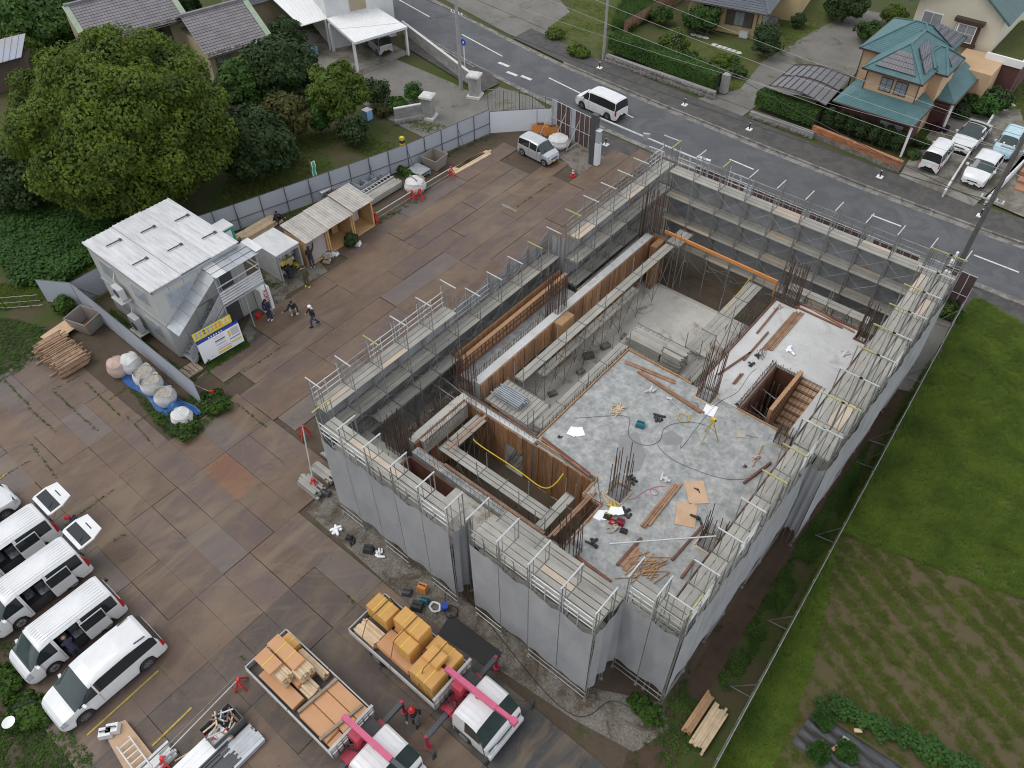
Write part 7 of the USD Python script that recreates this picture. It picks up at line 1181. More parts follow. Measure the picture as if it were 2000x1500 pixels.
def person(label, loc, rz, J, top, trousers, head='hair', shoes='blackwear', extra=None):
    """J overrides the joints of a standing figure 1.7 m tall that faces +x; the body is one mesh, the clothes its children."""
    D = dict(pel=(0, 0, .92), che=(0, 0, 1.3), neck=(0.01, 0, 1.45), head=(0.03, 0, 1.58), ls=(0, .18, 1.38), rs=(0, -.18, 1.38), le=(0, .24, 1.1), re=(0, -.24, 1.1), lh=(.06, .25, .86), rh=(.06, -.25, .86), lp=(0, .09, .9), rp=(0, -.09, .9), lk=(.03, .1, .5), rk=(.03, -.1, .5), la=(0, .11, .08), ra=(0, -.11, .08)); D.update(J); D = {a: np.array(b, float) for a, b in D.items()}
    t = thing('person', label, 'person', loc=loc, rz=rz, world=False); b = [bone(D['pel'], D['che'], .13, .14), bone(D['che'], D['neck'], .12, .055), bone(D['neck'], D['head'], .055, .07), bone(D['head'] + [-.015, 0, .03], D['head'] + [.02, 0, -.05], .095, .07), bone(D['head'] + [.085, 0, 0], D['head'] + [.1, 0, -.03], .014, .017)]
    top_ = [bone(D['pel'] + [0, 0, .03], D['che'], .15, .16), bone(D['che'], D['neck'] - [0, 0, .03], .15, .085)]; leg_ = [bone(D['pel'], D['pel'] + [0, 0, .05], .15, .15)]; sh = []
    for s, y in (('l', 1), ('r', -1)):
        b += [bone(D['che'], D[s + 's'], .1, .06), bone(D[s + 's'], D[s + 'e'], .052, .042), bone(D[s + 'e'], D[s + 'h'], .042, .028), bone(D[s + 'p'], D[s + 'k'], .085, .058), bone(D[s + 'k'], D[s + 'a'], .055, .04), ball(D['head'] + [0, y * .092, -.01], .022, 8)]
        d = D[s + 'h'] - D[s + 'e']; d = d / np.linalg.norm(d); side = np.cross(d, [0.3, 0.2, 0.9]); side /= np.linalg.norm(side); palm = D[s + 'h'] + d * .06
        b.append(bone(D[s + 'h'], palm, .026, .036))
        for f, (o, l) in enumerate(((-.027, .07), (-.009, .085), (.009, .08), (.027, .062))): b.append(bone(palm + side * o, palm + side * o + d * l, .0095, .008))
        b.append(bone(D[s + 'h'] + side * .03, palm + side * .062 + d * .02, .012, .009))
        top_ += [bone(D['che'], D[s + 's'], .13, .078), bone(D[s + 's'], D[s + 'e'], .07, .058), bone(D[s + 'e'], lerp(D[s + 'e'], D[s + 'h'], .9), .056, .045)]
        leg_ += [bone(D['pel'], D[s + 'p'], .14, .11), bone(D[s + 'p'], D[s + 'k'], .105, .078), bone(D[s + 'k'], D[s + 'a'] + [0, 0, .02], .076, .062)]; sh.append(bone(D[s + 'a'] - [.04, 0, .03], D[s + 'a'] + [.15, 0, -.035], .052, .042))
    part(t, 'body', mesh_of(b), M['skin'], smooth=60); part(t, 'jacket', mesh_of(top_), M[top], smooth=60); part(t, 'trousers', mesh_of(leg_), M[trousers], smooth=60)
    for q in sh: part(t, 'shoe', mesh_of([q]), M[shoes], smooth=60)
    h = D['head']
    if head == 'hair': part(t, 'hair', mesh_of([bone(h + [-.03, 0, .05], h + [.01, 0, .06], .098, .092), bone(h + [-.06, 0, -.02], h + [-.03, 0, .05], .07, .09)]), M['hair'], smooth=60)
    elif head == 'helmet': part(t, 'helmet', mesh_of([bone(h + [-.02, 0, .06], h + [.02, 0, .06], .125, .12), m3.Manifold.cylinder(.02, .15, .14, 16).translate([float(h[0] + .02), float(h[1]), float(h[2] + .03)])]), M['helmet'], smooth=40)
    elif head == 'cap': part(t, 'cap', mesh_of([bone(h + [-.02, 0, .06], h + [.02, 0, .06], .108, .1), bone(h + [.06, 0, .06], h + [.16, 0, .045], .05, .035)]), M['blackwear'], smooth=60)
    elif head == 'towel': part(t, 'head_towel', mesh_of([bone(h + [-.03, 0, .05], h + [.0, 0, .06], .11, .105), bone(h + [-.08, 0, -.05], h + [-.1, 0, -.22], .08, .1)]), M['paper'], smooth=60)
    elif head == 'bald': part(t, 'hair', mesh_of([bone(h + [-.07, .05, -.02], h + [-.07, -.05, -.02], .045, .045)]), M['hair'], smooth=60)
    if extra: extra(t, D)
    return t
walk = dict(lk=(.18, .09, .5), la=(.2, .1, .1), rk=(-.02, -.09, .5), ra=(-.3, -.1, .14), le=(-.12, .25, 1.12), lh=(-.05, .27, .9), re=(.14, -.25, 1.14), rh=(.3, -.2, 1.0), head=(.06, 0, 1.57))
squat = dict(pel=(-.18, 0, .3), che=(0, 0, .68), neck=(.05, 0, .83), head=(.1, 0, .96), ls=(.02, .18, .76), rs=(.02, -.18, .76), le=(.25, .3, .58), re=(.28, -.32, .6), lh=(.45, .32, .42), rh=(.38, -.56, .55), lp=(-.16, .1, .3), rp=(-.16, -.1, .3), lk=(.22, .2, .52), rk=(.24, -.18, .5), la=(.02, .17, .08), ra=(.08, -.15, .08))
person('person walking on the steel plates, white towel over the head, dark jacket and blue trousers', at(615, 636, 0.04), -2.0, walk, 'blackwear', 'denim', 'towel'); person('person squatting at the plate edge in black top and pale trousers, arm stretched out', at(575, 612, 0.03), -0.7, squat, 'blackwear', 'beigewear', shoes='white')
person('person in navy coverall standing by the vending machine, hands together', at(529, 624, 0.01), -1.0, dict(le=(.08, .24, 1.12), re=(.08, -.24, 1.12), lh=(.3, .08, 1.0), rh=(.3, -.06, 1.0), head=(.06, 0, 1.56)), 'navy', 'navy', 'cap', 'white')
person('person in olive workwear standing beside the storage box, hand raised to the ear', at(601, 558, 0.01), -0.9, dict(re=(.12, -.3, 1.2), rh=(.12, -.15, 1.46), lk=(.06, .12, .5), la=(.1, .16, .08)), 'olivewear', 'olivewear', 'hair', 'banner_y'); person('person in black crouching at the open front of the storage box', at(570, 543, 0.01), 2.6, squat, 'blackwear', 'navy')
person('person in black top and jeans reaching up to the shuttered shed', at(611, 522, 0.03), 2.4, dict(re=(.2, -.26, 1.5), rh=(.42, -.28, 1.72), lh=(.12, .26, .95)), 'blackwear', 'denim', 'hair', 'white'); person('person with dark hair crouching behind the sheds by the grey fence', at(543, 437, 0.0), 0.4, squat, 'blackwear', 'blackwear')
person('person in red helmet and black top walking between the two crane trucks', at(812, 1412, 0.04), -1.0, {**walk, 'lk': (.1, .09, .5), 'la': (.08, .1, .1), 'ra': (-.12, -.1, .12)}, 'blackwear', 'greywear', 'helmet'); person('bald person in navy leaning into the side door of the white van', (-24.62, -1.0, 0.045), math.pi, dict(che=(.16, 0, 1.26), neck=(.25, 0, 1.4), head=(.33, 0, 1.5), ls=(.18, .18, 1.33), rs=(.18, -.18, 1.33), le=(.38, .22, 1.12), re=(.38, -.22, 1.12), lh=(.58, .18, .98), rh=(.56, -.2, .98)), 'navy', 'navy', 'bald')
person('person in red helmet bending behind the raised tailgates of the white vans', (-30.4, 2.6, 0.045), -2.4, dict(che=(.2, 0, 1.15), neck=(.3, 0, 1.25), head=(.38, 0, 1.34), ls=(.2, .18, 1.2), rs=(.2, -.18, 1.2), le=(.35, .2, .95), re=(.35, -.2, .95), lh=(.5, .15, .8), rh=(.5, -.15, .8)), 'navy', 'navy', 'helmet')
# ---------------------------------------------------------------- things on the slab
def stick(label, p, q, z, w, h, m, name='timber_beam', cat='beam', n=1, gap=0.02):
    a, c = at(*p, z), at(*q, z); d = (c - a) / np.linalg.norm(c - a); nn = np.array([-d[1], d[0], 0])
    if n == 1: k = MB(); k.bar(a + [0, 0, h / 2 + .004], c + [0, 0, h / 2 + .004], w, h); return solo(name, k, M[m], label, cat)
    t = thing(name, label, cat, loc=(a + c) / 2)
    r = random.Random(int(p[0]))
    for i in range(n): o = nn * (i - (n - 1) / 2) * (w + gap); e = d * r.uniform(-.15, .15); k = MB(); k.bar(a + o + e + [0, 0, h / 2 + .004], c + o + e + [0, 0, h / 2 + .004], w, h); part(t, 'beam', k, M[m])
for l, p, q, w, h, m, n in (('long brown timber lying across the grey slab from the walkway', (1250, 728), (1372, 808), .1, .1, 'timber', 2), ('shorter brown timber pair near the slab north edge', (1222, 708), (1318, 748), .09, .09, 'timber', 2), ('brown double timber in the middle of the slab near the plywood', (1325, 945), (1260, 1028), .1, .1, 'timber', 3), ('dark red beam leaning along the slab edge at the right', (1505, 905), (1452, 945), .1, .12, 'redwood', 1), ('red brown beam beside the east rebar column', (1372, 1028), (1312, 1095), .1, .1, 'redwood', 1), ('short red brown beam near the southeast corner', (1357, 1093), (1330, 1130), .1, .1, 'redwood', 1),
    ('dark red beam by the stacked battens at the slab south edge', (1252, 1052), (1205, 1105), .12, .1, 'redwood', 1), ('wide brown board by the stacked battens', (1246, 1075), (1215, 1112), .2, .05, 'timber', 2), ('red beam on the white slab north edge, longest', (1548, 597), (1645, 642), .09, .09, 'redwood', 1), ('brown beam on the white slab north edge', (1570, 596), (1668, 650), .1, .08, 'timber', 1), ('red beam lying near the white slab west edge', (1523, 597), (1478, 652), .09, .09, 'redwood', 1), ('red beam pointing at the rebar column on white slab', (1500, 650), (1452, 705), .09, .09, 'redwood', 1), ('red beam running to the tall rebar column', (1465, 690), (1402, 733), .09, .09, 'redwood', 1),
    ('bundle of brown pipes and boards on the white slab', (1560, 612), (1497, 685), .07, .07, 'timber', 6), ('pink marked batten near the slab east side', (1490, 870), (1470, 912), .06, .04, 'form_light', 1), ('pale batten pointing at the papers', (1164, 948), (1192, 990), .06, .04, 'pale_wood', 1), ('pink batten beside the papers', (1178, 980), (1148, 1022), .05, .03, 'form_light', 1), ('two brown boards along the pit beam', (868, 908), (1063, 1043), .16, .07, 'timber', 1), ('brown boards along the slab south edge near the middle scaffold', (1118, 1090), (1185, 1140), .14, .08, 'redwood', 3), ('brown boards bordering the pit on its right side', (1158, 965), (1075, 1050), .1, .08, 'timber', 2), ('dark red pipe along the pit wall top', (1057, 857), (1150, 928), .1, .1, 'redwood', 2), ('timber over the short walkway at the pit left', (950, 812), (875, 878), .12, .08, 'timber', 1),
    ('red pipe above the pit back wall', (960, 792), (1046, 850), .06, .06, 'redwood', 1), ('short red clamp on the white slab', (1448, 732), (1432, 752), .07, .07, 'redwood', 2)): stick(l, p, q, ZS, w, h, m, n=n)
stick('long bright pipe sticking out over the slab from the east scaffold', (1190, 1063), (1398, 1048), 6.0, .05, .05, 'bright', 'loose_pipe', 'pipe')
def scatter(name, label, px, z, n, l, m, spread=0.35, cat='lumber', w=.04):
    r = random.Random(int(px[0])); c = at(*px, z); t = thing(name, label, cat, loc=c)
    for i in range(n): a = r.uniform(0.6, 2.1); o = np.array([r.gauss(0, spread * .5), r.gauss(0, spread * .5), .03 + .02 * (i % 4)]); d = np.array([math.cos(a), math.sin(a), r.uniform(-.02, .02)]) * l / 2; k = MB(); k.bar(c + o - d, c + o + d, w, .03); part(t, 'offcut', k, M[m])
scatter('timber_offcuts', 'heap of short pale offcuts on the grey slab', (1206, 802), ZS, 16, .55, 'pale_wood'); scatter('timber_offcuts', 'bright stack of battens at the slab south edge', (1255, 1110), ZS, 26, 1.1, 'form_light', .6)
for l, px, z, s in (('white paper sheets near the pit corner of the slab', (1122, 845), ZS, .55), ('large white drawing sheet north of the tripod', (1390, 803), ZS, .75), ('white papers beside the red toolbox', (1172, 1008), ZS, .5), ('white paper on the yellow bag', (1200, 1000), ZS + .2, .4)):
    c = at(*px, z); t = thing('paper_sheet', l, 'paper', loc=c); 
    for i in range(3 if s < .7 else 1): k = MB(); k.box(c + [.13 * i - .1, .09 * i, .012 + .008 * i], (s * .8, s, .006), .2 + .35 * i); part(t, 'sheet', k, M['paper'])
for l, px, a in (('plywood sheet with a tool on it', (1360, 962), .75), ('plywood sheet beside the black harness', (1340, 1005), .45)): c = at(*px, ZS); k = MB(); k.box(c + [0, 0, .02], (.9, 1.25, .02), a); solo('plywood_sheet', k, M['ply'], l, 'plywood')
def lump(name, label, px, z, s, m, cat, seed=1, n=6, flat=.5):
    r = random.Random(seed + int(px[0])); c = at(*px, z); b = [bone(c + [r.gauss(0, s * .4), r.gauss(0, s * .4), s * .12], c + [r.gauss(0, s * .4), r.gauss(0, s * .4), s * flat * r.random() + s * .12], s * .2, s * r.uniform(.1, .2)) for _ in range(n)]; return solo(name, mesh_of(b), M[m], label, cat, smooth=40)
for i, (px, l, m, s) in enumerate((((1290, 817), 'black tool frame by the yellow hose', 'black', .35), ((1238, 940), 'black bag by the rebar column', 'black', .3), ((1300, 937), 'pale harness and gloves on the slab', 'bag', .3), ((1225, 1003), 'black harness next to the papers', 'black', .35), ((1160, 1062), 'black tool bag alone on the slab', 'black', .35), ((1362, 1015), 'black harness by the plywood', 'black', .3), ((1200, 1030), 'beige bag next to the red toolbox', 'beigewear', .3), ((1478, 697), 'black tool on white slab', 'black', .2), ((1467, 712), 'black clamp on the white slab', 'black', .22), ((1440, 790), 'black tool at the stair hole corner', 'black', .16), ((1475, 895), 'pinkish cloth near the east edge', 'bag_pink', .25), ((1093, 855), 'black tool by the slab west corner', 'black', .16), ((1270, 765), 'grey rag heap on the grey slab', 'bag', .28), ((1650, 690), 'grey sack at the white slab edge', 'bag', .3), ((1540, 685), 'crumpled clear plastic on the white slab', 'paper', .35), ((1520, 603), 'grey rag on the white slab corner', 'debris', .25), ((1455, 912), 'black tool near the slab east edge', 'black', .15), ((1362, 958), 'black drill on the plywood sheet', 'black', .16), ((1196, 993), 'yellow bag under the white paper', 'yellow', .3))): lump('tool_bag' if m == 'black' else 'cloth_heap', l, px, ZS, s, m, 'tool' if m == 'black' else 'cloth')
def boxy(name, label, px, z, size, m, a=.3, cat=None, lid=None):
    c = at(*px, z); t = thing(name, label, cat or name.split('_')[-1], loc=c, rz=a, world=False); k = MB(); h = size[2]; e = .04
    k.put([[-size[0] / 2, -size[1] / 2, 0], [size[0] / 2, -size[1] / 2, 0], [size[0] / 2, size[1] / 2, 0], [-size[0] / 2, size[1] / 2, 0], [-size[0] / 2 + e, -size[1] / 2 + e, h], [size[0] / 2 - e, -size[1] / 2 + e, h], [size[0] / 2 - e, size[1] / 2 - e, h], [-size[0] / 2 + e, size[1] / 2 - e, h]], QB); part(t, 'case', k, M[m]); k = MB(); k.tube((-size[0] * .3, 0, h), (-size[0] * .3, 0, h + .07), .02, 6); k.tube((size[0] * .3, 0, h), (size[0] * .3, 0, h + .07), .02, 6); k.bar((-size[0] * .32, 0, h + .08), (size[0] * .32, 0, h + .08), .04, .03); part(t, 'handle', k, M[lid or 'black']); return t
M['tealplastic'] = mat('teal_tool_case', (0.02, 0.15, 0.18), scale=3, rough=0.45); M['redcase'] = mat('dark_red_tool_case', (0.22, 0.015, 0.03), scale=3, rough=0.45)
boxy('tool_case', 'teal power tool case on the grey slab', (1250, 832), ZS, (.45, .35, .25), 'tealplastic'); boxy('tool_case', 'dark red tool case among the bags', (1211, 1021), ZS, (.4, .35, .2), 'redcase'); boxy('tool_case', 'black tool case beside the red one', (1218, 1038), ZS, (.35, .25, .15), 'black'); boxy('tool_case', 'small red reel case beside the dark red one', (1196, 1020), ZS, (.3, .3, .15), 'red'); boxy('tool_case', 'black and yellow case at the papers', (1186, 1010), ZS, (.35, .3, .2), 'black', lid='yellow')
c = at(1383, 858, ZS); t = thing('survey_tripod', 'yellow surveying instrument on a tripod on the grey slab', 'tripod', loc=c); 
for a in (0.3, 2.4, 4.5): k = MB(); k.bar(c + [.5 * math.cos(a), .5 * math.sin(a), 0], c + [.05 * math.cos(a), .05 * math.sin(a), 1.25], .04, .04); part(t, 'leg', k, M['olive'])
k = MB(); k.tube(c + [0, 0, 1.25], c + [0, 0, 1.3], .09, 10); k.box(c + [0, 0, 1.43], (.2, .17, .24)); part(t, 'instrument', k, M['yellow']); k = MB(); k.tube(c + [.1, 0, 1.45], c + [.16, 0, 1.45], .05, 8); part(t, 'lens', k, M['black'])
k = MB(); c = at(1447, 848, ZS); k.box(c + [0, 0, .02], (.45, .45, .025), .5); k.bar(c + [.2, .1, .05], c + [.75, .3, .06], .03, .03); solo('plasterer_board', k, M['beigewear'], 'square plasterer board with handle on the grey slab', 'board')
k = MB(); p0, p1 = at(1307, 778, ZS + .05), at(1342, 812, ZS + .05); k.tube(p0, p1, .018, 6); k.box(p0, (.3, .12, .06), .4); solo('floor_squeegee', k, M['bright'], 'bright long handled squeegee on the slab', 'squeegee')
def coil(label, px, z, r, m, th=.015, loops=5, cat='hose', name='coil'):
    c = at(*px, z); rr = random.Random(int(px[0])); k = MB(); k.path([c + [(r + .1 * r * math.sin(7 * a + 1)) * math.cos(a), (r + .12 * r * math.cos(5 * a)) * math.sin(a) * .85, .03 + .01 * (a % 3)] for a in np.linspace(0, 2 * math.pi * loops, loops * 14)], th, 4); solo(name, k, M[m], label, cat)
coil('yellow coiled air hose on the grey slab', (1335, 817), ZS, .3, 'yellow', .014, 8, 'hose', 'air_hose'); coil('small grey wire coil near the boards', (1355, 792), ZS, .22, 'dark_metal', .008, 2, 'wire', 'wire_coil'); coil('yellow coil on the walkway at the pit corner', (951, 811), 3.7, .16, 'yellow', .02, 5, 'hose', 'air_hose'); coil('pale tape ring by the bags on the slab', (1190, 1036), ZS, .15, 'beigewear', .04, 2, 'tape', 'tape_ring')
def cable(label, pts, z, m='dark_metal', r=.011, name='cable', cat='cable'):
    P = np.array([at(*p, z) + [0, 0, .015] for p in pts]); from scipy.interpolate import CubicSpline
    s = np.arange(len(P)); c = CubicSpline(s, P)(np.linspace(0, len(P) - 1, len(P) * 7)); k = MB(); k.path(list(c), r, 4); solo(name, k, M[m], label, cat)
cable('grey air hose looping across the slab past the teal case', [(1120, 817), (1200, 812), (1230, 820), (1228, 850), (1260, 870), (1290, 858), (1300, 835), (1350, 825), (1400, 850)], ZS); cable('dark cable curving from the slab middle to the east edge', [(1285, 870), (1310, 895), (1350, 915), (1400, 932), (1440, 937), (1480, 930)], ZS); cable('pink hose by the rebar column', [(1222, 972), (1245, 970), (1270, 955), (1285, 962), (1278, 968), (1270, 958), (1300, 950)], ZS, 'pink', .012, 'air_hose', 'hose'); cable('thin cable from white slab tools to stair hole', [(1478, 720), (1455, 745), (1435, 770), (1400, 790), (1350, 850), (1330, 870)], ZS, 'dark_metal', .009)
cable('yellow hose strung across the timber pit', [(925, 858), (960, 885), (1020, 925), (1062, 953), (1100, 925)], 3.9, 'yellow', .03, 'air_hose', 'hose'); cable('yellow rope from the orange beam to the floor', [(1467, 540), (1440, 575), (1412, 605)], 4.2, 'yellow', .02, 'rope', 'rope'); cable('black cable across the gravel corner below the scaffold', [(870, 1195), (940, 1200), (1100, 1385), (1180, 1375), (1230, 1382), (1275, 1392)], 0.03, 'black', .014)
# posts and plank stacks on the platforms
t = thing('steel_post_bundle', 'bundle of galvanised posts on the crosswise plank platform', 'pipes', loc=(-17.4, 20.7, 3.5)); r = random.Random(2)
for i in range(30): k = MB(); y = 20.15 + (i % 8) * .12; z = 3.56 + (i // 8) * .1; k.tube((-18.45 + r.gauss(0, .06), y + .05 * (i // 8 % 2), z), (-16.85 + r.gauss(0, .06), y + .05 * (i // 8 % 2), z), .045, 6); part(t, 'post', k, M['galv'])
lumber('stack of grey scaffold planks, wider, on the north platform', -15.6, 28.0, -13.5, 29.0, 3.12, 3.75, 'x', 'plank', .1, 'planks', 3, 'plank_stack', .05, 0); lumber('higher stack of short grey scaffold planks by the north platform edge', -13.3, 27.9, -12.2, 28.9, 3.12, 4.1, 'x', 'plank', .1, 'planks', 4, 'plank_stack', .04, .1)
# ---------------------------------------------------------------- things in the yard
M['old_board'] = mat('old_thin_board', (0.34, 0.22, 0.135), (0.23, 0.14, 0.085), scale=3, rough=0.8, rnd=0.2, pos='world')
lumber('weathered heap of thin boards on the plates at the left', -44.4, 7.5, -41.2, 9.1, 0.12, .85, 'y', 'old_board', .08, 'lumber', 5, 'board_heap', .16, .35)
k = MB(); k.box((-45.0, 9.3, .3), (1.2, 2.0, .03), .15); solo('plywood_sheet', k, M['ply'], 'plywood sheet on the left end of the board heap', 'plywood')
for x in (-43.6, -42.0): k = MB(); k.bar((x, 6.9, .1), (x, 9.2, .1), .1, .1); solo('bearer', k, M['batten'], 'bearer timber under the board heap, %s' % ('left one' if x < -43 else 'right one'), 'bearer')
def skip(label, px, sx, sy, h, a=0.2, m='skip'):
    c = at(*px); t = thing('waste_skip', label, 'skip', loc=c, rz=a, world=False); k = MB(); f = .8
    for s in range(4):
        b = [(-sx, -sy), (sx, -sy), (sx, sy), (-sx, sy)]; p, q = np.array(b[s]) / 2, np.array(b[(s + 1) % 4]) / 2; k.put([[*(p * f), 0.05], [*(q * f), 0.05], [*q, h], [*p, h], [*(p * f * .93), 0.05], [*(q * f * .93), 0.05], [*(q * .93), h], [*(p * .93), h]], [[0, 1, 2, 3], [5, 4, 7, 6], [3, 2, 6, 7]])
    part(t, 'side_wall', k, M[m]); k = MB(); k.bb(-sx / 2 * f, -sy / 2 * f, .05, sx / 2 * f, sy / 2 * f, .12); part(t, 'bottom', k, M['skip_in']); k = MB(); e = [(-sx / 2, -sy / 2, h), (sx / 2, -sy / 2, h), (sx / 2, sy / 2, h), (-sx / 2, sy / 2, h)]
    for p, q in zip(e, e[1:] + e[:1]): k.bar(p, q, .06, .06)
    part(t, 'rim', k, M[m])
skip('open grey steel skip with rusty inside between the fences at the left', (174, 640), 1.7, 1.4, 1.05, 0.3); skip('open grey steel skip along the fence by the striped post', (850, 325), 1.5, 1.5, 1.0, 0.1)
t = thing('steel_cart', 'low grey steel trolley beside the skip at the fence', 'trolley', loc=(-40.2, 36.4, 0)); k = MB(); k.bb(-41.0, 35.8, .42, -39.6, 37.0, .5); part(t, 'deck', k, M['galv'])
for x in (-40.95, -39.65):
    for y in (35.85, 36.95): k = MB(); k.bb(x - .04, y - .04, 0, x + .04, y + .04, .42); part(t, 'leg', k, M['galv'])
k = MB(); k.bb(-41.0, 35.8, .2, -39.6, 37, .24); part(t, 'shelf', k, M['galv'])
p = at(788, 312); t = thing('striped_post', 'black and yellow striped post guard against the grey fence', 'post', loc=p)
for i in range(8): k = MB(); k.box(p + [.1, 0, .15 + .25 * i], (.3, .3, .25)); part(t, 'band', k, M['yellow' if i % 2 else 'black'])
def sack(label, c, r, h, m='bag', fill=None, seed=1, net=False):
    t = thing('rubble_sack', label, 'sack', loc=c); k = MB(); P = []; n = 22
    for j, f in enumerate(np.linspace(0, 1, 9)):
        rr = r * (0.82 + .26 * math.sin(math.pi * min(f, .9))) * (1 if f < .95 else 1.02); P.append([[c[0] + rr * (1 + .1 * meshkit.noise(np.array([3 * math.cos(a) + seed, 3 * math.sin(a), f * 3])) - .05) * math.cos(a), c[1] + rr * (1 + .1 * meshkit.noise(np.array([3 * math.sin(a) + seed, 3 * math.cos(a), f * 3]))) * math.sin(a), c[2] + h * f * (1 + .12 * math.sin(3 * a + seed) * f)] for a in np.linspace(0, 2 * math.pi, n)])
    if fill is None:
        for f in (.92, .6, .25, .02): P.append([[c[0] + r * f * math.cos(a), c[1] + r * f * math.sin(a), c[2] + h * (1.0 + .22 * (1 - f * f)) + .05 * math.sin(4 * a + seed) * f] for a in np.linspace(0, 2 * math.pi, n)])
    k.grid(np.array(P), flip=True); part(t, 'fabric', k, M[m], smooth=True)
    if fill: k = MB(); k.grid(np.array([[[c[0] + r * f * math.cos(a), c[1] + r * f * math.sin(a), c[2] + h * .78 + .12 * meshkit.noise(np.array([4 * f * math.cos(a), 4 * f * math.sin(a), seed]))] for a in np.linspace(0, 2 * math.pi, 16)] for f in np.linspace(.96, .02, 6)]), flip=True); part(t, 'contents', k, M[fill])
    if net:
        k = MB(); top = c + np.array([0, 0, h * 1.2])
        for i in range(9): x = (i - 4) * r * .24; w = math.sqrt(max(.01, r * r * 1.15 - x * x)); k.path([[c[0] + x, c[1] + w * math.cos(a), c[2] + h * .55 + (h * .72) * math.sin(a) * math.sqrt(max(0, 1 - (x / r / 1.1) ** 2))] for a in np.linspace(.0, math.pi, 9)], .012, 3); k.path([[c[0] + w * math.cos(a), c[1] + x, c[2] + h * .55 + (h * .72) * math.sin(a) * math.sqrt(max(0, 1 - (x / r / 1.1) ** 2))] for a in np.linspace(.0, math.pi, 9)], .012, 3)
        part(t, 'net', k, M['white'])
k = MB(); rt = random.Random(6); k.grid([[(lerp(-38.6, -32.6, i / 24), 9.55 + 1.35 * j / 9 - .12 * math.sin(i * .5), .06 + .12 * meshkit.noise(np.array([i * .6, j * .8, 1.0])) + (.25 if i > 18 and 2 < j < 8 else 0) * meshkit.noise(np.array([i * .9, j * .9, 4.0]))) for j in range(10)] for i in range(25)]); solo('blue_tarpaulin', k, M['tarp'], 'crumpled blue tarpaulin spread under the rubble sacks', 'tarpaulin', smooth=True)
for i, (px, r, h, m, fl, l) in enumerate((((236, 728), .55, .9, 'bag_pink', None, 'pinkish tied rubble sack off the tarpaulin at the left end'), ((262, 722), .55, .95, 'bag', None, 'white sack with stuff bulging, second from the left'), ((288, 745), .58, .95, 'bag', 'debris', 'open white sack full of brown debris, third in the row'), ((302, 762), .58, .95, 'bag', 'debris', 'open white sack with blue and yellow waste'), ((328, 785), .56, .9, 'bag', 'debris', 'open white sack with pale debris, last standing on the tarpaulin'), ((360, 825), .55, .75, 'bag', None, 'white sack under a net at the weedy corner'))): sack(l, at(*px, .08), r, h, m, fl, i, net=(i == 5))
c = at(345, 800, .1); k = MB(); k.grid([[c + np.array([.55 * math.cos(a) * f, .5 * math.sin(a) * f, .55 * (1 - f * f) + .08 * meshkit.noise(np.array([5 * f * math.cos(a), 5 * f * math.sin(a), 2]))]) for a in np.linspace(0, 2 * math.pi, 18)] for f in np.linspace(1, .02, 7)], flip=True); solo('blue_bundle', k, M['tarp'], 'bright blue bundled tarpaulin beside the netted sack', 'tarpaulin', smooth=True)
sack('white covered heap under two timbers at the barricades', at(812, 372), .75, .85, 'bag', None, 11); sack('white covered heap beside the brown fence stays', at(1090, 285), .85, .7, 'bag', None, 12)
for i, d in enumerate((0, .45)):
    a = at(800 + 16 * i, 342 - 3 * i, 1.0); k = MB(); k.bar(a, a + np.array([1.0, -.25, .06]), .1, .06); solo('batten', k, M['batten'], ('left batten lying on the white covered heap', 'right batten lying on the white covered heap')[i], 'batten')
def cone(label, p):
    t = thing('traffic_cone', label, 'cone', loc=p, world=False); k = MB(); k.bb(-.19, -.19, 0, .19, .19, .04); k.tube((0, 0, .04), (0, 0, .7), .14, 14, .03); part(t, 'body', k, M['red'])
    for z in (.28, .48): k = MB(); k.tube((0, 0, z), (0, 0, z + .1), .142 - .158 * (z - .04) + .004, 14, .142 - .158 * (z + .06) + .004); part(t, 'band', k, M['white'])
cone('red traffic cone with white bands at the driveway entrance', at(1119, 344, .03))
def aframe(label, p, rz, h=.85):
    t = thing('barricade_stand', label, 'barricade', loc=p, rz=rz, world=False)
    for s in (-1, 1):
        k = MB(); k.bar((s * .3, -.25, 0), (s * .05, 0, h), .07, .05); k.bar((s * .3, .25, 0), (s * .05, 0, h), .07, .05); k.bar((s * .2, -.16, h * .4), (s * .2, .16, h * .4), .06, .05); part(t, 'leg_frame', k, M['red'])
    k = MB(); k.box((0, 0, h), (.16, .12, .12)); part(t, 'head', k, M['red']); return t
def railp(label, p, q, z, m='bright', r=.035): k = MB(); k.tube(np.array(p) + [0, 0, z], np.array(q) + [0, 0, z], r, 8); solo('barricade_rail', k, M[m], label, 'rail')
bp = [at(735, 436, .02), at(806, 392, .02), at(882, 346, .02)]
aframe('red barricade stand nearest the open shed', bp[0], .2); aframe('red barricade stand in front of the white covered heap, left of a pair', bp[1], .1); aframe('red barricade stand in front of the white covered heap, right of a pair', bp[1] + [.35, .5, 0], .3); aframe('red barricade stand furthest along the driveway edge', bp[2], .2)
railp('upper white rail between the shed and the covered heap', bp[0], bp[1], .8); railp('upper white rail from the covered heap to the last red stand', bp[1], bp[2], .8); railp('lower rail between the shed and the covered heap', bp[0], bp[1], .35, 'pipe'); railp('lower rail towards the last red stand', bp[1], bp[2], .35, 'pipe')
q = [at(597, 853, .05), at(617, 955, .05)]; aframe('red barricade stand at the scaffold corner by the plank stacks', q[0], 1.2); aframe('red barricade stand on the plates near the gravel strip', q[1], .3); railp('grey rail on the two red stands at the scaffold corner', q[0], q[1], .85, 'pipe', .045)
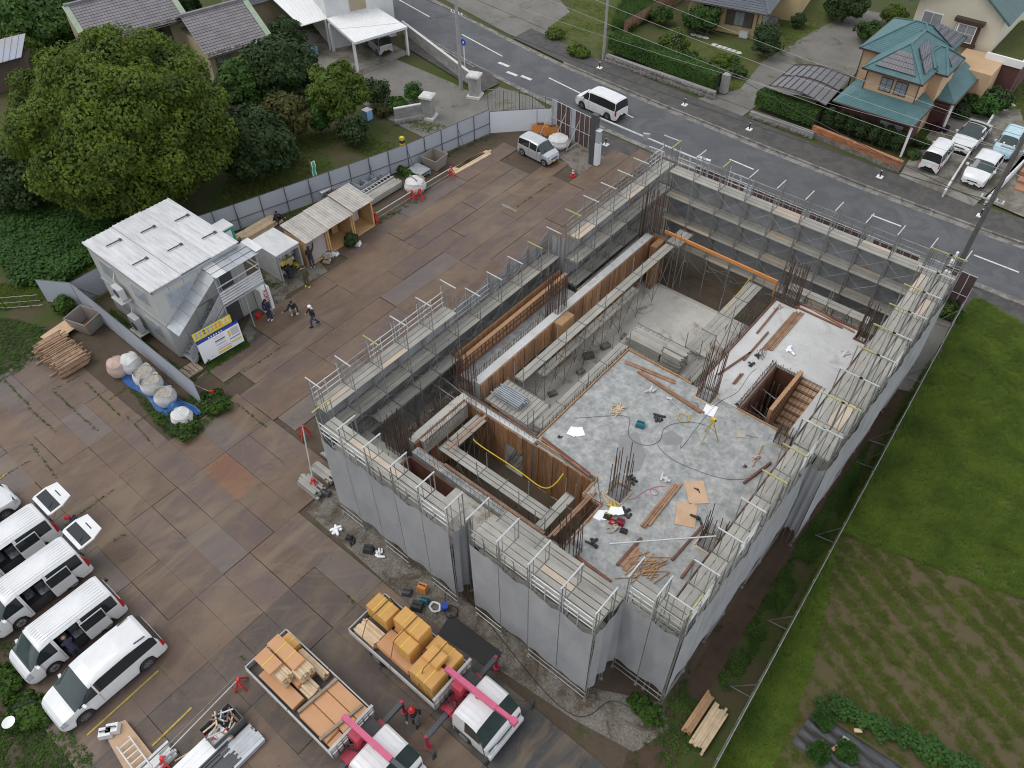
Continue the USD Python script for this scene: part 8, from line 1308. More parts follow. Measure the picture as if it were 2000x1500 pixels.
q = [at(472, 1338, .05), at(325, 1490, .05)]; aframe('red barricade stand on the plates beside the lower truck tail', q[0], 2.4, .6); aframe('red barricade stand by the steel sheets at the bottom', q[1], 2.4, .6); railp('thin white rail beside the yellow line', q[0], q[1], .6, 'bright', .025); railp('thin grey rail beside the white one at the bottom', q[0] + [-.25, 0, 0], q[1] + [-.25, 0, 0], .5, 'pipe', .02)
q0 = at(418, 778, .05); aframe('small red barricade stand in the weeds at the fence end', q0, .5, .6); railp('grey rail from the fence end to the small red stand', q0, at(378, 760, .05), .5, 'pipe')
for i, (a, c) in enumerate((((880, 336), (955, 296)), ((886, 340), (958, 300)), ((893, 330), (945, 300)))): stick(('long timber along the driveway edge by the skip, upper', 'long pale timber along the driveway edge, front', 'reddish timber lying behind the long timbers')[i], a, c, .03, .16, .12, ('pale_wood', 'pale_wood', 'timber')[i], n=2)
lumber('stack of grey scaffold planks with a ladder on it, behind the barricades', -40.9, 30.9, -40.0, 34.3, .1, .55, 'y', 'plank', .13, 'planks', 6, 'plank_stack', .05)
def ladder(label, p, q, w, n, m='bright'):
    p, q = np.array(p, float), np.array(q, float); d = (q - p) / np.linalg.norm(q - p); s = np.cross(d, [0, 0, 1.0]); s = s / np.linalg.norm(s) if np.linalg.norm(s) > .01 else np.array([1.0, 0, 0]); t = thing('ladder', label, 'ladder', loc=p)
    for e in (-1, 1): k = MB(); k.bar(p + s * e * w / 2, q + s * e * w / 2, .05, .08); part(t, 'rail', k, M[m])
    for i in range(n): c = lerp(p, q, (i + .5) / n); k = MB(); k.bar(c - s * w / 2, c + s * w / 2, .05, .03); part(t, 'rung', k, M[m])
ladder('aluminium ladder lying on the plank stack behind the barricades', (-41.1, 31.0, .62), (-41.1, 34.3, .66), .42, 10)
t = thing('frame_stack', 'stack of galvanised scaffold frames against the grey fence', 'frames', loc=(-42.2, 32.5, 0))
for i in range(8):
    k = MB(); z = .15 + .08 * i; o = .06 * (i % 3); k.bar((-43.1, 31.6 + o, z), (-43.1, 33.2 + o, z), .05); k.bar((-41.7, 31.6 + o, z), (-41.7, 33.2 + o, z), .05); k.bar((-43.1, 31.65 + o, z), (-41.7, 31.65 + o, z), .05); k.bar((-43.1, 32.4 + o, z), (-41.7, 32.4 + o, z), .04); k.bar((-43.1, 33.15 + o, z), (-41.7, 33.15 + o, z), .05); part(t, 'frame', k, M['galv'])
lumber('bundle of galvanised pipes between the fence and the plank stack', -42.6, 34.0, -41.9, 36.0, .1, .45, 'y', 'galv', .08, 'pipes', 7, 'pipe_bundle', .1)
t = thing('work_table', 'long white topped table against the fence with a rusty barrow below', 'table', loc=(-43.4, 30.3, 0)); k = MB(); k.bb(-43.75, 29.2, .76, -43.2, 31.4, .8); part(t, 'top', k, M['white'])
for y in (29.4, 31.2):
    for x in (-43.7, -43.25): k = MB(); k.bar((x, y, 0), (x, y, .76), .04); part(t, 'leg', k, M['dark_metal'])
t = thing('wheelbarrow', 'rusty wheelbarrow under the white table', 'wheelbarrow', loc=(-42.9, 30.3, 0)); k = MB(); k.put([[-43.2, 29.9, .3], [-42.5, 29.9, .3], [-42.5, 30.7, .3], [-43.2, 30.7, .3], [-43.35, 29.7, .55], [-42.35, 29.7, .55], [-42.35, 30.9, .55], [-43.35, 30.9, .55]], QB); part(t, 'tray', k, M['skip_in']); k = MB(); k.tube((-42.9, 31.1, .2), (-42.8, 31.1, .2), .2, 12); part(t, 'wheel', k, M['tyre']); k = MB(); k.bar((-43.15, 31.1, .22), (-43.25, 29.2, .5), .04); k.bar((-42.6, 31.1, .22), (-42.45, 29.2, .5), .04); part(t, 'handle', k, M['dark_metal'])
M['flaggreen'] = mat('green_safety_flag', (0.03, 0.33, 0.22), scale=3, rough=0.7); b0 = at(607, 322, 2.9); t = thing('safety_flag', 'green and white safety flag on a pole above the grey fence', 'flag', loc=[b0[0], b0[1], 0]); k = MB(); k.tube([b0[0] - .05, b0[1], 0], b0 + [-.05, 0, .5], .02, 6); part(t, 'pole', k, M['pipe']); k = MB(); k.grid([[b0 + np.array([.02 + .06 * math.sin(j), .35 * i / 3, -.2 * j + .2]) for j in range(7)] for i in range(4)]); fl = part(t, 'cloth', k, M['white']); k = MB(); k.grid([[b0 + np.array([.035 + .06 * math.sin(j), .06 + .23 * i / 3, -.2 * j + .16]) for j in range(7)] for i in range(4)]); part(fl, 'emblem', k, M['flaggreen'])
for l, px, s, m, a in (('white polystyrene box by the potted shrub', (698, 478), (.5, .4, .3), 'white', .4), ('grey sack pile box in front of the shuttered shed', (644, 500), (.6, .4, .3), 'car_grey', .6), ('white bag box in front of the sheds', (655, 497), (.45, .35, .2), 'paper', .2), ('pale brown carton at the shed front', (638, 512), (.5, .3, .15), 'ply', .5)): boxy('storage_box', l, px, .03, s, m, a, 'box')
lump('equipment_heap', 'grey heap of gear in front of the shuttered shed', (641, 508), .05, .5, 'debris', 'gear', 3)
lumber('grey planks stacked at the scaffold corner, topmost group', -24.6, 12.2, -23.2, 12.8, .05, .4, 'x', 'plank', .12, 'planks', 8, 'plank_stack', .12); lumber('grey planks stacked lower at the scaffold corner', -24.4, 11.2, -23.0, 11.9, .05, .55, 'x', 'plank', .12, 'planks', 9, 'plank_stack', .12); lumber('small grey plank stack by the barricade rail', -25.0, 13.3, -23.3, 13.8, .05, .25, 'x', 'plank', .12, 'planks', 10, 'plank_stack', .1)
for l, px, s, m, a in (('black tool case on the gravel strip', (720, 1075), (.5, .4, .3), 'black', .5), ('black tool case beside the orange generator', (815, 1187), (.55, .45, .35), 'black', .4), ('dark square case near the orange generator', (795, 1158), (.45, .4, .25), 'dark_metal', .5), ('teal tool case below the orange generator', (829, 1174), (.4, .3, .25), 'tealplastic', .4), ('orange generator on the dark plate by the gravel strip', (826, 1152), (.5, .4, .4), 'orange', .3), ('black battery pack on the gravel strip edge', (683, 1052), (.35, .3, .25), 'black', .3), ('dark grey bag by the red barricade stand', (637, 965), (.5, .35, .25), 'dark_metal', .4)): boxy('generator' if 'generator on' in l else 'tool_case', l, px, .03, s, m, a)
lump('helmet_bag', 'white and black bag on the gravel strip', (660, 1037), .03, .4, 'paper', 'bag', 3); lump('tool_bag', 'black shoes and bag near the gravel strip', (690, 1058), .03, .25, 'black', 'bag', 4); lump('helmet_bag', 'white crumpled bag beside the black case', (737, 1082), .03, .35, 'paper', 'bag', 5); coil('white hose ring on the dark plate', (850, 1186), .05, .26, 'white', .05, 2, 'hose', 'hose_ring'); coil('black cable heap around the blue reel', (880, 1195), .04, .35, 'black', .014, 5, 'cable', 'cable_heap')
c = at(868, 1188, .04); k = MB(); k.tube(c + [0, 0, .05], c + [.05, 0, .35], .17, 12); solo('cable_reel', k, M['blue'], 'blue cable reel on the dark plate', 'reel'); k = MB(); k.poly([p for p in gp([(880, 1200), (980, 1275), (960, 1310), (855, 1240)])], .05, .062); solo('rubber_mat', k, M['trim'], 'black rubber sheet on the plates behind the wrapped-crate truck', 'mat')
# bottom left: trolley with plywood, ladder, steel
t = thing('plywood_pile', 'pile of pale panels with grey cases and aluminium steps at the bottom left', 'panels', loc=at(245, 1450, .04)); A, B, C, D = at(197, 1425, .25), at(242, 1408, .25), at(330, 1520, .25), at(262, 1540, .25)
for i in range(4): k = MB(); o = np.array([.02 * (i % 2), .02 * i, -.2 + .06 * i]); P = [D + o, C + o, B + o, A + o]; k.put(P + [p + [0, 0, .045] for p in P], QB[:, ::-1] if np.cross(C - D, A - D)[2] < 0 else QB); part(t, 'panel', k, M['bag_pink' if i < 3 else 'ply'])
for i in range(2): boxy('equipment_case', ('pale grey case on the plywood pile, front one', 'pale grey case on the plywood pile, rear one')[i], (222 - 14 * i, 1425 + 8 * i), .32, (.55, .45, .25), 'car_grey', .9, 'case')
ladder('aluminium step ladder lying over the plywood pile', at(240, 1448, .5), at(285, 1510, .5), .55, 6)
t = thing('mesh_crate', 'dark steel crate of scrap timber, helmets and clamps at the bottom', 'crate', loc=at(440, 1425, .04)); c = at(440, 1425, .05); k = MB(); a_ = .1
for s, (u, v, sx_, sy_) in enumerate(((-.5, 0, .04, 1.5), (.5, 0, .04, 1.5), (0, -.73, 1.0, .04), (0, .73, 1.0, .04))): k.box(c + [u, v, .35], (sx_, sy_, .6))
k.box(c + [0, 0, .06], (1, 1.5, .05)); part(t, 'crate_frame', k, M['dark_metal']); r = random.Random(9)
for i in range(26): p = c + [r.uniform(-.4, .4), r.uniform(-.65, .65), r.uniform(.3, .7)]; d = np.array([r.gauss(0, 1), r.gauss(0, 1), .1]); d = d / np.linalg.norm(d) * r.uniform(.12, .4); k = MB(); k.bar(p - d, p + d, .06, .05); part(t, 'scrap_piece', k, M[r.choice(['pale_wood', 'galv', 'dark_metal', 'galv', 'timber', 'bright', 'red'])])
lumber('bundle of bright galvanised channel sections at the bottom', at(476, 1462)[0] - .5, at(476, 1462)[1] - .75, at(476, 1462)[0] + .5, at(476, 1462)[1] + .75, .05, .3, 'y', 'galv', .16, 'steel sections', 11, 'channel_bundle', .05); c = at(400, 1478); lumber('stack of white coated steel sheets at the bottom', c[0] - .45, c[1] - 1.3, c[0] + .35, c[1] + 1.2, .05, .4, 'y', 'white', .26, 'steel sheets', 12, 'sheet_stack', .03); c = at(430, 1500); lumber('tray of dark steel rods at the bottom edge', c[0] - .5, c[1] - .8, c[0] + .5, c[1] + .7, .05, .35, 'y', 'dark_metal', .06, 'steel rods', 13, 'rod_tray', .06, .3)
c = at(315, 1488); lumber('clutter of aluminium frames at the bottom left', c[0] - .35, c[1] - .9, c[0] + .35, c[1] + .5, .05, .5, 'y', 'bright', .12, 'frames', 14, 'frame_stack', .1, .5); stick('pale batten on the plates at the bottom', (342, 1487), (405, 1450), .05, .06, .05, 'pale_wood')
for i, (px, l) in enumerate((((1362, 1397), 'timber pair with steel clamps on the grass at the bottom'), ((1383, 1425), 'stack of pale square timbers on the grass at the bottom'))): c = at(*px); lumber(l, c[0] - (.2 if i == 0 else .35), c[1] - .95, c[0] + (.2 if i == 0 else .35), c[1] + .95, .05, .28, 'y', 'form_light' if i == 0 else 'pale_wood', .11, 'lumber', 20 + i, 'timber_stack', .08)
c = at(18, 1412, .8); k = MB(); k.grid([[c + np.array([.26 * f * math.cos(a), .26 * f * math.sin(a), .08 * f * f]) for a in np.linspace(0, 2 * math.pi, 18)] for f in (.02, .4, .7, 1)]); sd_ = thing('dish', 'white round dish on a pole at the left edge above the pale fence', 'dish', loc=[c[0], c[1], 0]); part(sd_, 'bowl', k, M['white'], smooth=True); k = MB(); k.tube([c[0], c[1], 0], c, .03, 6); part(sd_, 'pole', k, M['pipe'])
for i, (px, m) in enumerate((((1652, 1445), 'block'), ((1675, 1428), 'pale_wood'), ((1630, 1462), 'form_light'))): c = at(*px, .2); k = MB(); k.box(c + [0, 0, .05], (.3, .14, .1), .6 * i); solo('mulch_weight', k, M[m], ('grey block weighing down the mulch film', 'pale block by the squash plants', 'pinkish brick on the mulch film')[i], 'brick')
for i, px in enumerate(((1055, 258), (1078, 262))): c = at(*px); t = thing('road_barrier', ('orange plastic barrier behind the silver car, left one', 'orange plastic barrier behind the silver car, right one')[i], 'barrier', loc=c, rz=.7 + .2 * i, world=False); k = MB(); k.put([[-.7, -.2, 0], [.7, -.2, 0], [.7, .2, 0], [-.7, .2, 0], [-.65, -.06, .75], [.65, -.06, .75], [.65, .06, .75], [-.65, .06, .75]], QB); part(t, 'body', k, M['orange']); k = MB(); k.bb(-.3, -.1, .75, .3, .1, .8); part(t, 'top_bar', k, M['dark_metal'])
c = at(432, 440, 2.2); t = thing('portable_toilet', 'white roofed green portable toilet cabin squeezed behind the site office', 'toilet', loc=[c[0], c[1], 0]); k = MB(); k.bb(c[0] - .5, c[1] - .5, 0, c[0] + .5, c[1] + .5, 2.1); part(t, 'cabin', k, M['flaggreen']); k = MB(); k.bb(c[0] - .56, c[1] - .56, 2.1, c[0] + .56, c[1] + .56, 2.2); part(t, 'roof', k, M['white']); k = MB(); k.bb(c[0] + .5, c[1] - .3, .1, c[0] + .53, c[1] + .3, 1.9); part(t, 'door', k, M['white'])
c = at(505, 452); lumber('long timbers stacked on the ground between the fence and the storage box', c[0] - .5, c[1] - 1.6, c[0] + .5, c[1] + 1.6, .05, .4, 'y', 'pale_wood', .15, 'lumber', 31, 'timber_stack', .2, .3)
t = thing('garden_cabinet', 'pale teal cabinet beside the garden shrubs near the low block wall', 'cabinet', loc=at(719, 232), world=False); k = MB(); k.bb(-.3, -.3, 0, .3, .3, .8); part(t, 'case', k, M['ltblue']); k = MB(); k.bb(-.33, -.33, .8, .33, .33, .85); part(t, 'lid', k, M['car_grey'])
t = thing('blue_crate', 'stacked blue crates under the white awning', 'crate', loc=at(614, 108), rz=.4, world=False)
for j in range(2): k = MB(); k.bb(-.3, -.3, .4 * j, .3, .3, .4 * j + .37); part(t, 'crate_tier', k, M['ltblue'])
for i, px in enumerate(((1355, 68), (1366, 71), (1378, 74), (1396, 88), (1405, 91), (1415, 94), (1424, 97), (1433, 100), (1442, 103), (1975, 205), (1965, 193), (1968, 218), (1960, 228), (1985, 222))):
    c = at(*px, .02); k = MB(); k.poly([c[:2] + np.array([.35 * math.cos(a) * (1 + .1 * math.sin(3 * a + i)), .28 * math.sin(a)]) for a in np.linspace(0, 6.2, 9)], .02, .06); solo('stepping_stone', k, M['white_stone'], ('pale stepping stone crossing the lawn of the beige bungalow' if i < 9 else 'pale round stepping stone on the lawn at the right edge'), 'stepping stone', 'stepping stones by the bungalow' if i < 9 else 'stepping stones at the right edge')
# ---------------------------------------------------------------- trees, shrubs, grass
LF = dict(big=leafmat('evergreen_leaves', (0.035, 0.06, 0.01), (0.14, 0.2, 0.02), (0.48, 0.54, 0.07), .3, .75), mid=leafmat('garden_leaves', (0.024, 0.055, 0.01), (0.065, 0.13, 0.022), (0.13, 0.21, 0.036), .2), dark=leafmat('dark_leaves', (0.02, 0.04, 0.012), (0.045, 0.08, 0.022), (0.085, 0.135, 0.034), .15), light=leafmat('light_leaves', (0.05, 0.085, 0.012), (0.12, 0.17, 0.022), (0.21, 0.27, 0.045), .25), bright=leafmat('bright_green_leaves', (0.035, 0.09, 0.02), (0.075, 0.18, 0.03), (0.13, 0.27, 0.06), .25), olive=leafmat('olive_brown_needles', (0.04, 0.045, 0.012), (0.095, 0.09, 0.022), (0.16, 0.14, 0.04), .15), purple=leafmat('purple_leaves', (0.04, 0.012, 0.026), (0.08, 0.028, 0.05), (0.13, 0.05, 0.075), .2), kudzu=leafmat('broad_vine_leaves', (0.025, 0.065, 0.012), (0.055, 0.13, 0.022), (0.1, 0.2, 0.042), .25), grass=leafmat('meadow_grass', (0.075, 0.125, 0.018), (0.165, 0.24, 0.03), (0.28, 0.34, 0.06), .3, .55), dry=leafmat('thin_dry_grass', (0.085, 0.105, 0.022), (0.15, 0.165, 0.035), (0.22, 0.22, 0.065), .3, .8), weed=leafmat('weeds', (0.03, 0.065, 0.01), (0.07, 0.135, 0.018), (0.12, 0.2, 0.03), .25, .8), flower=leafmat('garden_flowers', (0.04, 0.09, 0.02), (0.08, 0.12, 0.03), (0.6, 0.3, 0.25), .2, 2.0))
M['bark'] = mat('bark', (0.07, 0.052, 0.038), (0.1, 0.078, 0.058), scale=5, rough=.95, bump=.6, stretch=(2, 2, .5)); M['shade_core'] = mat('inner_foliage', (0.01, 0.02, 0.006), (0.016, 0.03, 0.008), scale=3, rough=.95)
G = np.random.default_rng(21)
def leafcloud(P, N, size, long=1.5, tilt=.8, rg=None):
    """One leaf-sized quad at every point, facing about along N."""
    rg = rg or G; n = len(P); N = N + rg.normal(0, tilt, (n, 3)) * .6; N /= np.linalg.norm(N, axis=1, keepdims=True); t = np.cross(N, rg.normal(0, 1, (n, 3))); t /= np.maximum(np.linalg.norm(t, axis=1, keepdims=True), 1e-6); b = np.cross(N, t); s = size * rg.uniform(.6, 1.35, (n, 1)); L, w = t * s * long * .5, b * s * .5
    V = np.stack([P - L, P + w - L * .1 + N * s * .1, P + L, P - w - L * .1 + N * s * .1], 1).reshape(-1, 3); return V, np.arange(4 * n).reshape(n, 4)
def shell(n, rg):
    v = rg.normal(0, 1, (n, 3)); return v / np.linalg.norm(v, axis=1, keepdims=True)
def tree(name, label, base, crown, m, cat='tree', nl=30, lr=.35, per=160, leaf=.2, seed=1, trunk=True, group=None, low=-.5, flat=.8):
    """base on the ground; crown = (height of centre, rx, ry, rz). Lobes of leaves stand out of an uneven ellipsoid."""
    rg = np.random.default_rng(seed); base = np.asarray(base, float); h, rx, ry, rz = crown; R3 = np.array([rx, ry, rz]); c = base + [0, 0, h]; t = thing(name, label, cat, group, loc=base); d = shell(nl * 3, rg); d = d[d[:, 2] > low][:nl]; lc = c + d * R3 * rg.uniform(.68, .92, (len(d), 1)); rr = lr * (rx * ry * rz) ** (1 / 3) * rg.uniform(.7, 1.25, len(d)); P, N = [], []
    for q, r in zip(lc, rr):
        v = shell(per, rg); out = (q - c) / np.linalg.norm(q - c); v = v[(v @ out > -.35) | (v[:, 2] > .3)]; P.append(q + v * np.array([1, 1, flat]) * r * rg.uniform(.75, 1.08, (len(v), 1))); N.append(v * .7 + out * .3 + [0, 0, .35])
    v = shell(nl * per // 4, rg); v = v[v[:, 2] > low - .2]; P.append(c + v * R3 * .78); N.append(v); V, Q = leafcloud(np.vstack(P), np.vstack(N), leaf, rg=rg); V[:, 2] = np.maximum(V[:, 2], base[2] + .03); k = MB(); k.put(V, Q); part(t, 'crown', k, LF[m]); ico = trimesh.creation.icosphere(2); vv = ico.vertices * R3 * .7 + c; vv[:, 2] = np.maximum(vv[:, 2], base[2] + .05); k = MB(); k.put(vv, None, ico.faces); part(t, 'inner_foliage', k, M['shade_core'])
    if trunk:
        k = MB(); r0 = .045 * (rx + rz); k.tube(base - [0, 0, .1], base + [0, 0, max(.3, h - rz * .3)], r0, 9, r0 * .6)
        for a in rg.uniform(0, 6.28, 5): k.tube(base + [0, 0, max(.2, (h - rz) * .8)], c + [rx * .6 * math.cos(a), ry * .6 * math.sin(a), rz * rg.uniform(-.2, .4)], r0 * .45, 6, r0 * .15)
        part(t, 'trunk', k, M['bark'])
    return t
c = at(236, 232, 6.6); tree('evergreen_tree', 'huge round evergreen tree with yellowish shoots behind the site office', [c[0], c[1], 0], (6.3, 7.6, 7.6, 6.0), 'big', nl=340, lr=.15, per=400, leaf=.165, seed=4, low=-.75, flat=.75)
for i, (px, zc, R3, m, l, nm, lf) in enumerate((((462, 170), 2.2, (2.2, 2.2, 2.2), 'mid', 'leafy dark shrub below the tiled house windows', 'garden_shrub', .22), ((548, 135), 2.6, (3.2, 3.0, 2.6), 'dark', 'wide dark yew tree in front of the tiled house corner', 'garden_tree', .2), ((560, 75), 1.9, (1.6, 1.8, 1.9), 'dark', 'clipped dark round shrub between tiled house and awning', 'garden_shrub', .15), ((658, 178), 3.4, (2.3, 2.3, 2.3), 'light', 'yellow-green rounded tree near the gravel driveway', 'garden_tree', .2), ((622, 225), 1.7, (1.25, 1.25, 1.8), 'bright', 'bright green upright shrub before the yellow-green tree', 'garden_shrub', .18), ((560, 228), 2.2, (2.2, 2.0, 1.9), 'olive', 'brownish olive pine in the middle of the garden', 'garden_tree', .2), ((497, 285), 2.6, (2.8, 2.6, 2.7), 'dark', 'large dark green tree beside the huge evergreen', 'garden_tree', .22), ((690, 258), 1.2, (1.3, 1.2, 1.2), 'dark', 'dark low shrub at the edge of the garden mound', 'garden_shrub', .15), ((461, 230), 3.2, (.9, .9, .8), 'purple', 'purple leaved shrub between the big trees', 'garden_shrub', .14), ((735, 180), 1.1, (1.1, 1.1, 1.1), 'dark', 'dark bush beside the gravel driveway', 'garden_shrub', .16), ((808, 178), .9, (.75, .75, .9), 'bright', 'clipped bright green bush at the low block wall', 'garden_shrub', .11), ((778, 205), .6, (.9, .8, .5), 'mid', 'low spreading plant left of the low block wall', 'garden_shrub', .25), ((745, 215), .4, (.8, .6, .4), 'olive', 'sparse low plant at the teal cabinet', 'garden_shrub', .15), ((570, 300), .8, (.7, .7, .8), 'flower', 'shrub dotted with white blossoms by the dark tree', 'garden_shrub', .12),
    ((38, 345), 2.2, (2.9, 2.8, 2.3), 'dark', 'dark brown-green round bush left of the huge evergreen', 'garden_tree', .2), ((30, 45), 2.5, (4, 4, 3), 'mid', 'bamboo-like green thicket in the top left corner', 'thicket_tree', .3), ((95, 55), 2.0, (3, 3, 2.2), 'mid', 'leafy green bush in the top left near the red soil', 'thicket_tree', .28), ((125, 15), 2.0, (3.6, 3, 2.2), 'dark', 'dark green bush at the top edge left of the tiled roof', 'thicket_tree', .25), ((200, -12), 2.2, (4, 3, 2.5), 'dark', 'dark tree at the top edge above the tiled roof', 'thicket_tree', .25), ((40, 105), 1.5, (2.6, 2.0, 1.6), 'light', 'pale green bush behind the tin shed', 'thicket_tree', .22), ((358, 5), 1.8, (1.6, 1.6, 1.7), 'dark', 'dark shrub between the two tiled wings', 'garden_shrub', .2),
    ((1315, 85), 1.35, (1.5, 1.5, 1.35), 'light', 'round yellow-green bush on the bungalow lawn', 'garden_shrub', .13), ((1358, 38), 1.4, (1.2, 1.3, 1.4), 'mid', 'green shrub against the bungalow wall, left one', 'garden_shrub', .15), ((1385, 38), 1.4, (1.3, 1.3, 1.4), 'mid', 'green shrub against the bungalow wall, right one', 'garden_shrub', .15), ((1498, 80), 1.5, (1.5, 1.5, 1.5), 'dark', 'dark rounded conifer at the bungalow corner', 'garden_shrub', .15), ((1290, 30), .9, (1.2, 1.0, .9), 'mid', 'shrub with pink blossoms by the board fence', 'garden_shrub', .15), ((1410, 122), .6, (1.0, .8, .6), 'light', 'low yellowish bush at the lawn corner', 'garden_shrub', .12), ((1432, 120), .6, (.6, .6, .6), 'mid', 'small green bush by the stone gate post', 'garden_shrub', .12), ((1440, 138), .5, (1.1, .8, .5), 'flower', 'flower bed beside the stone gate post', 'flower_bed', .12), ((1345, 115), .6, (1.6, .9, .6), 'mid', 'low planting behind the clipped hedge', 'garden_shrub', .14), ((1385, 135), .5, (1.5, .7, .5), 'light', 'yellowish planting behind the hedge end', 'garden_shrub', .12), ((1560, 40), .7, (.7, .7, .7), 'dark', 'small dark shrub at the bungalow veranda', 'garden_shrub', .12), ((1655, 5), 1.8, (2.2, 1.8, 1.8), 'dark', 'dark tree at the top edge above the gravel drive', 'garden_tree', .2),
    ((1700, 62), 1.0, (1.6, 1.3, 1.0), 'mid', 'green shrubs left of the teal roofed house', 'garden_shrub', .15), ((1745, 30), 1.0, (1.5, 1.2, 1.0), 'light', 'yellow-green shrub below the cream house', 'garden_shrub', .15), ((1900, 190), .9, (1.3, 1.3, .9), 'mid', 'leafy garden bush right of the teal porch roof', 'garden_shrub', .15), ((1925, 205), .9, (1.1, 1.1, .9), 'bright', 'bright garden bush behind the parked sedan', 'garden_shrub', .15), ((1880, 215), .6, (.9, .9, .6), 'dark', 'dark planting beside the brick porch', 'garden_shrub', .12), ((1945, 195), 1.0, (1.2, 1.0, 1.0), 'dark', 'dark bush at the white boundary wall', 'garden_shrub', .15), ((1950, 160), .9, (1.3, 1.1, .8), 'mid', 'blossoming bush on the right lawn', 'garden_shrub', .14), ((1800, 280), .4, (.9, .5, .4), 'flower', 'potted flowers at the parking edge', 'flower_bed', .1), ((1785, 300), .35, (.6, .6, .35), 'flower', 'flower pots near the boxy parked van', 'flower_bed', .1), ((1838, 250), .35, (.8, .4, .35), 'purple', 'red leaved planting at the brick porch foot', 'flower_bed', .1), ((1920, 250), .4, (.5, .5, .4), 'light', 'yellow flowering plant by the brown gate', 'flower_bed', .1),
    ((686, 468), .45, (.5, .5, .45), 'dark', 'potted dark shrub in front of the open shed', 'potted_shrub', .12), ((1085, 65), .5, (1.1, .8, .4), 'light', 'weedy clump at the verge corner, left', 'verge_clump', .14), ((1130, 100), .45, (1.3, .8, .4), 'light', 'weedy clump on the verge by the pavement', 'verge_clump', .14), ((395, 690), .4, (.7, .5, .4), 'weed', 'weeds at the foot of the notice board', 'weed_clump', .14), ((350, 830), .35, (1.6, .9, .3), 'weed', 'weed bed around the netted sack', 'weed_clump', .12), ((418, 785), .35, (1.2, .8, .32), 'weed', 'weed bed at the fence end by the red stand', 'weed_clump', .12), ((122, 596), .5, (.6, .6, .5), 'mid', 'green bush at the short fence left of the skip', 'weed_clump', .14), ((50, 1390), .3, (1.2, .8, .28), 'weed', 'weed patch beside the white minivan nose', 'weed_clump', .14), ((10, 1330), .3, (1.0, .7, .26), 'weed', 'weed patch at the left edge near the vans', 'weed_clump', .14), ((1850, 602), .4, (1.2, .8, .4), 'weed', 'weeds under the dark utility pole', 'weed_clump', .14), ((1260, 1415 - 30), .3, (.8, .5, .25), 'weed', 'weeds at the gravel corner', 'weed_clump', .12), ((790, 335), .3, (.9, .4, .3), 'weed', 'weeds behind the steel trolley', 'weed_clump', .12), ((1610, 1405), .3, (.35, .35, .18), 'kudzu', 'broad leaved squash plant on the mulch film', 'squash_plant', .2), ((1655, 1470), .25, (.4, .4, .2), 'kudzu', 'squash plant at the bottom of the mulch film', 'squash_plant', .2), ((1600, 1470), .25, (.35, .35, .2), 'kudzu', 'small squash plant on the lower film row', 'squash_plant', .25))):
    p = at(*px, zc); sm = max(R3) < 1.4; v = R3[0] * R3[1] * R3[2]; tree(nm, l, [p[0], p[1], 0], (zc, *R3), LF and m, cat='tree' if 'tree' in nm else 'plant', nl=int(18 + min(60, v * 3)), lr=.36 if sm else .27, per=int(70 + 5 * min(22, v)), leaf=lf, seed=30 + i, trunk=('weed' not in nm and 'bed' not in nm and 'verge' not in nm))
def hedge(name, label, pts, w, z0, z1, m, per=900, leaf=.13, seed=1, m2=None):
    """A clipped hedge along a line: leaves over a box, uneven."""
    rg = np.random.default_rng(seed); t = thing(name, label, 'hedge', loc=[*np.mean([p[:2] for p in pts], 0), z0]); P, N = [], []; k0 = MB()
    for a, c in zip(pts[:-1], pts[1:]):
        a, c = np.array([*a[:2], 0.0]), np.array([*c[:2], 0.0]); L = np.linalg.norm(c - a); d = (c - a) / L; s = np.array([-d[1], d[0], 0]); n = int(per * L); u, f = rg.uniform(0, L, n), rg.integers(0, 5, n); x, y = rg.uniform(-.5, .5, n), rg.uniform(0, 1, n); bump = .12 * (meshkit.noise(np.stack([u * 1.3, y * 2, x * 2 + seed], 1)) - .5)
        top = f < 2; lat = np.where(top, x * w, np.where(f == 2, -.5 * w, .5 * w) + bump); zz = np.where(top, z1 + bump, z0 + (z1 - z0) * y); P.append(a + d * u[:, None] + s * lat[:, None] + np.array([0, 0, 1.0]) * zz[:, None]); N.append(np.where(top[:, None], [0, 0, 1.0], s * np.sign(lat)[:, None] + [0, 0, .4])); k0.bar(a + [0, 0, (z0 + z1) / 2 - .06], c + [0, 0, (z0 + z1) / 2 - .06], w * .82, (z1 - z0) * .9)
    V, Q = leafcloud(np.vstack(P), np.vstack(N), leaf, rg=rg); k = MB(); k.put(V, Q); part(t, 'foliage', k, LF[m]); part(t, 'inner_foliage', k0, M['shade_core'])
hedge('clipped_hedge', 'long clipped green hedge along the pavement below the bungalow', [at(1195, 100), at(1300, 143), at(1400, 182)], 1.5, .5, 1.75, 'mid', 1500, .14, 2); hedge('clipped_hedge', 'clipped hedge between the gravel drive and the smoked carport', [at(1478, 208), at(1592, 250)], 1.2, .4, 1.5, 'mid', 1400, .13, 3); hedge('clipped_hedge', 'hedge strip at the back of the smoked carport', [at(1600, 215), at(1640, 200)], .8, .1, 1.1, 'dark', 900, .13, 4)
for i, px in enumerate(((1612, 252), (1634, 259), (1656, 266), (1678, 274), (1702, 283), (1724, 290), (1746, 298))):
    p = at(*px); tree('column_conifer', ('slender clipped conifer behind the orange brick wall, %s' % ('leftmost of seven', 'second of seven', 'third of seven', 'middle one of seven', 'fifth of seven', 'sixth of seven', 'rightmost of seven')[i]), p, (.95, .42, .42, .95), 'dark', nl=40, lr=.45, per=70, leaf=.1, seed=90 + i, group='conifers behind the brick wall')
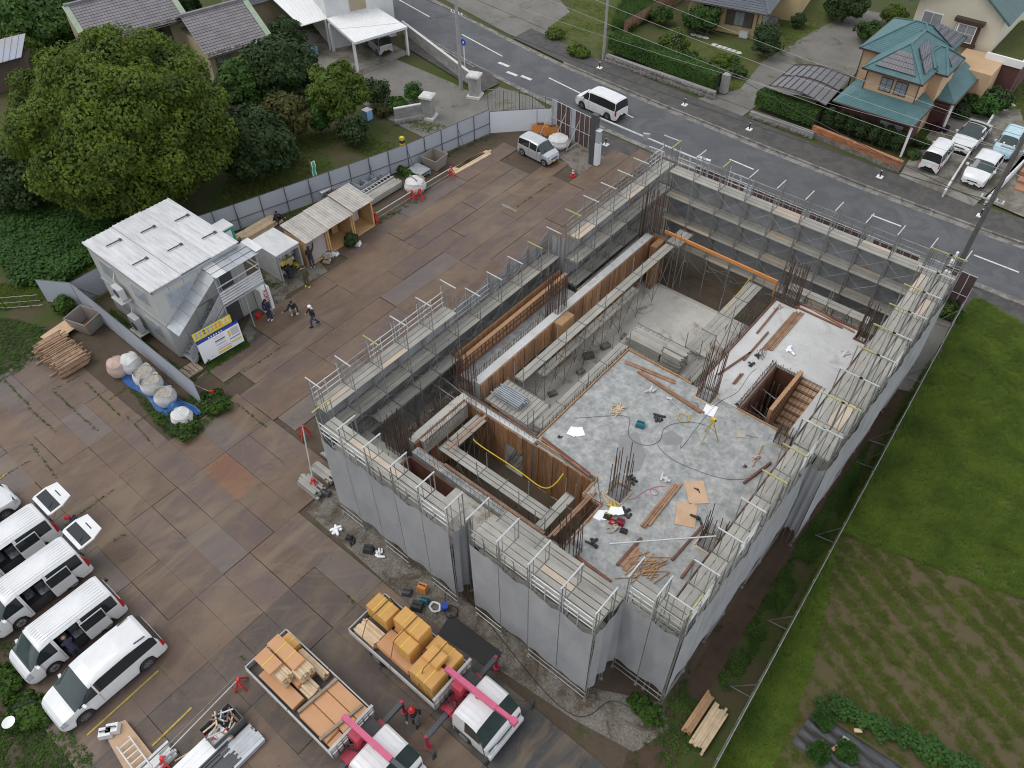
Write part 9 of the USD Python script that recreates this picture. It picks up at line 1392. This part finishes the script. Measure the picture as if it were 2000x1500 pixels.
# grass and ground cover, scattered
def tuft(path, m, blades, h, spread, w, seed):
    rg = np.random.default_rng(seed); V = []
    for i in range(blades): a, b = rg.uniform(0, 6.28, 2); r = spread * rg.random(); p = np.array([r * math.cos(a), r * math.sin(a), 0]); l = h * rg.uniform(.5, 1.2); o = np.array([math.cos(b), math.sin(b), 0]); s = np.array([-o[1], o[0], 0]) * w / 2; V += [p - s, p + s, p + o * l * .7 + [0, 0, l * .75]]
    k = MB(); k.put(V, None, np.arange(3 * blades).reshape(-1, 3)); return emit(path, k, LF[m])
def leafpad(path, m, n, spread, size, h, seed):
    rg = np.random.default_rng(seed); a = rg.uniform(0, 6.28, n); r = spread * np.sqrt(rg.random(n)); P = np.stack([r * np.cos(a), r * np.sin(a), h * rg.uniform(.3, 1, n)], 1); V, Q = leafcloud(P, np.tile([0, 0, 1.2], (n, 1)), size, 1.2, .5, rg); V[:, 2] = np.maximum(V[:, 2], .02); k = MB(); k.put(V, Q); return emit(path, k, LF[m])
def scatter_stuff(name, protos, pts, smin, smax, seed=1, z=0.0):
    rg = np.random.default_rng(seed); p = f'/World/{name}'; pi = UsdGeom.PointInstancer.Define(stage, p); pi.GetPrim().SetCustomDataByKey('kind', 'stuff'); paths = []
    for i, f in enumerate(protos): f(f'{p}/blades_{i:03d}' if i else f'{p}/blades'); paths.append(Sdf.Path(f'{p}/blades_{i:03d}' if i else f'{p}/blades'))
    n = len(pts); a = rg.uniform(0, 6.28, n); s = rg.uniform(smin, smax, n); pi.CreatePrototypesRel().SetTargets(paths); pi.CreateProtoIndicesAttr(Vt.IntArray.FromNumpy(rg.integers(0, len(paths), n).astype(np.int32))); pi.CreatePositionsAttr(Vt.Vec3fArray.FromNumpy(np.column_stack([pts[:, 0], pts[:, 1], np.full(n, z) if pts.shape[1] == 2 else pts[:, 2]]).astype(np.float32)))
    pi.CreateOrientationsAttr(Vt.QuathArray([Gf.Quath(float(math.cos(x / 2)), 0, 0, float(math.sin(x / 2))) for x in a])); pi.CreateScalesAttr(Vt.Vec3fArray.FromNumpy(np.column_stack([s, s, s * rg.uniform(.8, 1.3, n)]).astype(np.float32)))
def inpoly(px, n, seed, keep=None, world=False, thin=None):
    rg = np.random.default_rng(seed); pts = np.array(px if world else gp(px)); pg = Polygon(pts); import shapely
    P = rg.uniform(pts.min(0), pts.max(0), (int(n * 1.0), 2)); P = P[shapely.contains_xy(pg, P[:, 0], P[:, 1])]
    if thin: P = P[meshkit.fbm(np.column_stack([P * thin[0], np.full(len(P), seed)]), 3) > thin[1] + rg.normal(0, .06, len(P))]
    return P
def along(segs, per, spread, seed):
    rg = np.random.default_rng(seed); out = []
    for a, c in segs: a, c = at(*a)[:2], at(*c)[:2]; n = int(np.linalg.norm(c - a) * per) + 2; out.append(a + (c - a) * rg.random((n, 1)) + rg.normal(0, spread, (n, 2)))
    return np.vstack(out)
GT = [lambda p: tuft(p, 'grass', 16, .24, .14, .028, 1), lambda p: tuft(p, 'grass', 12, .17, .12, .024, 2), lambda p: leafpad(p, 'grass', 12, .14, .05, .1, 3)]
fieldpoly = [(1905, 578), (2010, 640), (2050, 900), (2100, 1200), (2160, 1560), (1330, 1560), (1420, 1460), (1560, 1175), (1700, 905), (1800, 730)]
F1 = inpoly(fieldpoly, 120000, 5); mown = Polygon(gp([(1500, 1530), (1580, 1320), (1640, 1040), (1760, 1085), (2080, 1200), (2200, 1500), (1960, 1700)])); film = Polygon([p[:2] for p in mf]); import shapely
onm = shapely.contains_xy(mown, F1[:, 0], F1[:, 1]); onf = shapely.contains_xy(film.buffer(.1), F1[:, 0], F1[:, 1]); nz = meshkit.fbm(np.column_stack([F1 * .45, np.zeros(len(F1))]), 3)
scatter_stuff('field_grass', GT, F1[~onm & ~onf & (nz + np.random.default_rng(3).normal(0, .07, len(nz)) > .2)], .5, 1.1, 1)
F2 = inpoly([(1500, 1540), (1575, 1320), (1635, 1035), (1760, 1080), (2080, 1200), (2200, 1500), (1960, 1700)], 60000, 8, thin=(.8, .38)); F2 = F2[np.sin((F2 @ np.array([.45, .89])) * 7.0) + np.random.default_rng(4).normal(0, .7, len(F2)) > -.2]; F2 = F2[~shapely.contains_xy(film.buffer(.1), F2[:, 0], F2[:, 1])]
scatter_stuff('mown_grass', [lambda p: tuft(p, 'dry', 12, .11, .13, .024, 4), lambda p: tuft(p, 'grass', 10, .1, .12, .022, 5)], F2, .6, 1.2, 2)
BP = along([((1610, 1372), (2000, 1560))], 40, .2, 9); scatter_stuff('bean_row', [lambda p: leafpad(p, 'kudzu', 22, .18, .12, .35, 6)], BP, .7, 1.3, 3)
W1 = np.vstack([inpoly([(1560, 1060), (1700, 860), (1660, 985), (1440, 1330), (1330, 1530), (1300, 1500)], 8000, 11, thin=(.6, .5)), inpoly([(1200, 1540), (1330, 1330), (1480, 1120), (1500, 1150), (1360, 1390), (1270, 1560)], 1800, 12, thin=(.7, .6)), inpoly([(1760, 640), (1810, 590), (1880, 560), (1850, 620)], 400, 13),
    inpoly([(-60, 1235), (30, 1255), (110, 1390), (215, 1520), (-60, 1560)], 5000, 14, thin=(.5, .55)), inpoly([(-80, 600), (95, 640), (150, 640), (110, 685), (0, 745), (-80, 740)], 5000, 15, thin=(.5, .4)), inpoly([(215, 600), (310, 690), (385, 740), (365, 760), (215, 640)], 2600, 16, thin=(.6, .3)), inpoly([(250, 755), (310, 800), (380, 770), (455, 775), (445, 800), (390, 850), (335, 858), (300, 820)], 2600, 17), inpoly([(395, 700), (475, 655), (488, 676), (408, 728)], 1500, 18),
    along([((480, 455), (640, 400)), ((640, 400), (800, 335)), ((800, 335), (950, 268))], 16, .3, 19), along([((732, 440), (810, 395))], 22, .15, 20), along([((520, 558), (553, 556)), ((505, 520), (520, 560))], 30, .2, 21)])
scatter_stuff('site_weeds', [lambda p: leafpad(p, 'weed', 12, .12, .055, .1, 7), lambda p: tuft(p, 'weed', 14, .14, .12, .024, 8)], W1, .5, 1.15, 4)
S1 = along([((165, 745), (235, 812)), ((105, 765), (190, 842)), ((10, 745), (60, 795)), ((62, 868), (112, 935)), ((56, 797), (110, 845)), ((250, 815), (300, 870)), ((210, 785), (245, 758)), ((262, 830), (302, 802)), ((440, 752), (560, 672)), ((458, 785), (520, 835)), ((126, 1028), (222, 958)), ((215, 1063), (245, 1045)), ((675, 1160), (692, 1180)), ((60, 900), (0, 935)), ((640, 1050), (656, 1030)), ((470, 1283), (482, 1300)), ((560, 586), (620, 545)), ((1010, 405), (1075, 360)), ((105, 762), (155, 735))], 26, .035, 22)
scatter_stuff('seam_weeds', [lambda p: leafpad(p, 'weed', 8, .06, .035, .05, 9), lambda p: tuft(p, 'weed', 8, .07, .04, .014, 10)], S1, .5, 1.1, 5, .03)
K1 = inpoly([(-60, 395), (60, 400), (150, 420), (235, 430), (185, 505), (130, 548), (40, 560), (-10, 480), (-60, 440)], 9000, 23); K2 = inpoly([(1195, 60), (1235, -30), (1330, -40), (1290, 25), (1230, 62)], 2500, 24)
scatter_stuff('vine_cover', [lambda p: leafpad(p, 'kudzu', 34, .4, .13, .5, 11), lambda p: leafpad(p, 'kudzu', 30, .4, .15, .35, 12)], K1, .7, 1.3, 6); scatter_stuff('tall_reeds', [lambda p: tuft(p, 'mid', 18, 1.1, .25, .05, 13)], K2, .7, 1.2, 7)
R1 = np.vstack([inpoly([(460, 300), (560, 270), (760, 235), (900, 245), (760, 300), (600, 355), (470, 420), (430, 380)], 9000, 25, thin=(.35, .5)), inpoly([(-60, 555), (150, 550), (225, 515), (185, 470), (80, 590), (-60, 620)], 6000, 26, thin=(.4, .5)), inpoly([(1075, 52), (1085, 80), (1110, 95), (1175, 118), (1182, 60), (1240, 20), (1120, 0), (1115, 22)], 5000, 27, thin=(.5, .42)), inpoly([(1300, 105), (1330, 70), (1440, 110), (1530, 110), (1640, 30), (1720, -20), (1480, 60), (1440, 180)], 9000, 28, thin=(.4, .47)), inpoly([(1890, 190), (1920, 150), (1990, 100), (2060, 120), (2060, 230), (1990, 260), (1930, 240)], 4000, 29)])
scatter_stuff('garden_grass', [lambda p: tuft(p, 'grass', 14, .16, .15, .026, 14), lambda p: tuft(p, 'dry', 12, .12, .14, .024, 15)], R1, .6, 1.3, 8)
